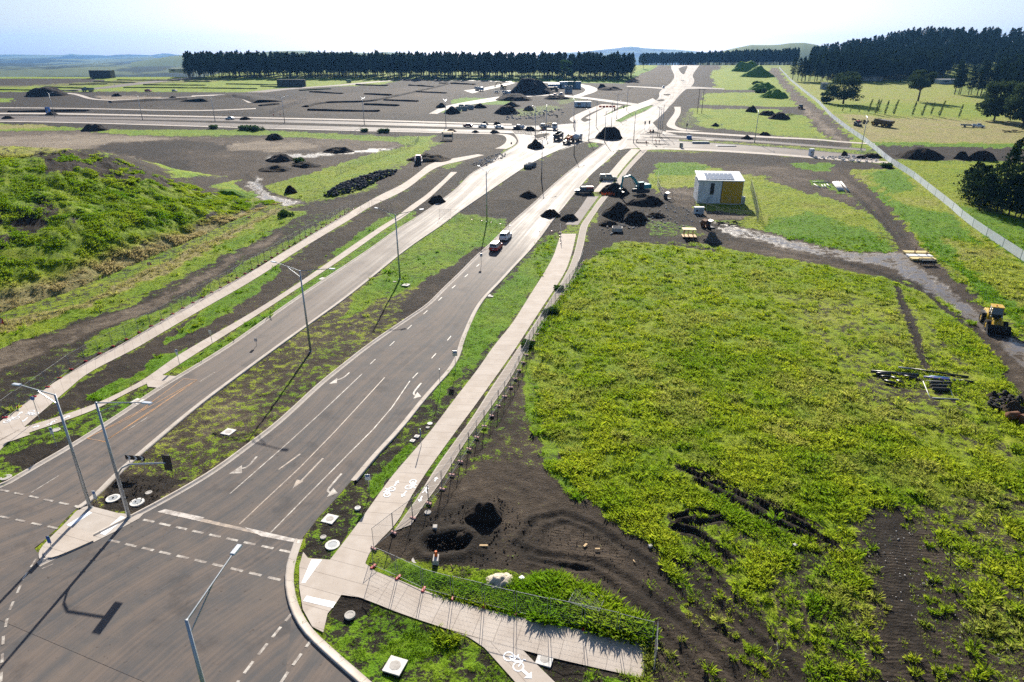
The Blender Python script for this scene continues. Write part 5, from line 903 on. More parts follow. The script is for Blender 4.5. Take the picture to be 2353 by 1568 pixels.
for b, t_, l in (((1352.7,324.3),[(1338,247)],'street lamp on the corner island left of the big black gravel heap'), ((1389,327.5),[(1416.5,250)],'street lamp right of the corner island, in front of the black gravel heap'), ((1369.6,293),[(1349,228)],'street lamp at the left tip of the green island'), ((1404.6,295.6),[(1429,232)],'street lamp at the front corner of the green island'),
 ((1417,273),[(1390,213),(1440,215)],'double arm street lamp in the middle of the green island'), ((1440,256),[(1456,202)],'street lamp at the back edge of the green island'), ((1318,293),[(1315,225)],'street lamp at the path corner left of the junction'), ((1254.6,313),[(1260,231)],'street lamp on the slip lane island near the crane truck'), ((1230,315.5),[(1208,239)],'street lamp on the slip lane island, left one'),
 ((1455.6,329.3),[(1463,252)],'street lamp beside the orange workers east of the junction'), ((1511,314),[(1506,242)],'street lamp on the east median tip, left of a close pair'), ((1515.5,314.5),[(1497,246)],'street lamp on the east median tip, right of a close pair'), ((1520.6,308),[(1530,245)],'street lamp on the east slip lane corner'),
 ((1733.5,328.6),[(1739,251)],'lone street lamp on the east cross road median'), ((1977.8,346),[(1990.5,266)],'leaning lone street lamp at the end of the east cross road by the white fence'),
 ((126,270),[(105,215),(146,214.4)],'double arm lamp, leftmost of the cross road median row'), ((328,277),[(310,219.4),(346,217)],'double arm lamp on the cross road median, second from the left edge'), ((494.5,280),[(476,221),(512.5,218.6)],'double arm lamp on the cross road median left of the grey car'), ((654.5,283.6),[(640.7,222.4),(665.7,220.4)],'double arm lamp on the cross road median right of the grey car'), ((837.5,288),[(823,222),(848,222)],'double arm lamp on the cross road median in front of the dark terraced lots'), ((1025,294.4),[(1010.7,226),(1032,226)],'double arm lamp on the cross road median left of the red sedan')): lamp(b, t_, l)
for x, y, l in ((646,180,'small far lamp before the pines, leftmost'), (743,179,'small far lamp before the pines, second from left'), (901,180.5,'small far lamp before the pines, right one'), (665,199,'small far lamp at the estate road by the dark crate')): lamp((x, y), [(x-7, y-17)], l, 7.5, .3, 'far lamps of the new estate')
def signal_post(base, hgt, label, rz=0, cap=None):
    B = gp(*base); root = empty('signal_post', B, 0, label, 'traffic signal', 'signal posts around the junction'); MB().cyl((0, 0, -.1), (0, 0, hgt), .07, .06, 8).obj('pole', M_GALV, root); signal_head(root, Vector((0, -.15, hgt-.7)), rz); return root
for b, h, l in (((1498.7,329),5.2,'signal post between the workers at the east crossing'),((1249,305),8.5,'tall signal post on the slip island by the crane truck'),((1279.7,292),5.5,'signal post with a yellow top right of the crane truck'),((1319.5,302),5.0,'signal post at the junction corner behind the tank truck'),((1481,300),4.0,'short signal post on the east island, left'),((1491,300),4.2,'short signal post on the east island, right'),((1577,303),3.6,'small signal post by the far right path')): signal_post(b, h, l)
q = signal_post((1411,272), 5.0, 'signal post with a mast arm on the green island'); m = MB(); m.path([Vector((0, 0, 4.2)), Vector((-.8, 0, 4.9)), Vector((4.6, 0, 5.4))], .06, 6); m.obj('mast_arm', M_GALV, q); signal_head(q, Vector((4.7, -.1, 5.4)), 0)
# ------------------------------------------------------------------ signs, pits, lids
def sign(base, top, label, shape, col, w=.45, h=.6, words=None, cat='sign', rz=0, lean=0):
    B = gp(*base); hgt = max(1.2, dp(top[0], top[1], B.y).z-B.z); root = empty('street_sign', B, rz, label, cat); MB().cyl((0, 0, -.1), (lean, 0, hgt), .035, .035, 6).obj('post', M_GALV, root); p = MB(); p.box((lean, -.05, hgt-h/2), (w, .03, h)) if shape == 'box' else p.cyl((lean, -.03, hgt-w/2), (lean, -.06, hgt-w/2), w/2, w/2, 14); o = p.obj('sign_plate', col, root)
    if shape == 'box' and h > .5: q = MB(); q.box((lean, -.072, hgt-h*.25), (w*.7, .01, h*.28)); q.obj('sign_symbol', M_BLUE, o)
    return root
M_ALU = paint('sign_back', (.5, .52, .54), .4, .5, .5, .08)
sign((849,1135),(844,1090),'small blue and white bicycle sign beside the wide right path','box',M_WHT,.5,.62); sign((968,1026),(966,986),'short post with a red cap beside the wide right path','box',M_BLUE,.10,.9); sign((1047,857),(1047,806),'grey square sign on a post at the right kerb','box',M_ALU,.62,.75); sign((1012,902),(1009,848),'bare sign post without a plate at the right kerb','box',M_ALU,.08,.2)
sign((413,840),(407,803),'narrow bus stop sign beside the left footpath pad','box',M_WHT,.3,.8); sign((130,1026),(115,982),'red and white bus stop sign on the left verge','box',M_WHT,.34,.8); sign((91,964),(72,911),'small round bicycle sign at the left shared path','round',M_BLUE,.5); sign((488,790),(482,759),'small grey sign seen from behind by the left footpath','box',M_ALU,.4,.5); sign((121,1264),(109,1232),'blue keep left marker post on the median nose','box',M_BLUE,.3,.7); sign((222,1152),(219,1131),'short white marker board at the median kerb','box',M_WHT,.3,.9)
sign((1244,303),(1244,291),'yellow and white warning sign on the slip lane','box',M_YEL,.7,1.1); sign((1249,312),(1249,297),'red roadwork sign on the slip island','box',M_RED,.6,.6); sign((590,795),(591,785),'dark square sign on the west road kerb','box',M_ALU,.4,.5); sign((1106,610),(1112,583),'grey sign beside the red car','box',M_ALU,.5,.6)
B = gp(318, 1078); C = empty('chevron_sign', B, HEAD*-.4, 'black and white chevron board on two posts in the median', 'sign')
for sx in (-.75, .75): MB().cyl((sx, 0, -.1), (sx, 0, 1.55), .03, .03, 6).obj('post', M_GALV, C)
pl = MB().box((0, -.05, 1.35), (2.1, .03, .52)).obj('sign_plate', M_BLK, C); ch = MB()
for i in range(3):
    x = -.7+i*.7; ch.add([(x-.16, -.07, 1.6), (x+.06, -.07, 1.6), (x+.26, -.07, 1.35), (x+.06, -.07, 1.1), (x-.16, -.07, 1.1), (x+.04, -.07, 1.35)], [(0, 5, 2, 1), (5, 4, 3, 2)])
ch.obj('chevrons', M_WHT, pl)
def pit_lid(p, s, label, mat=None, dz=.0, rz=None):
    B = gp(*p); o = MB(); o.box((0, 0, dz/2), (s, s, dz+.1)); o = o.obj('pit_cover', mat or M_WHITEC, None); o.location = B; o.rotation_euler = (0, 0, -HEAD if rz is None else rz); tag(o, label, 'pit cover', 'concrete pit covers'); l = MB().cyl((0, 0, dz), (0, 0, dz+.06), s*.3, s*.3, 16).obj('lid', M_CC, o); return o
for x, y, s, l in ((933,655,1.15,'pale square pit cover in the grassy median beside the second lamp'),(1128,680,1.1,'pale square pit cover at the kerb where the right road widens'),(742,641,1.1,'pale square pit cover between the footpath and the west road'),(1234,606,.9,'pale square pit cover in the grass left of the wide path end'),(1172,685,.9,'pale square pit cover in the right verge, beside tyre marks'),(758,1193,1.15,'pale square pit cover on the corner verge behind the kerb'),(908,1530,1.3,'broken edged square pit cover at the bottom of the picture'),(525,993,1.2,'cracked white pit cover in the lower median'),(315,923,1.2,'pale square pit cover beside the west kerb under the lamp arm'),(958,1003,.5,'small square cover on the right verge, upper of two'),(948,1013,.5,'small square cover on the right verge, lower of two'),(1252,1515,1.1,'pale double cover in the dark soil between the bottom paths')): pit_lid((x, y), s, l)
def manhole(p, r, label, ring=True, mat=None):
    B = gp(*p); o = MB().tube((0, 0, -.1), (0, 0, .07), r, r*.66, 20).obj('manhole_cover', M_WHITEC if ring else (mat or M_CC)); o.location = B; tag(o, label, 'manhole', 'round manholes'); MB().cyl((0, 0, -.05), (0, 0, .055), r*.66, r*.66, 20).obj('lid', M_GREYP if ring else (mat or M_CC), o)
for x, y, r, l, g in ((260,1146,.62,'ringed concrete manhole at the median nose, left of two',1),(315,1155,.62,'ringed concrete manhole at the median nose, right of two',1),(764,1253,.62,'ringed concrete manhole on the corner verge by the plaza',1),(743,1235,.26,'small pale round lid beside the corner manhole',0),(804,1414,.4,'dark round lid in the grass below the plaza',0),(957,1288,.4,'dark round lid by the excavated hole',0),(988,974,.3,'pale round lid on the right verge, upper of two',1),(983,983,.22,'dark round lid on the right verge, lower of two',0),(822,1168,.28,'small pink tinted lid on the corner verge',1),(723,818,.25,'small white lid at the foot of the nearest median lamp',0),(129,989,.45,'round lid lying on the left verge by the bus stop sign',0),(14,1098,.5,'grey round lid at the left kerb corner',0),(342,1133,.3,'pale lid in the dark soil of the median nose',0),(1385,1565,.4,'white round lid cut by the bottom edge',0),(907,648,.3,'small white disc in the median above the square pit cover',0),(983,1178,.3,'white round lid by the right fence',0)): manhole((x, y), r, l, g)
# ------------------------------------------------------------------ fences
M_WIRE = paint('fence_wire', (.16, .17, .18), .65, .3, .2, .1)
def panel_proto():
    root = empty('temporary_fence_panel', (0, 0, 0)); m = MB()
    for x in (0, 2.34): m.cyl((x, 0, .05), (x, 0, 2.12), .024, .024, 6)
    for z in (.12, 2.08): m.cyl((0, 0, z), (2.34, 0, z), .020, .020, 6)
    m.obj('frame', M_FENCE, root); w_ = MB()
    for i in range(1, 23): w_.cyl((i*.1017, 0, .12), (i*.1017, 0, 2.08), .0035, .0035, 3, False)
    for i in range(1, 9): w_.cyl((0, 0, .12+i*.218), (2.34, 0, .12+i*.218), .0035, .0035, 3, False)
    w_.obj('wire_mesh', M_WIRE, root); return root
PANEL = panel_proto(); PANEL['category'] = 'fence panel'
FOOT = MB().box((0, 0, .08), (.24, .62, .16), 0, 0, 0, (.85, .9)).obj('ballast_block', M_RED, None, False, .02); FOOT['category'] = 'fence foot'
FOOTW = MB().box((0, 0, .08), (.24, .62, .16), 0, 0, 0, (.85, .9)).obj('ballast_block', paint('faded_pink_plastic', (.55, .30, .27), .7, .2, 0, .5), None, False, .02); FOOTW['category'] = 'fence foot'
def fence_run(pts, label, group, foot, flabel, gaps=()):
    W_ = np.array([np.array(gp(*p)[:2]) for p in pts]); d = np.r_[0, np.cumsum(np.hypot(*np.diff(W_, axis=0).T))]; at = lambda s: Vector((float(np.interp(s, d, W_[:, 0])), float(np.interp(s, d, W_[:, 1])), 0)); n = int(d[-1]/2.40); st = d[-1]/n
    for i in range(n+1):
        a = at(i*st); a.z = G(a.y)
        if i < n:
            b = at((i+1)*st); b.z = G(b.y)
            if i not in gaps: rz = math.atan2(b.y-a.y, b.x-a.x); o = place(PANEL, USED, a+Vector((0, 0, .1)), rz, label, group); o.rotation_euler = (random.uniform(-.03, .03), -math.atan2(b.z-a.z, 2.4), rz)
        if foot: b = at(min(d[-1], (i+.3)*st)); place(foot, USED, a, math.atan2(b.y-a.y, b.x-a.x)+random.uniform(-.2, .2), flabel, group+' feet')
fence_run([(859,1262),(909,1222),(949,1192),(986,1158),(1019,1122),(1064,1053),(1110,985),(1176,888),(1222,790),(1266,715),(1318,645),(1341,600)], 'wire fence panel in the run between the right footpath and the green paddock', 'panels along the right footpath', FOOTW, 'pale pink block foot under the fence along the right footpath')
fence_run([(859,1262),(858,1304)], 'wire fence panel closing the corner by the plaza', 'panels at the plaza corner', None, '')
fence_run([(858,1304),(913,1328),(965,1354),(1027,1372),(1092,1388),(1152,1402),(1220,1419),(1290,1434),(1360,1448),(1431,1464),(1504,1483)], 'wire fence panel beside the tall grass strip above the bottom path', 'panels above the bottom path', FOOT, 'dark red block foot of the fence above the bottom path')
fence_run([(1504,1483),(1501,1545),(1500,1600)], 'wire fence panel across the cut end of the bottom path', 'panels at the path end', FOOTW, 'pink block foot at the cut end of the bottom path')
fence_run([(12,961),(42,938),(107,893),(162,851),(252,801),(336,757),(410,715),(497,667),(575,623),(634,586),(719,535),(812,482)], 'wire fence panel in the run along the left edge of the left shared path', 'panels along the left shared path', FOOT, 'red block foot in the row along the left shared path')
fence_run([(829,483),(870,478),(905,490)], 'wire fence panel standing across the left shared path', 'panels across the left path', None, ''); fence_run([(1010,503),(1051,503),(1100,507),(1172,520)], 'wire fence panel standing across the grassy median', 'panels across the median', FOOT, 'red block foot of the fence across the median'); fence_run([(1240,531),(1287,533),(1288,560)], 'wire fence panel at the broken end of the wide right path', 'panels at the wide path end', FOOT, 'red block foot at the broken end of the wide path')
fence_run([(1092,1388),(1112,1352)], 'loose wire fence panel standing askew behind the tall grass', 'askew panel', None, '')
B = gp(1352, 1372); o = copy_tree(PANEL); o.location = B+Vector((-.9, .6, .35)); o.rotation_euler = (R(78), 0, R(-22)); tag(o, 'wire fence panel fallen flat on the grass near the bottom path', None, 'fallen panel')
def wire_fence(name, pts, label, hgt, sp, mat_post, wires=3, cat='fence', cut=100, screen=None, pr=.035, mesh=True, top=True):
    W_ = np.array([np.array(gp(*p)[:2]) for p in pts]); d = np.r_[0, np.cumsum(np.hypot(*np.diff(W_, axis=0).T))]; n = min(cut, max(2, int(d[-1]/sp))); A, _ = resample(W_, n+1); P = [Vector((a[0], a[1], G(a[1]))) for a in A]; o0 = P[0]; root = empty(name, o0, 0, label, cat); m = MB()
    proto = MB().cyl((0, 0, -.2), (0, 0, hgt), pr, pr, 5).mesh('post'); proto.materials.append(mat_post)
    for p in P: q = link('post', proto, None, root); q.location = p-o0
    if screen is not None:
        s_ = MB()
        for a, b in zip(P[:-1], P[1:]): s_.add([a-o0+Vector((0, -.03, .03)), b-o0+Vector((0, -.03, .03)), b-o0+Vector((0, -.03, hgt-.02)), a-o0+Vector((0, -.03, hgt-.02)), a-o0+Vector((0, .0, .03)), b-o0+Vector((0, .0, .03)), b-o0+Vector((0, .0, hgt-.02)), a-o0+Vector((0, .0, hgt-.02))], [(0, 1, 2, 3), (7, 6, 5, 4), (3, 2, 6, 7)])
        s_.obj('screen', screen, root)
    else:
        for a, b in zip(P[:-1], P[1:]):
            if top: m.cyl(a-o0+Vector((0, 0, hgt-.03)), b-o0+Vector((0, 0, hgt-.03)), .022, .022, 4, False)
            for i in range(wires): zz = hgt*(i+.5)/wires; m.cyl(a-o0+Vector((0, 0, zz)), b-o0+Vector((0, 0, zz)), .008, .008, 3, False)
            if mesh:
                k = int((b-a).length/.3)
                for i in range(k): q = a.lerp(b, (i+.5)/k)-o0; m.cyl(q, q+Vector((0, 0, hgt)), .006, .006, 3, False)
        m.obj('wire_mesh', M_WIRE, root)
    return root
wire_fence('chain_link_fence', [(-150,830),(0,756),(86,730),(190,703),(300,648),(440,578),(588,508),(650,481)], 'long chain link fence along the dry grass at the foot of the spoil mound', 1.85, 3.0, M_GALV, 5)
wire_fence('chain_link_fence', [(748,446),(700,455)], 'short chain link return by the rock heap', 1.8, 3, M_GALV, 5); wire_fence('chain_link_fence', [(773,403),(830,378),(900,352),(953,335),(962,322)], 'chain link fence on the grass bank running up to the cross road', 1.8, 3.2, M_GALV, 5); wire_fence('chain_link_fence', [(962,325),(900,318),(760,313),(600,303),(480,297)], 'faint wire fence along the green strip below the cross road', 1.8, 4, M_GALV, 4)
wire_fence('site_fence', [(-300,254),(0,255),(150,257),(300,262),(450,266),(600,269)], 'long mesh site fence along the far side of the cross road', 2.0, 3.4, M_GALV, 5); wire_fence('site_fence', [(620,262),(660,247),(705,234)], 'mesh fence panels around the dark earthworks left of the terraces', 2.0, 2.6, M_GALV, 5); wire_fence('site_fence', [(596,222),(636,226),(690,231)], 'short fence behind the concrete ramp on the estate', 2.0, 2.6, M_GALV, 5)
wire_fence('yard_fence', [(1602,480),(1640,492),(1690,500),(1738,504)], 'wire yard fence in front of the white and yellow shed', 1.9, 3, M_GALV, 5); wire_fence('yard_fence', [(1724,434),(1733,470),(1741,510)], 'tall wire yard fence along the right side of the shed', 2.6, 2.6, M_GALV, 8, pr=.05); wire_fence('yard_fence', [(1525,452),(1590,468),(1602,480)], 'wire yard fence left of the shed', 1.9, 3, M_GALV, 5); wire_fence('yard_fence', [(1524,455),(1510,430),(1512,408)], 'leaning pale fence at the left end of the shed yard', 1.9, 3, M_WHT, 5)
M_SCRN = paint('pale_screen_sheet', (.50, .54, .58), .6, .3, 0, .25, .4, (.3, .31, .31)); wire_fence('screen_fence', [(1790,157),(1815,185),(1846,211),(1880,238),(1911,271),(1945,298),(1985,326),(2010,346),(2042,374),(2092,405),(2150,452),(2185,480),(2215,508),(2260,540),(2353,602),(2480,690),(2700,850)], 'long white sheeted boundary fence running diagonally up the right side', 1.9, 3.2, M_GALV, 1, screen=M_SCRN, pr=.04)
wire_fence('paddock_fence', [(1945,262),(2050,268.5),(2150,271.5),(2250,276)], 'thin post and wire fence under the row of young poplars', 1.1, 5, M_DARK, 3, mesh=False, top=False); wire_fence('paddock_fence', [(1825,187),(1900,189.5),(2100,191),(2190,195)], 'dark post and wire fence in front of the pines behind the paddock', 1.3, 6, M_DARK, 4, mesh=False)
M_TXT = M_WHT
for p, s, l in (((6,757),1.5,'red warning sign with white text lines on the chain link fence at the left edge'),((347,622),1.0,'red warning sign on the middle of the chain link fence'),((575,513),.9,'red warning sign at the upper end of the chain link fence'),((838,420),.8,'small red sign on the fence by the rock heap')):
    B = gp(*p)+Vector((0, -.08, 1.35)); o = MB().box((0, 0, 0), (.75*s, .02, .55*s)).obj('warning_sign', M_RED); o.location = B; tag(o, l, 'sign', 'red warning signs on the fences'); w_ = MB(); [w_.box((0, -.015, z*s), (w1*s, .008, .07*s)) for z, w1 in ((.14, .55), (0, .45), (-.14, .3))]; w_.obj('lettering', M_WHT, o)
# ------------------------------------------------------------------ vehicles and machines (built along +Y, front at +Y)
def wheel(root, x, y, r, w, rim=None, n=16):
    s = 1 if x > 0 else -1; o = MB().tube((x-w/2, y, r), (x+w/2, y, r), r, r*.58, n).obj('wheel', M_TYRE, root); m = MB(); m.cyl((x-w*.35, y, r), (x+w*.38*1, y, r), r*.58, r*.58, n); m.cyl((x+s*w*.38, y, r), (x+s*w*.46, y, r), r*.22, r*.18, 8); m.obj('rim', rim or M_GREYP, o); return o
def quadpanel(root, name, pts, mat, th=.012):
    a = [Vector(p) for p in pts]; nrm = (a[1]-a[0]).cross(a[2]-a[0]).normalized(); m = MB(); m.add(a+[p+nrm*th for p in a], [(3, 2, 1, 0), (4, 5, 6, 7)]+[(i, (i+1) % 4, 4+(i+1) % 4, 4+i) for i in range(4)]); return m.obj(name, mat, root)
def car(label, col, kind='sedan', name='parked_car', group=None, roof=None):
    L, W_, Hh = {'sedan': (4.7, 1.82, 1.45), 'suv': (4.5, 1.84, 1.66), 'hatch': (4.2, 1.76, 1.5), 'ute': (5.3, 1.86, 1.78)}[kind]; root = empty(name, (0, 0, 0), 0, label, 'car' if kind != 'ute' else 'ute', group); h = L/2; w = W_/2
    pm = paint('car_paint_'+name, col, .28, .6, 0, .22, 2); zb, zm = .30, .95 if kind != 'ute' else 1.05
    sections = [(-h, .86, .42, zm-.12), (-h+.08, .95, .30, zm-.02), (-h+.5, 1, zb-.04, zm), (0, 1, zb-.06, zm+.0), (h-1.0, 1, zb-.04, zm-.04), (h-.35, .96, .28, zm-.14), (h, .82, .40, zm-.30)]
    m = MB(); vs = []
    for y, k, z0, z1 in sections: vs += [(-w*k, y, z0), (-w*k*1.0, y, (z0+z1)/2), (-w*k*.95, y, z1), (w*k*.95, y, z1), (w*k, y, (z0+z1)/2), (w*k, y, z0)]
    fs = []
    for i in range(len(sections)-1):
        for j in range(6): fs.append((i*6+j, (i+1)*6+j, (i+1)*6+(j+1) % 6, i*6+(j+1) % 6))
    fs += [tuple(range(5, -1, -1)), tuple(range(len(vs)-6, len(vs)))]; fs = [f[::-1] for f in fs]; m.add(vs, fs); m.obj('body', pm, root, True, .03)
    y0, y1, t0, t1 = {'sedan': (-1.65, 1.05, -1.0, .35), 'suv': (-h+.12, 1.05, -h+.45, .45), 'hatch': (-h+.12, .95, -h+.5, .35), 'ute': (-.75, 1.35, -.6, .75)}[kind]; wb, wt = w*.93, w*.74
    c = MB(); lo = [(-wb, y0, zm-.03), (wb, y0, zm-.03), (wb, y1, zm-.03), (-wb, y1, zm-.03)]; hi = [(-wt, t0, Hh), (wt, t0, Hh), (wt, t1, Hh), (-wt, t1, Hh)]; c.add(lo+hi, [(3, 2, 1, 0), (4, 5, 6, 7), (0, 1, 5, 4), (1, 2, 6, 5), (2, 3, 7, 6), (3, 0, 4, 7)]); c.obj('cabin', roof or pm, root, False, .05)
    def lerp4(a, b, c_, d, u0, u1, v0, v1):
        f = lambda u, v: Vector(a)*(1-u)*(1-v)+Vector(b)*u*(1-v)+Vector(c_)*u*v+Vector(d)*(1-u)*v; return [f(u0, v0), f(u1, v0), f(u1, v1), f(u0, v1)]
    quadpanel(root, 'rear_window', lerp4(lo[0], lo[1], hi[1], hi[0], .08, .92, .25, .9), M_GLASS); quadpanel(root, 'windscreen', lerp4(lo[2], lo[3], hi[3], hi[2], .07, .93, .18, .92), M_GLASS)
    for a, b, c_, d in ((lo[1], lo[2], hi[2], hi[1]), (lo[3], lo[0], hi[0], hi[3])):
        for u0, u1 in ((.07, .48), (.53, .92)): quadpanel(root, 'side_window', lerp4(a, b, c_, d, u0, u1, .25, .88), M_GLASS)
    for sx in (-1, 1):
        for yy in (-h+.85, h-.9): wheel(root, sx*(w-.10), yy, .34, .22)
        MB().box((sx*w*.74, -h-.01, zm-.26), (.24, .05, .2)).obj('tail_light', M_LENS, root); MB().box((sx*w*.66, h-.05, zm-.42), (.34, .12, .15)).obj('headlight', M_CLR, root); MB().box((sx*(w+.08), y1-.35, zm+.06), (.18, .1, .14)).obj('wing_mirror', pm, root)
    MB().box((0, -h-.015, .62), (.40, .02, .13)).obj('number_plate', M_WHT, root)
    if kind == 'ute':
        t = MB(); t.box((0, -h+.92, zm+.02), (W_*.92, 1.75, .06))
        for sx in (-1, 1): t.box((sx*W_*.45, -h+.92, zm+.18), (.05, 1.75, .34))
        t.box((0, -h+.06, zm+.18), (W_*.9, .05, .34)); t.obj('tray', pm, root)
    return root
def put(o, p, head, dz=.03, pitch=True):
    """head: direction as a photo point that the front faces"""
    B = gp(*p); T = gp(*head); d = T-B; o.location = B+Vector((0, 0, dz)); o.rotation_euler = (math.atan2(d.z, Vector((d.x, d.y)).length) if pitch else 0, 0, math.atan2(-d.x, d.y)); return o
put(car('small red hatchback parked behind the white car at the median kerb', (.38, .012, .015), 'suv', 'red_car', roof=paint('pale_roof', (.55, .5, .5), .3, .5)), (1140,573), (1172,541)); put(car('white wagon parked at the median kerb in front of the red car', (.78, .80, .82), 'suv', 'white_car'), (1162,549), (1200,512))
put(car('dark red sedan parked on the cross road, leftmost of the queue', (.16, .012, .012), 'sedan', 'red_sedan'), (1075,291.5), (1060,291)); put(car('white hatchback second in the parked queue on the cross road', (.7, .72, .74), 'hatch', 'white_hatchback'), (1109,293), (1095,292.5)); put(car('white sedan between the hatchback and the white ute on the cross road', (.7, .72, .74), 'sedan', 'white_sedan'), (1148,295), (1160,295.5)); put(car('white ute parked nearest the crane truck on the cross road', (.7, .72, .74), 'ute', 'white_ute'), (1192,296), (1178,295.6)); put(car('pale blue grey sedan alone on the left cross road', (.30, .40, .46), 'sedan', 'grey_sedan'), (529,275), (515,274.7))
put(car('small red car parked among the estate lots', (.36, .02, .03), 'ute', 'red_ute'), (341,211), (352,211.3)); put(car('tiny grey car on the estate road', (.3, .32, .34), 'hatch', 'grey_car'), (402,211), (410,211.2)); put(car('white ute standing in the olive paddock at far right', (.6, .64, .68), 'ute', 'white_ute'), (2247,293), (2270,294)); put(car('small white car on the hill road junction', (.6, .66, .7), 'suv', 'white_car'), (1524,203), (1522,208))
q = car('dark grey ute with red racks parked nose left by the roadworks', (.035, .04, .045), 'ute', 'dark_ute'); m = MB(); m.box((0, -1.55, 1.5), (1.7, 1.9, .7)); m.obj('toolbox', M_RED, q); m = MB(); [m.path([(sx*.85, -2.5, 1.1), (sx*.85, -2.5, 2.05), (sx*.85, -.7, 2.05)], .035) for sx in (-1, 1)]; m.obj('ladder_rack', M_BLK, q); put(q, (1342,444), (1315,444))
q = car('beige ute with a tray of gear crossing the unfinished path', (.34, .32, .24), 'ute', 'beige_ute'); MB().box((0, -1.6, 1.45), (1.6, 1.5, .55)).obj('cargo_box', M_GREYP, q); put(q, (1397,414), (1425,414.5))
def truck(label, cabcol, body, bodycol, name='work_truck', L=8.0, extra=None):
    root = empty(name, (0, 0, 0), 0, label, 'truck'); cm = paint('truck_cab_'+name, cabcol, .35, .5, 0, .25); bm_ = paint('truck_body_'+name, bodycol, .5, .4, .1, .4); h = L/2
    MB().box((0, 0, .85), (.9, L, .25)).obj('chassis', M_DARK, root); c = MB(); c.prism([(h-2.0, .6), (h, .6), (h+.02, 1.6), (h-.25, 2.75), (h-2.0, 2.8)], -1.18, 1.18, .06); c.obj('cab', cm, root, False, .05); quadpanel(root, 'windscreen', [(-1.0, h+.0, 1.68), (1.0, h+.0, 1.68), (.95, h-.22, 2.6), (-.95, h-.22, 2.6)][::-1], M_GLASS)
    for sx in (-1, 1):
        s_ = [(sx*1.185, h-1.5, 1.7), (sx*1.185, h-.35, 1.7), (sx*1.15, h-.45, 2.5), (sx*1.15, h-1.5, 2.5)]; quadpanel(root, 'side_window', s_ if sx > 0 else s_[::-1], M_GLASS); MB().box((sx*.85, h+.03, .85), (.4, .08, .22)).obj('headlight', M_CLR, root); MB().box((sx*1.4, h-.3, 2.1), (.22, .1, .5)).obj('wing_mirror', M_BLK, root); MB().box((sx*.95, -h-.02, .9), (.3, .06, .18)).obj('tail_light', M_LENS, root)
        for y in (h-1.1, -h+1.3, -h+2.6): wheel(root, sx*1.02, y, .5, .34)
    if body == 'tipper':
        b = MB(); y0, y1 = -h, h-2.25; b.box((0, (y0+y1)/2, 1.25), (2.3, y1-y0, .12)); [b.box((sx*1.2, (y0+y1)/2, 1.95), (.1, y1-y0, 1.4)) for sx in (-1, 1)]; b.box((0, y0+.05, 1.85), (2.3, .1, 1.3)); b.box((0, y1-.05, 2.15), (2.3, .1, 1.9))
        for sx in (-1, 1):
            for i in range(5): b.box((sx*1.28, y0+.4+i*(y1-y0-.8)/4, 1.9), (.08, .12, 1.4))
        b.obj('tipper_body', bm_, root)
    if body == 'tray':
        b = MB(); y0, y1 = -h, h-2.2; b.box((0, (y0+y1)/2, 1.2), (2.4, y1-y0, .14)); [b.box((sx*1.18, (y0+y1)/2, 1.5), (.05, y1-y0, .45)) for sx in (-1, 1)]; b.obj('tray', bm_, root)
    if body == 'tank': MB().cyl((0, -h+.1, 1.95), (0, h-2.3, 1.95), 1.05, 1.05, 18).obj('tank', bm_, root, True); MB().cyl((0, -h+2, 2.9), (0, -h+2, 3.15), .35, .35, 10).obj('tank_hatch', M_GREYP, root)
    return root
put(truck('dark tipper truck seen from behind at the junction', (.55, .57, .58), 'tipper', (.03, .035, .04), 'tipper_truck', 8.5), (1283,321), (1318,301))
q = truck('orange crane truck loaded with a folded yellow boom, seen from behind', (.6, .26, .03), 'tray', (.05, .05, .05), 'crane_truck', 8.5); m = MB(); m.path([(0, .6, 1.3), (0, .8, 3.4)], .22, 8); m.path([(0, .8, 3.4), (-.5, -3.6, 2.1)], .19, 6); m.path([(-.5, -3.6, 2.1), (.2, .2, 2.5)], .14, 6); m.obj('crane_boom', M_YEL, q); MB().box((.55, -1.4, 1.9), (1.0, 2.0, 1.2)).obj('load_box', M_ORG, q); put(q, (1305,329), (1345,307))
put(truck('white tank truck beside the orange crane truck', (.7, .72, .74), 'tank', (.62, .66, .7), 'tank_truck', 7.0), (1326,325), (1350,313))
q = truck('white tray truck with a yellow crane facing right on the cross road', (.66, .72, .78), 'tray', (.25, .27, .30), 'tray_truck', 8.0); m = MB(); m.path([(0, 1.2, 1.3), (0, 1.2, 3.0)], .2, 8); m.path([(0, 1.2, 3.0), (0, -1.4, 2.3)], .16, 6); m.obj('crane_boom', M_YEL, q); MB().box((0, -2.6, 1.9), (2.1, 1.6, 1.2)).obj('tool_cage', M_GREYP, q); put(q, (1260,298), (1285,299))
put(truck('white tipper truck far off beside the dark terraces', (.6, .66, .72), 'tipper', (.42, .47, .5), 'tipper_truck', 8), (1101,209), (1118,210.5)); put(truck('white truck in front of the great dark heap', (.72, .74, .76), 'tipper', (.5, .53, .55), 'tipper_truck', 7.5), (1164,218), (1180,220)); put(truck('dark grey truck parked on the estate at far left', (.12, .15, .16), 'tipper', (.2, .25, .26), 'tipper_truck', 9), (203,211), (180,210.5))
def trailer(label, p, hd, L=4, col=(.42, .46, .48)):
    root = empty('trailer', (0, 0, 0), 0, label, 'trailer'); pm = paint('trailer_body', col, .5, .4, .1, .3); b = MB(); b.box((0, 0, .75), (2.0, L, .1)); [b.box((sx*1.0, 0, 1.0), (.06, L, .5)) for sx in (-1, 1)]; [b.box((0, sy*L/2, 1.0), (2.0, .06, .5)) for sy in (-1, 1)]; b.obj('tray', pm, root); MB().path([(0, L/2, .6), (0, L/2+1.3, .55)], .06).obj('drawbar', M_DARK, root); [wheel(root, sx*1.0, -.3, .36, .22) for sx in (-1, 1)]; return put(root, p, hd)
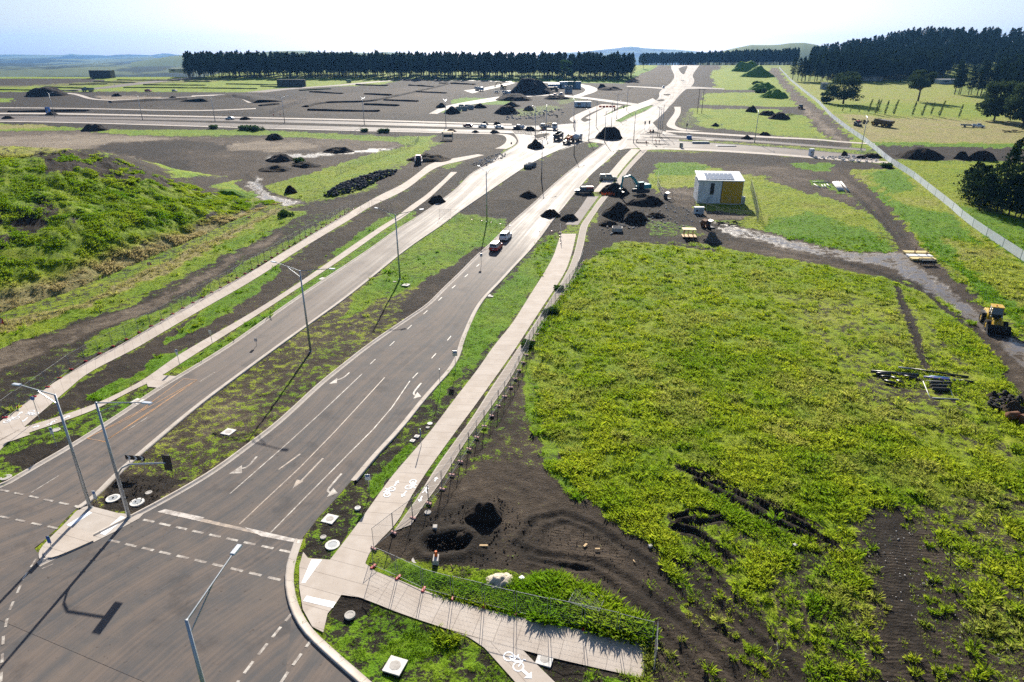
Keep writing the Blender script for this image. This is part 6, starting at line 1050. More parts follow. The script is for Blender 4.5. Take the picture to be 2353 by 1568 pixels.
trailer('low trailer hitched behind the white ute in the paddock', (2218,292.5), (2240,293.5), 4.5, (.3, .33, .34)); trailer('pale tipper trailer between the two far white trucks', (1141,214), (1155,215.5), 5)
def tracks(root, w, L, h, tw=.55):
    for sx in (-1, 1): m = MB(); m.prism([(-L/2+.25, 0), (L/2-.25, 0), (L/2, h*.45), (L/2-.2, h), (-L/2+.2, h), (-L/2, h*.45)], sx*w/2-tw/2, sx*w/2+tw/2); m.obj('track', M_DARK, root, False, .04)
def excavator(label, col, stick_down=True, s=1.0, yaw=0.0):
    root = empty('excavator', (0, 0, 0), 0, label, 'excavator'); tracks(root, 2.2, 4.2, .95); MB().cyl((0, 0, .8), (0, 0, 1.15), .8, .8, 14).obj('turntable', M_DARK, root)
    b = MB(); b.box((.0, -1.15, 1.75), (2.6, 2.4, 1.15)); b.box((.75, .6, 1.45), (.95, 1.4, .6)); b.obj('engine_house', col, root, False, .1); MB().box((0, -2.42, 1.7), (2.5, .3, 1.0)).obj('counterweight', col, root, False, .12)
    c = MB(); c.prism([(-.1, 1.15), (1.55, 1.15), (1.7, 1.9), (1.35, 2.95), (-.1, 2.95)], -1.32, -.35, .04); k = c.obj('cab', M_GLASS, root, False, .03); f = MB()
    for x in (-1.32, -.35):
        for y0, z0, y1, z1 in ((-.1, 1.15, -.1, 2.95), (1.62, 1.3, 1.38, 2.95), (-.1, 2.95, 1.38, 2.95)): f.cyl((x, y0, z0), (x, y1, z1), .055, .055, 6)
    f.box((-.83, .64, 2.99), (1.05, 1.6, .08)); f.obj('cab_frame', col, k)
    bm_ = MB(); P = [Vector((.15, .9, 1.7)), Vector((.15, 2.3, 3.9)), Vector((.15, 3.6, 4.7)), Vector((.15, 6.0, 4.3))]
    for a, q, t0, t1 in zip(P[:-1], P[1:], (.30, .36, .32), (.36, .32, .24)):
        bm_.cyl(a, q, t0, t1, 4)
    bm_.obj('boom', col, root); st = MB(); A = P[-1]; E = Vector((.15, 6.2, 1.5)) if stick_down else Vector((.15, 7.6, 2.0)); st.cyl(A+Vector((0, -.2, .45)), E, .28, .18, 4); st.obj('stick', col, root)
    h = MB(); h.cyl((.15, 1.5, 1.6), (.15, 3.1, 4.1), .09, .09, 8); h.cyl((.15, 3.4, 5.1), (.15, 5.7, 4.95), .08, .08, 8); h.cyl((.15, 6.0, 3.8), (.15, 6.6, 2.0), .07, .07, 8); h.obj('hydraulic_ram', M_GREYP, root)
    u = MB(); u.prism([(E.y-.1, E.z+.1), (E.y+.35, E.z-.1), (E.y+.4, E.z-.8), (E.y-.2, E.z-1.2), (E.y-.9, E.z-1.0), (E.y-.75, E.z-.85), (E.y-.25, E.z-.95), (E.y+.1, E.z-.65)], -.45, .75); u.obj('bucket', M_DARK, root); root.scale = (s, s, s); return root
put(excavator('teal excavator reaching left over the trench spoil', M_TEAL), (1472,447), (1420,452), .5, False); put(excavator('teal excavator far off in front of the great dark heap', M_TEAL, True, 1.2), (1231,208), (1205,206), 1.5, False); put(excavator('yellow excavator far off behind the two white trucks', M_YEL, False, 1.0), (1156,205), (1120,203), .3, False); put(excavator('tiny machine working by the far green strip', M_DARK, False, .8), (1002,182), (985,182), 0, False)
def loader(label, p, hd, col=None, s=1.0, load=True):
    col = col or M_YEL; root = empty('wheel_loader', (0, 0, 0), 0, label, 'loader')
    b = MB(); b.prism([(-3.2, .9), (-.3, .9), (-.3, 1.9), (-1.0, 2.1), (-3.0, 1.95), (-3.25, 1.5)], -.85, .85, .05); b.obj('engine_hood', col, root, False, .06); MB().box((0, 1.0, 1.0), (1.0, 2.4, .7)).obj('front_frame', col, root, False, .05)
    c = MB(); c.prism([(-1.0, 1.5), (.45, 1.5), (.6, 2.2), (.35, 3.2), (-.95, 3.2)], -.72, .72, .06); k = c.obj('cab', M_GLASS, root); f = MB()
    for sx in (-1, 1):
        for y0, z0, y1, z1 in ((-1.0, 1.5, -.95, 3.2), (.55, 1.6, .37, 3.2), (-.3, 1.5, -.3, 3.2)): f.cyl((sx*.72, y0, z0), (sx*.67, y1, z1), .06, .06, 6)
    f.box((0, -.3, 3.25), (1.55, 1.55, .12)); f.obj('cab_frame', col, k); MB().cyl((.2, .0, 3.3), (.2, .0, 3.5), .1, .08, 8).obj('beacon', M_ORG, k)
    for sx in (-1, 1):
        for y in (-1.75, 1.45): wheel(root, sx*1.05, y, .78, .58, M_YEL, 20)
        MB().box((sx*1.05, -1.75, 1.68), (.7, 1.5, .08)).obj('mudguard', M_BLK, root); a = MB(); a.path([(sx*.5, .7, 1.7), (sx*.5, 2.0, 1.55), (sx*.5, 2.9, .75)], .14, 6); a.obj('lift_arm', col, root); MB().box((sx*.95, .45, 2.35), (.26, .14, .28)).obj('wing_mirror', M_BLK, root); MB().box((sx*.7, .55, 1.9), (.2, .12, .16)).obj('headlight', M_CLR, root)
    u = MB(); u.prism([(2.75, .55), (2.8, 1.35), (2.95, 1.4), (2.95, .6), (3.2, .28), (4.15, .25), (4.2, .18), (3.15, .14)], -1.45, 1.45); [u.prism([(2.75, .5), (2.85, 1.38), (4.1, .3), (3.15, .14)], x-.03, x+.03) for x in (-1.45, 1.45)]; bu = u.obj('bucket', M_DARK, root)
    if load: l_ = MB(); l_.ball((0, 3.3, .45), (1.3, .55, .62), 12, 7, .06); l_.obj('soil_load', M_SOILP, bu)
    root.scale = (s, s, s); return put(root, p, hd, .05)
def soilmat(name, lo, hi):
    t = NT(name); p = t.pos(); n = t.noise(p, 1.3, 6, .65); g = t.noise(p, 7, 4, .6); c = t.mix(n, lo, hi); c = t.mix(t.math('MULTIPLY', g, .5), c, lo); t.bsdf(c, .95, .1, 0, t.bump(t.math('ADD', n, t.math('MULTIPLY', g, .5)), .8, .3)); return t.m
M_SOILP, M_GRAV, M_SAND, M_BROWN = soilmat('dark_spoil', (.010, .008, .0066), (.062, .047, .036)), soilmat('grey_crushed_stone', (.07, .06, .055), (.17, .145, .125)), soilmat('white_sand', (.42, .36, .28), (.7, .62, .5)), soilmat('brown_spoil', (.03, .022, .015), (.10, .075, .05))
loader('yellow wheel loader with a full bucket driving toward the viewer at right', (2279,752), (2296,778)); loader('yellow wheel loader far off right of the teal excavator', (1246,208), (1250,214), None, 1.1, False)
def dumper(label, p, hd, col, s=1.0):
    root = empty('dump_truck', (0, 0, 0), 0, label, 'dump truck'); c = MB(); c.prism([(3.2, .9), (5.0, .9), (5.1, 1.7), (4.0, 2.0), (3.7, 3.2), (2.5, 3.2), (2.5, .9)], -1.1, 1.1, .1); c.obj('cab', col, root, False, .05); quadpanel(root, 'windscreen', [(-.9, 4.0, 2.1), (.9, 4.0, 2.1), (.9, 3.74, 3.0), (-.9, 3.74, 3.0)][::-1], M_GLASS); MB().box((0, -1, 1.0), (1.2, 8, .4)).obj('chassis', M_DARK, root)
    for sx in (-1, 1):
        s_ = [(sx*1.06, 2.7, 2.2), (sx*1.06, 3.6, 2.2), (sx*1.04, 3.5, 3.0), (sx*1.04, 2.7, 3.0)]; quadpanel(root, 'side_window', s_ if sx > 0 else s_[::-1], M_GLASS)
        for y in (3.4, -1.2, -3.1): wheel(root, sx*1.2, y, .9, .65, M_YEL, 18)
    b = MB(); b.prism([(-4.8, 2.0), (-4.2, 1.35), (1.6, 1.4), (2.1, 1.9), (2.2, 3.15), (1.9, 3.2), (1.7, 2.95), (-4.9, 2.75)], -1.45, 1.45, -.08); b.obj('dump_body', paint('dump_body', (.10, .075, .03), .6, .3, 0, .5), root, False, .04); MB().prism([(-4.6, 2.6), (1.6, 2.85), (1.6, 2.97), (-4.7, 2.78)], -1.3, 1.3).obj('load_rim', M_DARK, root); root.scale = (s, s, s); return put(root, p, hd, .05)
dumper('muddy yellow articulated dump truck parked in the straw coloured paddock', (2026,291), (2006,288.5), paint('muddy_yellow', (.30, .22, .04), .6, .3, 0, .5), 1.02); dumper('dark dump truck far off among the site sheds', (1269,210), (1285,210.5), M_DARK, 1.0); dumper('dark hauling machine driving toward the viewer on the right dirt track', (1839,250), (1846,262), M_DARK, .75)
def skid(label, p, hd, col=M_DARK, s=1.0):
    root = empty('skid_steer', (0, 0, 0), 0, label, 'skid steer'); tracks(root, 1.6, 2.4, .8, .4); b = MB(); b.box((0, -.7, 1.2), (1.5, 1.2, .9)); b.obj('engine_house', col, root, False, .06); c = MB(); c.prism([(-.6, 1.0), (.8, 1.0), (.9, 1.5), (.7, 2.1), (-.6, 2.1)], -.6, .6); k = c.obj('cab', M_GLASS, root); f = MB(); f.box((0, .05, 2.14), (1.35, 1.5, .1)); [f.cyl((sx*.62, y, .95), (sx*.62, y, 2.1), .06, .06, 6) for sx in (-1, 1) for y in (-.6, .78)]; f.obj('cab_frame', M_RED, k)
    for sx in (-1, 1): MB().path([(sx*.85, -1.0, 1.7), (sx*.85, .8, 1.3), (sx*.85, 1.7, .4)], .1).obj('lift_arm', M_WHT, root)
    MB().prism([(1.6, .1), (1.6, .8), (1.75, .8), (1.8, .3), (2.5, .2), (2.5, .1)], -.95, .95).obj('bucket', M_DARK, root); root.scale = (s, s, s); return put(root, p, hd, .05)
skid('red and white skid steer on the brown slope by the left path', (962,376), (958,390), M_DARK, 1.25); skid('small dark machine on the track below the site sheds', (1275,224), (1260,224), M_DARK, 1.1); skid('small teal machine on the track below the site sheds, right of the dark one', (1289,222.5), (1300,223), M_TEAL, 1.2); skid('small dark machine working in the olive paddock in front of the dump truck', (1969,290), (1980,292), M_DARK, 1.1)
q = empty('drill_rig', gp(802,190), 0, 'green drill rig with a tall mast far off on the estate road', 'drill rig'); tracks(q, 1.8, 3.5, .8); MB().box((0, 0, 1.6), (2.2, 4.5, 1.4)).obj('engine_house', paint('rig_green', (.04, .2, .12), .5), q, False, .08); MB().path([(-1.2, 2, 1), (-1.4, 2.2, 9)], .25).obj('mast', M_DARK, q); q.rotation_euler = (0, 0, 1.4)
# ------------------------------------------------------------------ buildings and cabins
S = empty('utility_shed', gp(1652,468), 0, 'white and yellow utility shed with solar panels on the roof', 'shed')
def build_shed():
    A, Bq = gp(1601,467), gp(1702,470); A.z = Bq.z = min(A.z, Bq.z); d = (Bq-A); Wd = d.length; rz = math.atan2(d.y, d.x); S.location = A-Vector((0, 0, .1)); S.rotation_euler = (0, 0, rz); D = 8.0; Hh = 5.9; split = Wd*.53
    t = NT('weathered_white_wall'); co = t.n('TexCoord').outputs['Object']; n = t.noise(t.scalevec(co, (.6, .6, .35)), 1, 6, .65); sx = t.n('SeparateXYZ'); t.t.links.new(co, sx.inputs[0]); k = t.math('MULTIPLY', t.ramp(n, .48, .66), t.ramp(sx.outputs[0], 4.6, 3.2)); t.bsdf(t.mix(t.math('MULTIPLY', k, .62), (.62, .64, .66), (.20, .23, .25)), .6, .3); wm = t.m
    t = NT('yellow_ribbed_cladding'); co = t.n('TexCoord').outputs['Object']; sx = t.n('SeparateXYZ'); t.t.links.new(co, sx.inputs[0]); w_ = t.math('ABSOLUTE', t.math('SINE', t.math('MULTIPLY', sx.outputs[0], 16))); n = t.noise(co, 1.5, 4); t.bsdf(t.mix(t.math('MULTIPLY', t.math('SUBTRACT', 1, w_), .75), t.mix(n, (.72, .43, .03), (.52, .31, .025)), (.16, .09, .01)), .5, .35, 0, t.bump(w_, .6, .05)); ym = t.m
    MB().box((split/2, D/2, Hh/2), (split, D, Hh)).obj('white_wall', wm, S); MB().box(((split+Wd)/2+.02, D/2-.02, Hh/2), (Wd-split-.04, D+.04, Hh-.02)).obj('yellow_wall', ym, S); MB().box((split, -.03, Hh/2), (.10, .10, Hh-.05)).obj('wall_joint', M_DARK, S); MB().box((Wd+.03, D/2, Hh/2), (.1, D+.1, Hh-.05)).obj('side_wall', M_WHT, S)
    r = MB(); r.add([(-.25, -.3, Hh+.02), (Wd+.25, -.3, Hh+.02), (Wd+.25, D+.3, Hh+1.1), (-.25, D+.3, Hh+1.1), (-.25, -.3, Hh+.22), (Wd+.25, -.3, Hh+.22), (Wd+.25, D+.3, Hh+1.3), (-.25, D+.3, Hh+1.3)], [(3, 2, 1, 0), (4, 5, 6, 7), (0, 1, 5, 4), (1, 2, 6, 5), (2, 3, 7, 6), (3, 0, 4, 7)]); roof = r.obj('roof', M_WHT, S)
    sl_ = 1.08/(D+.6); pv = paint('solar_glass', (.22, .26, .31), .12, .9, 0, .05)  # pale grey-blue base puts the sky's reflection into the panel colour
    for i in range(7):
        for j in range(3): y = 1.2+j*1.75; x = Wd*.20+i*1.02; z = Hh+.22+(y+.3)*sl_; MB().box((x, y, z+.14), (.96, 1.6, .05), 0, math.atan(sl_)+.06).obj('solar_panel', pv, roof); 
    v = MB().box((Wd*.315, -.04, Hh*.66), (.95, .08, 2.9)).obj('louvre_window', M_DARK, S); l_ = MB()
    for i in range(14): l_.box((Wd*.315, -.10, Hh*.66-1.35+i*.2), (.9, .06, .05))
    l_.obj('louvre_slats', M_BLK, v); MB().path([(Wd*.42, -.1, 0), (Wd*.42, -.1, 1.1)], .08).obj('vent_pipe', M_WHT, S); MB().box((Wd*.74, -.06, 1.9), (.9, .04, 1.0)).obj('wall_hatch', paint('ochre', (.45, .28, .05), .5), S); MB().box((Wd+.6, 1.2, .95), (1.0, 1.4, 1.9)).obj('side_cabinet', M_GREYP, S, False, .04); MB().box((Wd/2, -.05, .12), (Wd+.2, .3, .3)).obj('plinth', M_CC, S)
build_shed()
def cabin(label, p, size, col, name='site_cabin', cat='cabin', hd=None, top=None, ribs=False):
    B = gp(*p); root = empty(name, B, 0 if hd is None else hd, label, cat); pm = paint('cabin_'+name, col, .5, .4, 0, .15, 2); x, y, z = size; b = MB().box((0, 0, z/2+.15), (x, y, z)).obj('body', pm, root, False, .04); MB().box((0, 0, z+.2), (x+.15, y+.15, .1)).obj('roof', top or M_WHT, root)
    if ribs: r = MB(); [r.box((-x/2+i*.5, -y/2-.03, z/2+.15), (.12, .06, z*.92)) for i in range(int(x/.5)+1)]; r.obj('ribs', pm, b)
    else: MB().box((-x*.25, -y/2-.02, z*.6), (x*.22, .05, z*.3)).obj('window', M_GLASS, root); MB().box((x*.22, -y/2-.02, z*.5), (.9, .05, z*.8)).obj('door', M_GREYP, root)
    return root
q = cabin('long white box trailer by the paths left of the junction', (1339,246), (9.5, 2.6, 2.8), (.52, .62, .70), 'box_trailer', 'trailer'); [wheel(q, x, -1.2, .45, .3) for x in (-2.6, -1.5)]
cabin('pale blue site shed with a white roof, leftmost of the far compound', (1275,203), (11, 3, 2.8), (.20, .32, .50)); cabin('white and blue site shed in the middle of the far compound', (1299,203), (9, 3, 4.6), (.55, .62, .72)); cabin('dark green container among the far site sheds', (1313,204), (6, 3, 5), (.06, .12, .10), 'storage_container', 'container', None, M_DARK, True); cabin('light blue container at the right end of the far compound', (1326,204), (5.5, 3, 5), (.22, .34, .45), 'storage_container', 'container', None, M_GREYP, True); cabin('dark boxy hoarding block on the estate lawn', (671,199.5), (22, 4, 5.2), (.05, .055, .05), 'storage_block', 'container', .08, M_DARK, True); cabin('dark flat building on the far left field', (237,179.5), (20, 8, 6.5), (.06, .065, .07), 'field_building', 'building', 0, M_DARK, True); cabin('small white house before the valley at far left', (412,167.5), (18, 8, 4), (.55, .5, .48), 'far_house', 'house'); cabin('low white roofed shed under the pines behind the paddock', (2180,193), (22, 9, 3.5), (.4, .45, .5), 'farm_shed', 'shed'); cabin('small grey hut leaning on stumps in the olive paddock', (1893,206), (5, 3, 4.5), (.22, .26, .32), 'field_hut', 'hut')
cabin('white roof glimpsed among the hill pines', (2005,186), (14, 8, 3), (.6, .62, .65), 'far_house', 'house')
for i in range(6): cabin('portable toilet in the blue row below the far site sheds', (1299.5+i*2.6,214.5), (1.25, 1.3, 4.6), (.10, .26, .38), 'portable_toilet', 'portable toilet', None, M_GREYP)['group'] = 'blue portable toilets'
cabin('blue portable toilet beside the cross road at far left', (112,262), (1.7, 1.7, 3.2), (.02, .16, .55), 'portable_toilet', 'portable toilet', None, M_BLUE); cabin('white and blue portable cabin at the end of the east cross road', (2043-180,359), (1.4, 1.4, 2.3), (.45, .55, .68), 'portable_toilet', 'portable toilet'); cabin('small green bin cabinet beside the east cross road path', (1564.5,340), (1.0, 1.0, 1.6), (.08, .13, .11), 'roadside_cabinet', 'cabinet', None, M_DARK); cabin('small white cabinet in front of the white and yellow shed', (1605,492), (2.3, 1.0, 1.5), (.5, .58, .62), 'equipment_cabinet', 'cabinet')
sh = empty('bus_shelter', gp(1029,321), 0, 'small flat roofed shelter on posts at the edge of the grass bank', 'shelter'); m = MB(); [m.cyl((x, y, 0), (x, y, 3.0), .09, .09, 6) for x in (-2, 2) for y in (-1, 1)]; m.obj('post', M_GALV, sh); MB().box((0, 0, 3.1), (5, 3, .25)).obj('roof', M_TIMB, sh); MB().box((0, .9, 1.4), (3.6, .08, 1.2)).obj('back_panel', M_DARK, sh)
# ------------------------------------------------------------------ heaps
def heap(p, wpx, hpx, label, mat=None, name='soil_heap', depth=.7, seed=None, jag=.16, cat='heap', sharp=1.0, group=None):
    B = gp(*p); t = (B-Vector((0, 0, CAMH))).length; w = wpx/F*t*.98; h = hpx/F*t*1.02; r = seed if seed is not None else int(p[0]*7+p[1]); n, m_ = 26, 14; X, Yy = np.meshgrid(np.linspace(-1, 1, n), np.linspace(-1, 1, n)); R_ = np.hypot(X, Yy); k = np.clip(1-R_, 0, 1)
    k = np.clip(k*(1+(fbm(X*2.2+r*3, Yy*2.2, 3)-.5)*1.2), 0, 1); z = h*(1-(1-k)**1.6 if sharp < .9 else k)*(1+(fbm(X*1.8+r, Yy*1.8, 3)-.5)*jag*5)+np.where(k > 0, (fbm(X*5+r, Yy*5+r, 3)-.5)*h*jag*1.6, 0); z = np.where(R_ > .98, -.25, z); Px, Py = X*w/2*(1+(fbm(X*1.5+r*2, Yy*1.5, 2)-.5)*.4), Yy*w/2*depth*(1+(fbm(X*1.5, Yy*1.5+r, 2)-.5)*.4)+w*depth*.35; z = z+np.array(Gv(B.y+Py))-B.z
    ii = np.arange(n*n).reshape(n, n); fc = np.stack([ii[:-1, :-1], ii[:-1, 1:], ii[1:, 1:], ii[1:, :-1]], -1).reshape(-1, 4); me = fastmesh(name, np.column_stack([Px.ravel(), Py.ravel(), z.ravel()]), fc); o = link(name, me, mat or M_SOILP, None, False); o.location = B; return tag(o, label, cat, group)
HE = [((14,274),24,5,'flat dark heap at the left edge of the cross road'),((209,302),52,15,'pointed black heap on the bare ground beyond the mound'),((114,265),24,5,'low dark heap under the blue portable toilet'),((562,276),26,6,'dark heap on the cross road next to the grey sedan'),((627,322),42,11,'dark rounded heap on the pale ring'),((1114,287),19,6,'dark heap behind the white hatchback on the cross road'),((1142,287),19,6,'dark heap behind the white sedan on the cross road'),((1036,303.5),24,6,'low dark heap on the near kerb of the cross road, leftmost of three'),((1093,306),20,5,'low dark heap on the near kerb of the cross road, middle of three'),((1137,307),24,6,'low dark heap on the near kerb of the cross road, rightmost of three'),((1188,299),24,8,'dark heap in front of the white ute'),((1218,301),26,9,'dark heap between the white ute and the slip island'),
 ((1231,342),40,17,'large dark heap on the slip lane asphalt'),((1401,320),64,24,'big black gravel heap standing in the middle of the junction'),((1719,321),28,7,'black heap on the east median strip'),((1759,312),24,7,'black heap at the far path east of the junction'),((1729,258),26,11,'dark heap at the left end of the strip in the green field'),((1645,291),18,6,'tiny dark heap at the lower edge of the green field'),((1768,266),40,10,'spread dark heap right of the lone east lamp'),((1795,275),50,14,'large dark heap in the green field beside the dirt track'),((1980,365),22,5,'low dark heap on the end of the east cross road'),((2010,364),42,9,'dark tyre like heap by the white fence end'),((1942,359),16,10,'dark brown bale shaped heap on the east cross road'),
 ((2127,367),96,18,'long overgrown dark mound beyond the white fence, leftmost'),((2217,367),36,11,'smaller dark mound beyond the white fence, middle'),((2267,370),58,15,'dark mound beyond the white fence, rightmost'),((1223,217),100,30,'great dark spoil heap behind the far machines'),((1180,232),90,14,'long dark bank in front of the great spoil heap'),((1280,229),60,9,'low dark bank right of the great spoil heap'),((1038,262),36,13,'dark heap left of the concrete pits'),((1166,263),62,18,'dark overgrown heap left of the slip lane'),((1175,246),46,9,'dark heap on the green island of the earthworks'),((1013,248),24,9,'small dark heap beside the far green patch'),((1103,249),34,9,'dark heap above the haul track'),((1215,255),26,9,'grey stony heap on the grass left of the junction'),
 ((1003,467),46,14,'dark heap between the left footpath and the west road'),((666,444),28,15,'dark heap on the grass by the chain link corner'),((1214,455),44,14,'small black heap in the bare median'),((1265,500),48,15,'black heap on the right road at the fence'),((1310,508),44,12,'crumbled black heap at the broken path edge'),((1640,560),50,24,'grey brown cone of crushed stone by the wet track'),((1423,500),78,26,'big black trench spoil heap in front of the excavator'),((1462,512),70,22,'black spoil heap right of the big trench spoil'),((1415,448),70,22,'black trench spoil under the excavator arm'),((1400,520),50,10,'low crumbly black spoil by the panel path'),((1500,470),60,16,'black bank under the excavator tracks'),((1475,472),70,12,'flat black pad of spoil below the excavator'),((1510,500),50,8,'scattered black spoil right of the trench'),((1110,1200),92,34,'black spoil heap beside the excavated hole in the foreground'),((1075,1245),60,16,'low black spoil at the edge of the foreground hole'),((90,222),76,15,'wide dark heap at far left behind the lamp'),((1405,208),60,6,'long dark ridge left of the hill road'),((1385,205),24,10,'dark brushy heap at the bend of the far dirt road'),((775,352),70,9,'stony dark rubble strip on the bare ground, right'),((640,372),66,12,'dark rubble with weeds on the bare ground, left'),((625,395),80,10,'low black rubble ridge near the wet track'),((700,385),70,8,'thin dark rubble ridge right of the black one'),((420,415),40,5,'low black heap just behind the mound'),((265,222),20,5,'small dark heap on the estate slope'),((395,227),16,5,'tiny dark heap on the estate path'),((1900,170),0,0,'')]
for p, w_, h_, l in HE:
    if w_: heap(p, w_, h_, l, M_GRAV if ('crushed' in l or 'grey stony' in l) else M_SOILP, jag=.085 if h_ > 12 else .15, sharp=1.0 if 'cone' in l or 'pointed' in l else .8)
heap((1148,1352), 72, 16, 'pile of white sand beside the tall grass strip', M_SAND, 'sand_pile', .8, 3, .22); heap((980,372),110,16,'brown cut bank beside the left shared path', M_BROWN, 'soil_heap', .7, 5, .1)
for x, y, w_, h_, l in ((1720,165,60,20,'large overgrown green heap at the top of the far fields'),(1745,178,70,18,'overgrown green heap in front of the topmost one'),(1760,208,60,14,'overgrown green heap at the middle of the far fields'),(1785,226,60,18,'overgrown green heap nearest the dirt track'),(520,462,110,16,'grassy hump at the tail of the spoil mound')):
    o = heap((x, y), w_, h_, l, M_GROUND, 'grassy_heap', .8, x, .14, 'heap', .7); attr(o.data, 'cov', np.tile([.97, .12, .2, 0], (len(o.data.vertices), 1)), 'FLOAT_COLOR')
def rocks(name, poly, n, smin, smax, label, mat, hgt=1.0, seed=1):
    r = random.Random(seed); P = [gp(*p) for p in poly]; m = MB(); xs = [p.x for p in P]; ys = [p.y for p in P]; q = [(p.x, p.y) for p in P]; k = 0
    while k < n:
        x, y = r.uniform(min(xs), max(xs)), r.uniform(min(ys), max(ys)); d = float(inpoly(np.array([[x, y]]), q)[0])
        if d < 0: continue
        k += 1; s = r.uniform(smin, smax); m.ball((x, y, G(y)+min(hgt, d*.8)*r.uniform(.6, 1)+s*.3), (s, s*r.uniform(.7, 1.2), s*.7), 6, 4, .25, r)
    return tag(m.obj(name, mat), label, 'rocks', kind='stuff')
M_ROCK = soilmat('bluestone', (.022, .025, .03), (.10, .11, .125)); rocks('rock_heap', [(745,450),(780,428),(850,405),(910,392),(905,402),(870,415),(820,440),(760,452)], 420, .25, .6, 'long heap of dark bluestone boulders on the grass bank', M_ROCK, 1.3, 2)
rocks('path_rubble', [(1080,378),(1120,360),(1160,352),(1165,360),(1110,386)], 90, .12, .35, 'pale rubble and broken kerb bits left of the slip lane', M_CC, .2, 3); rocks('site_rubble', [(1470,480),(1560,470),(1640,500),(1600,530),(1480,520),(1390,545),(1380,520)], 150, .08, .28, 'loose stones and bits scattered over the trench spoil', M_CC, .1, 4); rocks('road_debris', [(1850,362),(1960,360),(2030,372),(1990,376),(1880,366)], 90, .15, .5, 'pale rubble strewn along the end of the east cross road', M_WHITEC, .2, 5); rocks('far_rubble', [(1170,265),(1290,250),(1300,262),(1230,275),(1160,276)], 110, .2, .6, 'scattered stones on the grass left of the junction', M_CC, .1, 6); rocks('paddock_stumps', [(1955,275),(2000,278),(1990,286),(1960,283)], 40, .2, .6, 'broken wood litter around the small machine in the paddock', M_BARK, .2, 7); rocks('clods', [(1000,1180),(1140,1140),(1230,1200),(1180,1300),(1000,1310),(930,1250)], 300, .03, .10, 'loose clods of black soil around the foreground hole', M_SOILP, .05, 8); rocks('soil_clods', [(1230,1200),(1400,1210),(1560,1360),(1840,1560),(1520,1560),(1500,1430),(1250,1310)], 500, .02, .06, 'clods scattered over the bare wheel tracked soil', M_SOILP, .03, 9); rocks('stones', [(1960,1230),(2260,1200),(2353,1300),(2353,1568),(1960,1568)], 300, .02, .07, 'small stones on the bare soil at lower right', M_CC, .02, 10); rocks('median_clods', [(235,1150),(270,1100),(420,1100),(340,1165)], 120, .03, .09, 'black clods at the median nose', M_SOILP, .04, 11)
hb = gp(1048, 1262); 
# ------------------------------------------------------------------ stacks and left-over material
def stick(p, q, r, label, mat, name, cat, n=12, group=None, tube=None, lift=None):
    A, B = gp(*p), gp(*q); c_ = (A+B)/2; z = r if lift is None else lift; m = MB(); a, b = A-c_+Vector((0, 0, z)), B-c_+Vector((0, 0, z)); m.tube(a, b, r, r*tube, n) if tube else m.cyl(a, b, r, r, n); o = m.obj(name, mat, None, True); o.location = c_; return tag(o, label, cat, group)
M_PIPE = paint('black_pipe', (.014, .015, .018), .35, .5, 0, .3); M_PBLUE, M_PLIL = paint('light_blue_pipe', (.08, .33, .62), .4, .5, 0, .15), paint('lilac_pipe', (.20, .18, .52), .4, .5, 0, .15)
for p, q, r, l in (((2001,857),(2110,866),.20,'longest black pipe at the back of the dark pipe stack'),((2013,861),(2042,862),.16,'short black pipe under the longest one'),((2023,868),(2045,868),.16,'black pipe with a pale collar at the left of the stack'),((2047,869),(2071,876),.15,'slanting black pipe in the middle of the stack'),((2060,863),(2088,867),.15,'black pipe lying behind the middle of the stack'),((2076,867),(2106,871),.16,'black pipe at the right end of the stack'),((2031,878),(2058,884),.18,'thick short black pipe in front of the stack'),((2059,878),(2075,883),.18,'shortest thick black pipe at the front right of the stack')): stick(p, q, r, l, M_PIPE, 'black_pipe', 'pipe', 12, 'pipes in the dark stack', .8)
stick((2064,846), (2092,849), .11, 'pale grey pipe end joined to the long black pipe', M_GREYP, 'grey_pipe', 'pipe'); stick((2092,849), (2225,868), .11, 'long thin black pipe lying behind the other pipes', M_PIPE, 'black_pipe', 'pipe'); stick((2123,868), (2205,877), .12, 'lilac pipe lying on the grass', M_PLIL, 'lilac_pipe', 'pipe'); stick((2135,866), (2183,871), .10, 'light blue pipe behind the lilac one', M_PBLUE, 'blue_pipe', 'pipe'); stick((2204,876), (2236,880), .13, 'black pipe joined to the right end of the lilac pipe', M_PIPE, 'black_pipe', 'pipe')
for i, (p, q, l) in enumerate((((2137,883),(2185,884),'dark mesh roll, back one of three'),((2139,890),(2182,891),'dark mesh roll, middle one of three'),((2142,897),(2180,899),'dark mesh roll, front one of three'))): stick(p, q, .22, l, paint('mesh_roll', (.045, .05, .05), .9, .2, 0, .3, 8), 'mesh_roll', 'mesh roll', 12, 'mesh rolls')
stick((2121,877),(2139,921),.04,'white painted stake lying left of the mesh rolls',M_WHT,'white_stake','stake'); stick((2142,917),(2201,920),.10,'pale grey pipe in the grass below the mesh rolls',M_GREYP,'grey_pipe','pipe'); stick((2177,880),(2190,912),.03,'thin white stake right of the mesh rolls',M_WHT,'white_stake','stake'); stick((2128,876),(2190,880),.07,'bundle of thin grey rods above the mesh rolls',M_GREYP,'rod_bundle','rods')
TY = [(2284,922,0),(2278,934,.3),(2291,938,.2),(2301,914,.1),(2311,912,.5),(2308,926,.2),(2320,931,.6),(2331,930,.4),(2342,926,.7),(2325,920,.3),(2296,928,.1)]; TN = ['tyre at the upper left of the heap','tyre at the left end of the heap lying low','big tyre standing out at the front of the heap','tyre at the back of the heap, left of two','tyre leaning at the back of the heap','tyre in the centre of the heap','tilted tyre beside the rusty drum','tyre behind the rusty drum','tyre nearest the right edge','half hidden tyre at the back of the heap','tyre between the big front tyre and the centre']
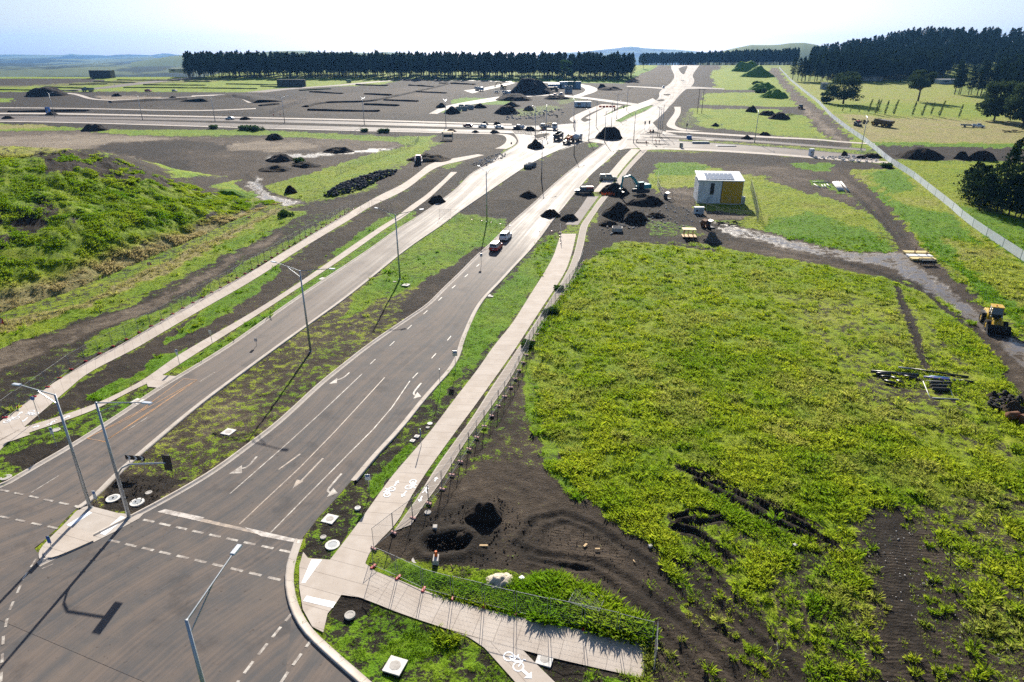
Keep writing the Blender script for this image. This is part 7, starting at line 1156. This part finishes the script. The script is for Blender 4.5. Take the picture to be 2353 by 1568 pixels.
for (x, y, a), l in zip(TY, TN):
    o = MB().tube((0, 0, -.14), (0, 0, .14), .52, .28, 18).obj('old_tyre', M_TYRE, None, True, .04); B = gp(x, y); o.location = B+Vector((0, 0, .2+a*.3)); o.rotation_euler = (a, a*.8, 0); tag(o, 'old '+l, 'tyre', 'old tyres in the heap')
m = MB(); m.cyl((-.6, 0, .5), (.6, .2, .5), .48, .48, 14); o = m.obj('rusty_drum', M_RUST, None, True); o.location = gp(2326,965); tag(o, 'rusty drum lying beside the heap of old tyres', 'drum'); heap((2340,952), 56, 16, 'brown soil and scrap under the old tyres', M_BROWN); heap((2287,917), 30, 12, 'small heap of stones and stumps above the tyres', M_SOILP); o = MB().box((0, 0, .5), (.8, .7, 1.0), .3).obj('scrap_block', M_RUST, None, False, .05); o.location = gp(2351,972); tag(o, 'pale rusted scrap block cut by the right edge', 'scrap')
for p, q, l in (((1914,421),(1927,440),'white pipe in the row of four, leftmost'),((1918,420.5),(1931,440),'white pipe in the row of four, second from left'),((1922,420),(1935,440),'white pipe in the row of four, third from left'),((1926,420),(1939,441),'white pipe in the row of four, rightmost'),((1932,420),(1950,442),'separate white pipe right of the row of four')): stick(p, q, .24, l, M_WHITEC, 'white_pipe', 'pipe', 12, 'white pipes on the grass', .75)
for i, (p, q, l) in enumerate((((1870,424),(1885,433),'long white stake on the small pipe pile'),((1888,426),(1893,433),'short white pipe, left of the small pile'),((1894,425),(1899,433),'short white pipe, right of the small pile'),((1900,424),(1908,431),'white pipe leaning on the small pile'),((1866,419),(1905,421),'pale blue strip of pipe lying at the back'))): stick(p, q, .13, l, M_WHITEC if i < 4 else M_GREYP, 'small_pipe', 'pipe', 8, 'small pipes on the grass')
for p, q, l in (((1204.5,387),(1221,388),'concrete culvert pipe in the median, front left of three'),((1208,384.6),(1228,385.6),'concrete culvert pipe in the median, middle of three'),((1214,381.6),(1232,382.6),'concrete culvert pipe in the median, back right of three')): stick(p, q, .62, l, paint('culvert_concrete', (.15, .17, .18), .8, .2, 0, .3), 'culvert_pipe', 'pipe', 18, 'culvert pipes', .8)
for i, (x, y, l) in enumerate(((1054,254,'concrete pit box, front left of the group'),(1068,254,'concrete pit box, front right of the group'),(1060,249,'concrete pit box, back left of the group'),(1074,249,'concrete pit box, back middle of the group'),(1083,251,'concrete pit box, right end of the group'))):
    m = MB(); [m.box(c_, d) for c_, d in (((-1.3, 0, 1.0), (.25, 3, 2)), ((1.3, 0, 1.0), (.25, 3, 2)), ((0, -1.4, 1.0), (2.4, .25, 2)), ((0, 1.4, 1.0), (2.4, .25, 2)), ((0, 0, .1), (2.4, 2.6, .2)))]; o = m.obj('pit_box', paint('pit_concrete', (.24, .27, .28), .85, .2, 0, .25)); o.location = gp(x, y); tag(o, l, 'concrete box', 'concrete pit boxes')
m = MB(); [m.box(c_, d) for c_, d in (((-1.05, 0, .35), (.2, 2.0, .9)), ((1.05, 0, .35), (.2, 2.0, .9)), ((0, -.95, .35), (1.9, .2, .9)), ((0, .95, .35), (1.9, .2, .9)), ((0, 0, .0), (1.9, 1.7, .1)))]; o = m.obj('concrete_pit', M_CC, None, False, .03); o.location = gp(1418,531)+Vector((0, 0, .1)); o.rotation_euler = (0, 0, -.15); tag(o, 'open square concrete pit standing on the black soil', 'concrete pit')
def bench_stack(p, label):
    root = empty('timber_platform', gp(*p), -.1, label, 'timber platform'); MB().box((0, 0, .25), (3.0, 2.4, .14)).obj('base_sheet', M_TIMB, root); MB().box((-.1, .2, 1.75), (2.9, 2.1, .1)).obj('top_sheet', paint('plywood', (.62, .50, .30), .7, .2, 0, .15), root); [MB().cyl((x, y, .2), (x, y, 1.75), .07, .07, 6).obj('post', M_TIMB, root) for x in (-1.1, -.2, .8) for y in (-.5, .7)]
bench_stack((1583,545), 'raised timber platform with a plywood top beside the stone cone')
def slab_stack(p, label, mat, sz=(4.6, 1.5, .35), rz=-.08, lift=0):
    o = MB().box((0, 0, .25+lift), sz).obj('formwork_slab', mat, None, False, .03); o.location = gp(*p); o.rotation_euler = (0, 0, rz); MB().box((0, 0, .05), (sz[0]*.9, .2, .2)).obj('bearer', M_TIMB, o); tag(o, label, 'slab', 'formwork slabs by the track')
PLY = paint('yellow_formply', (.62, .48, .20), .6, .3, 0, .2); slab_stack((2104,583), 'yellow formwork slab on the track verge, back one', PLY); slab_stack((2112,591), 'white formwork slab between the two yellow ones', M_WHT); slab_stack((2120,598), 'yellow formwork slab on the track verge, front one', PLY)
q = empty('stillage_frame', gp(2128,608), -.1, 'dark steel stillage frame in front of the yellow slabs', 'frame'); m = MB(); [m.path([(x, y, 0), (x, y, 1.1)], .07) for x in (-1.3, 1.3) for y in (-.5, .5)]; [m.path([(-1.3, y, z), (1.3, y, z)], .07) for y in (-.5, .5) for z in (.25, 1.05)]; m.obj('rail', M_DARK, q); MB().box((0, 0, .9), (2.4, .9, .08)).obj('shelf', M_GREYP, q)
for x, y, l in ((2099,586,'brown steel post standing at the left of the slab stack'),(2101,588,'brown steel post beside the left one of the slab stack'),(2126,590,'brown steel post standing at the right of the slab stack'),(2128,592,'brown steel post beside the right one of the slab stack')):
    o = MB().cyl((0, 0, 0), (.15, 0, 1.8), .06, .06, 6).obj('steel_post', M_RUST); o.location = gp(x, y); tag(o, l, 'post', 'brown posts of the slab stack')
for x, y, l in ((1620,523,'rusty digger bucket lying by the wet track, left of two'),(1632,524,'dark digger bucket lying by the wet track, right of two'),(1534,458,'dark digger bucket tipped over left of the shed yard')):
    o = MB().prism([(-.8, 0), (.6, .1), (.9, .9), (.5, 1.6), (-.2, 1.9), (-.1, 1.7), (.45, 1.35), (.65, .8), (.4, .3), (-.8, .2)], -.75, .75).obj('digger_bucket', M_RUST if 'rusty' in l else M_DARK); [o.data.update()]; o.location = gp(x, y); o.rotation_euler = (0, 0, 1.9); tag(o, l, 'bucket', 'digger buckets')
def tangle(p, label, n, s, mat, name, seed):
    r = random.Random(seed); m = MB()
    for _ in range(n): a = Vector((r.uniform(-s, s), r.uniform(-s*.4, s*.4), r.uniform(.05, .7))); b = a+Vector((r.uniform(-s, s)*.7, r.uniform(-.6, .6), r.uniform(-.2, .4))); m.cyl(a, b, r.uniform(.05, .14), .05, 6)
    o = m.obj(name, mat); o.location = gp(*p); tag(o, label, 'scrap')
tangle((1674,516), 'tangled bundle of black drainage pipe beside the wet track', 26, 2.6, M_PIPE, 'pipe_bundle', 3); tangle((2320,304), 'pile of dead branches at the right edge of the paddock', 40, 4, M_BARK, 'branch_pile', 4); tangle((1815,286-20), 'small brush pile in the green field strip', 20, 2, M_BARK, 'branch_pile', 5); tangle((1120,372), 'fallen barrier rails and stakes left of the slip lane', 14, 3, M_WHT, 'barrier_rails', 6); tangle((1660,288), 'white scrap sheets on the edge of the green field', 6, 1.8, M_WHT, 'scrap_sheets', 7); tangle((1990,350), 'white plastic scrap under the leaning lamp', 10, 2.5, M_WHT, 'scrap_sheets', 8)
for p, sz, rz, l, mt, nm, ct in (((1345,1254),(.5,.22,.05),.9,'small timber board lying on the wheel tracked soil',M_TIMB,'timber_board','board'),((1373,1264),(.45,.18,.12),0,'brown offcut beside the small timber board',M_TIMB,'timber_offcut','offcut'),((1199,1331),(.4,.4,.15),.7,'small white block near the sand pile',M_WHT,'white_block','block'),((1351,1386),(.45,.35,.22),.2,'pale orange block foot lying in the grass',paint('faded_orange', (.7, .34, .2), .6),'fence_block','block'),((1109,1257),(.95,.22,.16),.0,'stack of pale timber pieces beside the foreground hole',M_TIMB,'timber_stack','timber'),((1002,1292),(.5,.9,.45),.0,'concrete block with an orange cap at the edge of the foreground hole',M_CC,'valve_block','block'),((1000,1218),(.4,.5,.4),.0,'small concrete block behind the foreground hole',M_CC,'valve_block','block'),((1426,1453),(.7,.4,.35),.3,'white plastic bag caught in the tall grass',M_WHT,'plastic_bag','bag'),((1494,1258),(.3,.3,.2),.4,'pale stone beside the deep wheel ruts',M_CC,'loose_stone','stone'),((1826,1257),(.35,.3,.25),.4,'round pale stone on the soil left of the weed clumps',M_CC,'loose_stone','stone'),((1786,1492),(1.2,.12,.06),1.2,'dark narrow plank lying in the weeds, upper',M_DARK,'old_plank','plank'),((1814,1512),(1.1,.14,.06),.5,'dark narrow plank lying in the weeds, lower',M_DARK,'old_plank','plank'),((1378,1500),(1.6,.1,.05),-.2,'',None,'',''),((1175,331),(.6,.6,.6),0,'dark boulder at the end of the slip lane footpath',M_ROCK,'boulder','boulder'),((1583,320),(2.0,1.2,1.4),0,'blue tarp covered bundle on the east median',M_BLUE,'tarp_bundle','bundle'),((1610,330),(7,1.4,.7),-.04,'long grey stack of steel mats on the east cross road',M_GREYP,'steel_mat_stack','steel mats'),((1668,336),(7.5,3.0,.25),-.05,'flat grey reinforcing mesh stack on the east cross road',paint('mesh_grey', (.16, .18, .2), .7),'mesh_stack','steel mats')):
    if not l: continue
    o = MB().box((0, 0, sz[2]/2+.03), sz, 0, 0, 0, (.92, .92)).obj(nm, mt, None, False, .02); o.location = gp(*p); o.rotation_euler = (0, 0, rz); tag(o, l, ct)
    if nm == 'valve_block' and sz[1] > .8: MB().cyl((0, .2, .45), (0, .2, .95), .14, .10, 8).obj('valve_cap', M_ORG, o)
for p, q, l in (((1041,1310),(1030,1283),'pale timber stake lying beside the concrete block'),((1455,1300-12),(1461,1296),'thin pale stick on the wheel tracked soil')): stick(p, q, .04, l, M_TIMB, 'timber_stake', 'stake', 6)
tp = empty('safety_barrier', gp(1395,449), 0, 'collapsed orange barrier mesh beside the panel path', 'barrier mesh'); r_ = random.Random(9); m = MB(); [m.add([(-1.6+i*.4, r_.uniform(-.3, .3), .05), (-1.2+i*.4, r_.uniform(-.3, .3), .05), (-1.2+i*.4, r_.uniform(-.3, .3), r_.uniform(.4, 1)), (-1.6+i*.4, r_.uniform(-.3, .3), r_.uniform(.4, 1))], [(0, 1, 2, 3)]) for i in range(9)]; m.obj('mesh', M_ORG, tp); MB().path([(-1.6, 0, 0), (-1.6, 0, 1)], .03).obj('stake', M_TIMB, tp)
tp = empty('safety_barrier', gp(1570-175,247), 0, 'row of red and white barriers at the far path ends', 'barrier'); [MB().box((-4+i*2, 0, .5), (1.6, .35, .9)).obj('barrier_block', M_RED if i % 2 else M_ORG, tp) for i in range(5)]
for sx, l in ((1620,'twin pole crossarm post in the green field, left'),(1644,'twin pole crossarm post in the green field, right')):
    x = 1620 if 'left' in l else 1630; q = empty('power_pole', gp(x-38+20,261), 0, l, 'power pole', 'twin poles in the field'); MB().cyl((0, 0, 0), (0, 0, 12.5), .16, .12, 7).obj('pole', M_BARK, q); MB().box((0, 0, 12.2), (2.4, .15, .18)).obj('crossarm', M_BARK, q)
# ------------------------------------------------------------------ people: orange workwear, hard hats
def person(p, label, pose, rz, s=1.0):
    b = pose; J = {'pelvis': (0, 0, .95), 'chest': (0, .28*b, 1.32-.12*b), 'neck': (0, .42*b, 1.50-.22*b), 'head': (0, .50*b+.02, 1.64-.26*b), 'ls': (-.2, .36*b, 1.42-.2*b), 'rs': (.2, .36*b, 1.42-.2*b), 'le': (-.28, .45*b+.08, 1.16-.2*b), 're': (.28, .45*b+.08, 1.16-.2*b), 'lh': (-.18, .5*b+.3, 1.0-.22*b), 'rh': (.18, .5*b+.3, 1.0-.22*b), 'lk': (-.13, .07, .5), 'rk': (.13, .03, .5), 'la': (-.15, -.02, .09), 'ra': (.15, -.06, .09), 'lt': (-.16, .17, .05), 'rt': (.16, .13, .05), 'lp': (-.1, 0, .9), 'rp': (.1, 0, .9)}
    E = [('pelvis', 'chest'), ('chest', 'neck'), ('neck', 'head'), ('chest', 'ls'), ('chest', 'rs'), ('ls', 'le'), ('rs', 're'), ('le', 'lh'), ('re', 'rh'), ('pelvis', 'lp'), ('pelvis', 'rp'), ('lp', 'lk'), ('rp', 'rk'), ('lk', 'la'), ('rk', 'ra'), ('la', 'lt'), ('ra', 'rt')]; RD = {'pelvis': .15, 'chest': .17, 'neck': .065, 'head': .11, 'ls': .075, 'rs': .075, 'le': .055, 're': .055, 'lh': .042, 'rh': .042, 'lp': .11, 'rp': .11, 'lk': .075, 'rk': .075, 'la': .055, 'ra': .055, 'lt': .045, 'rt': .045}
    nm = list(J); me = bpy.data.meshes.new('person'); me.from_pydata([J[k] for k in nm], [(nm.index(a), nm.index(c_)) for a, c_ in E], []); o = link('person', me); sk = o.modifiers.new('skin', 'SKIN'); sv = me.skin_vertices[0].data
    for i, k in enumerate(nm): sv[i].radius = (RD[k], RD[k]); sv[i].use_root = (k == 'pelvis')
    ss = o.modifiers.new('sub', 'SUBSURF'); ss.levels = ss.render_levels = 1; dg = bpy.context.evaluated_depsgraph_get(); nme = bpy.data.meshes.new_from_object(o.evaluated_get(dg)); o.modifiers.clear(); o.data = nme; nme.materials.clear(); [nme.materials.append(x) for x in (M_ORG, M_NAVY, M_SKIN)]
    hz = J['neck'][2]
    for f in nme.polygons: c_ = f.center; f.material_index = 2 if c_.z > hz+.03 and abs(c_.x) < .16 else (1 if c_.z < .92 else 0)
    MB().ball((0, J['head'][1], J['head'][2]+.07), (.135, .15, .10), 10, 6).obj('hard_hat', M_WHT, o); o.location = gp(*p)+Vector((0, 0, .04)); o.rotation_euler = (0, 0, rz); o.scale = (s, s, s); return tag(o, label, 'person')
M_NAVY = paint('navy_trousers', (.015, .02, .05), .8); M_SKIN = paint('skin', (.42, .24, .16), .5)
person((1462,328), 'person in orange workwear bending at the kerb form, leftmost of the crew', .9, -1.2); person((1485.5,333), 'person in orange workwear leaning over with a dark pack on the east road', .8, .6); person((1507.6,330.5), 'person in orange workwear bending beside the short signal post', .7, 1.0); person((1514.5,331.5), 'person in orange workwear standing upright at the end of the crew', .05, 1.6); person((1494,307), 'person in orange workwear on the east island behind the crew', .2, 2.5); person((629,269), 'person in orange workwear standing on the cross road, left of two', .05, .4); person((644,268.5), 'person in dark clothes standing on the cross road, right of two', .1, -1)
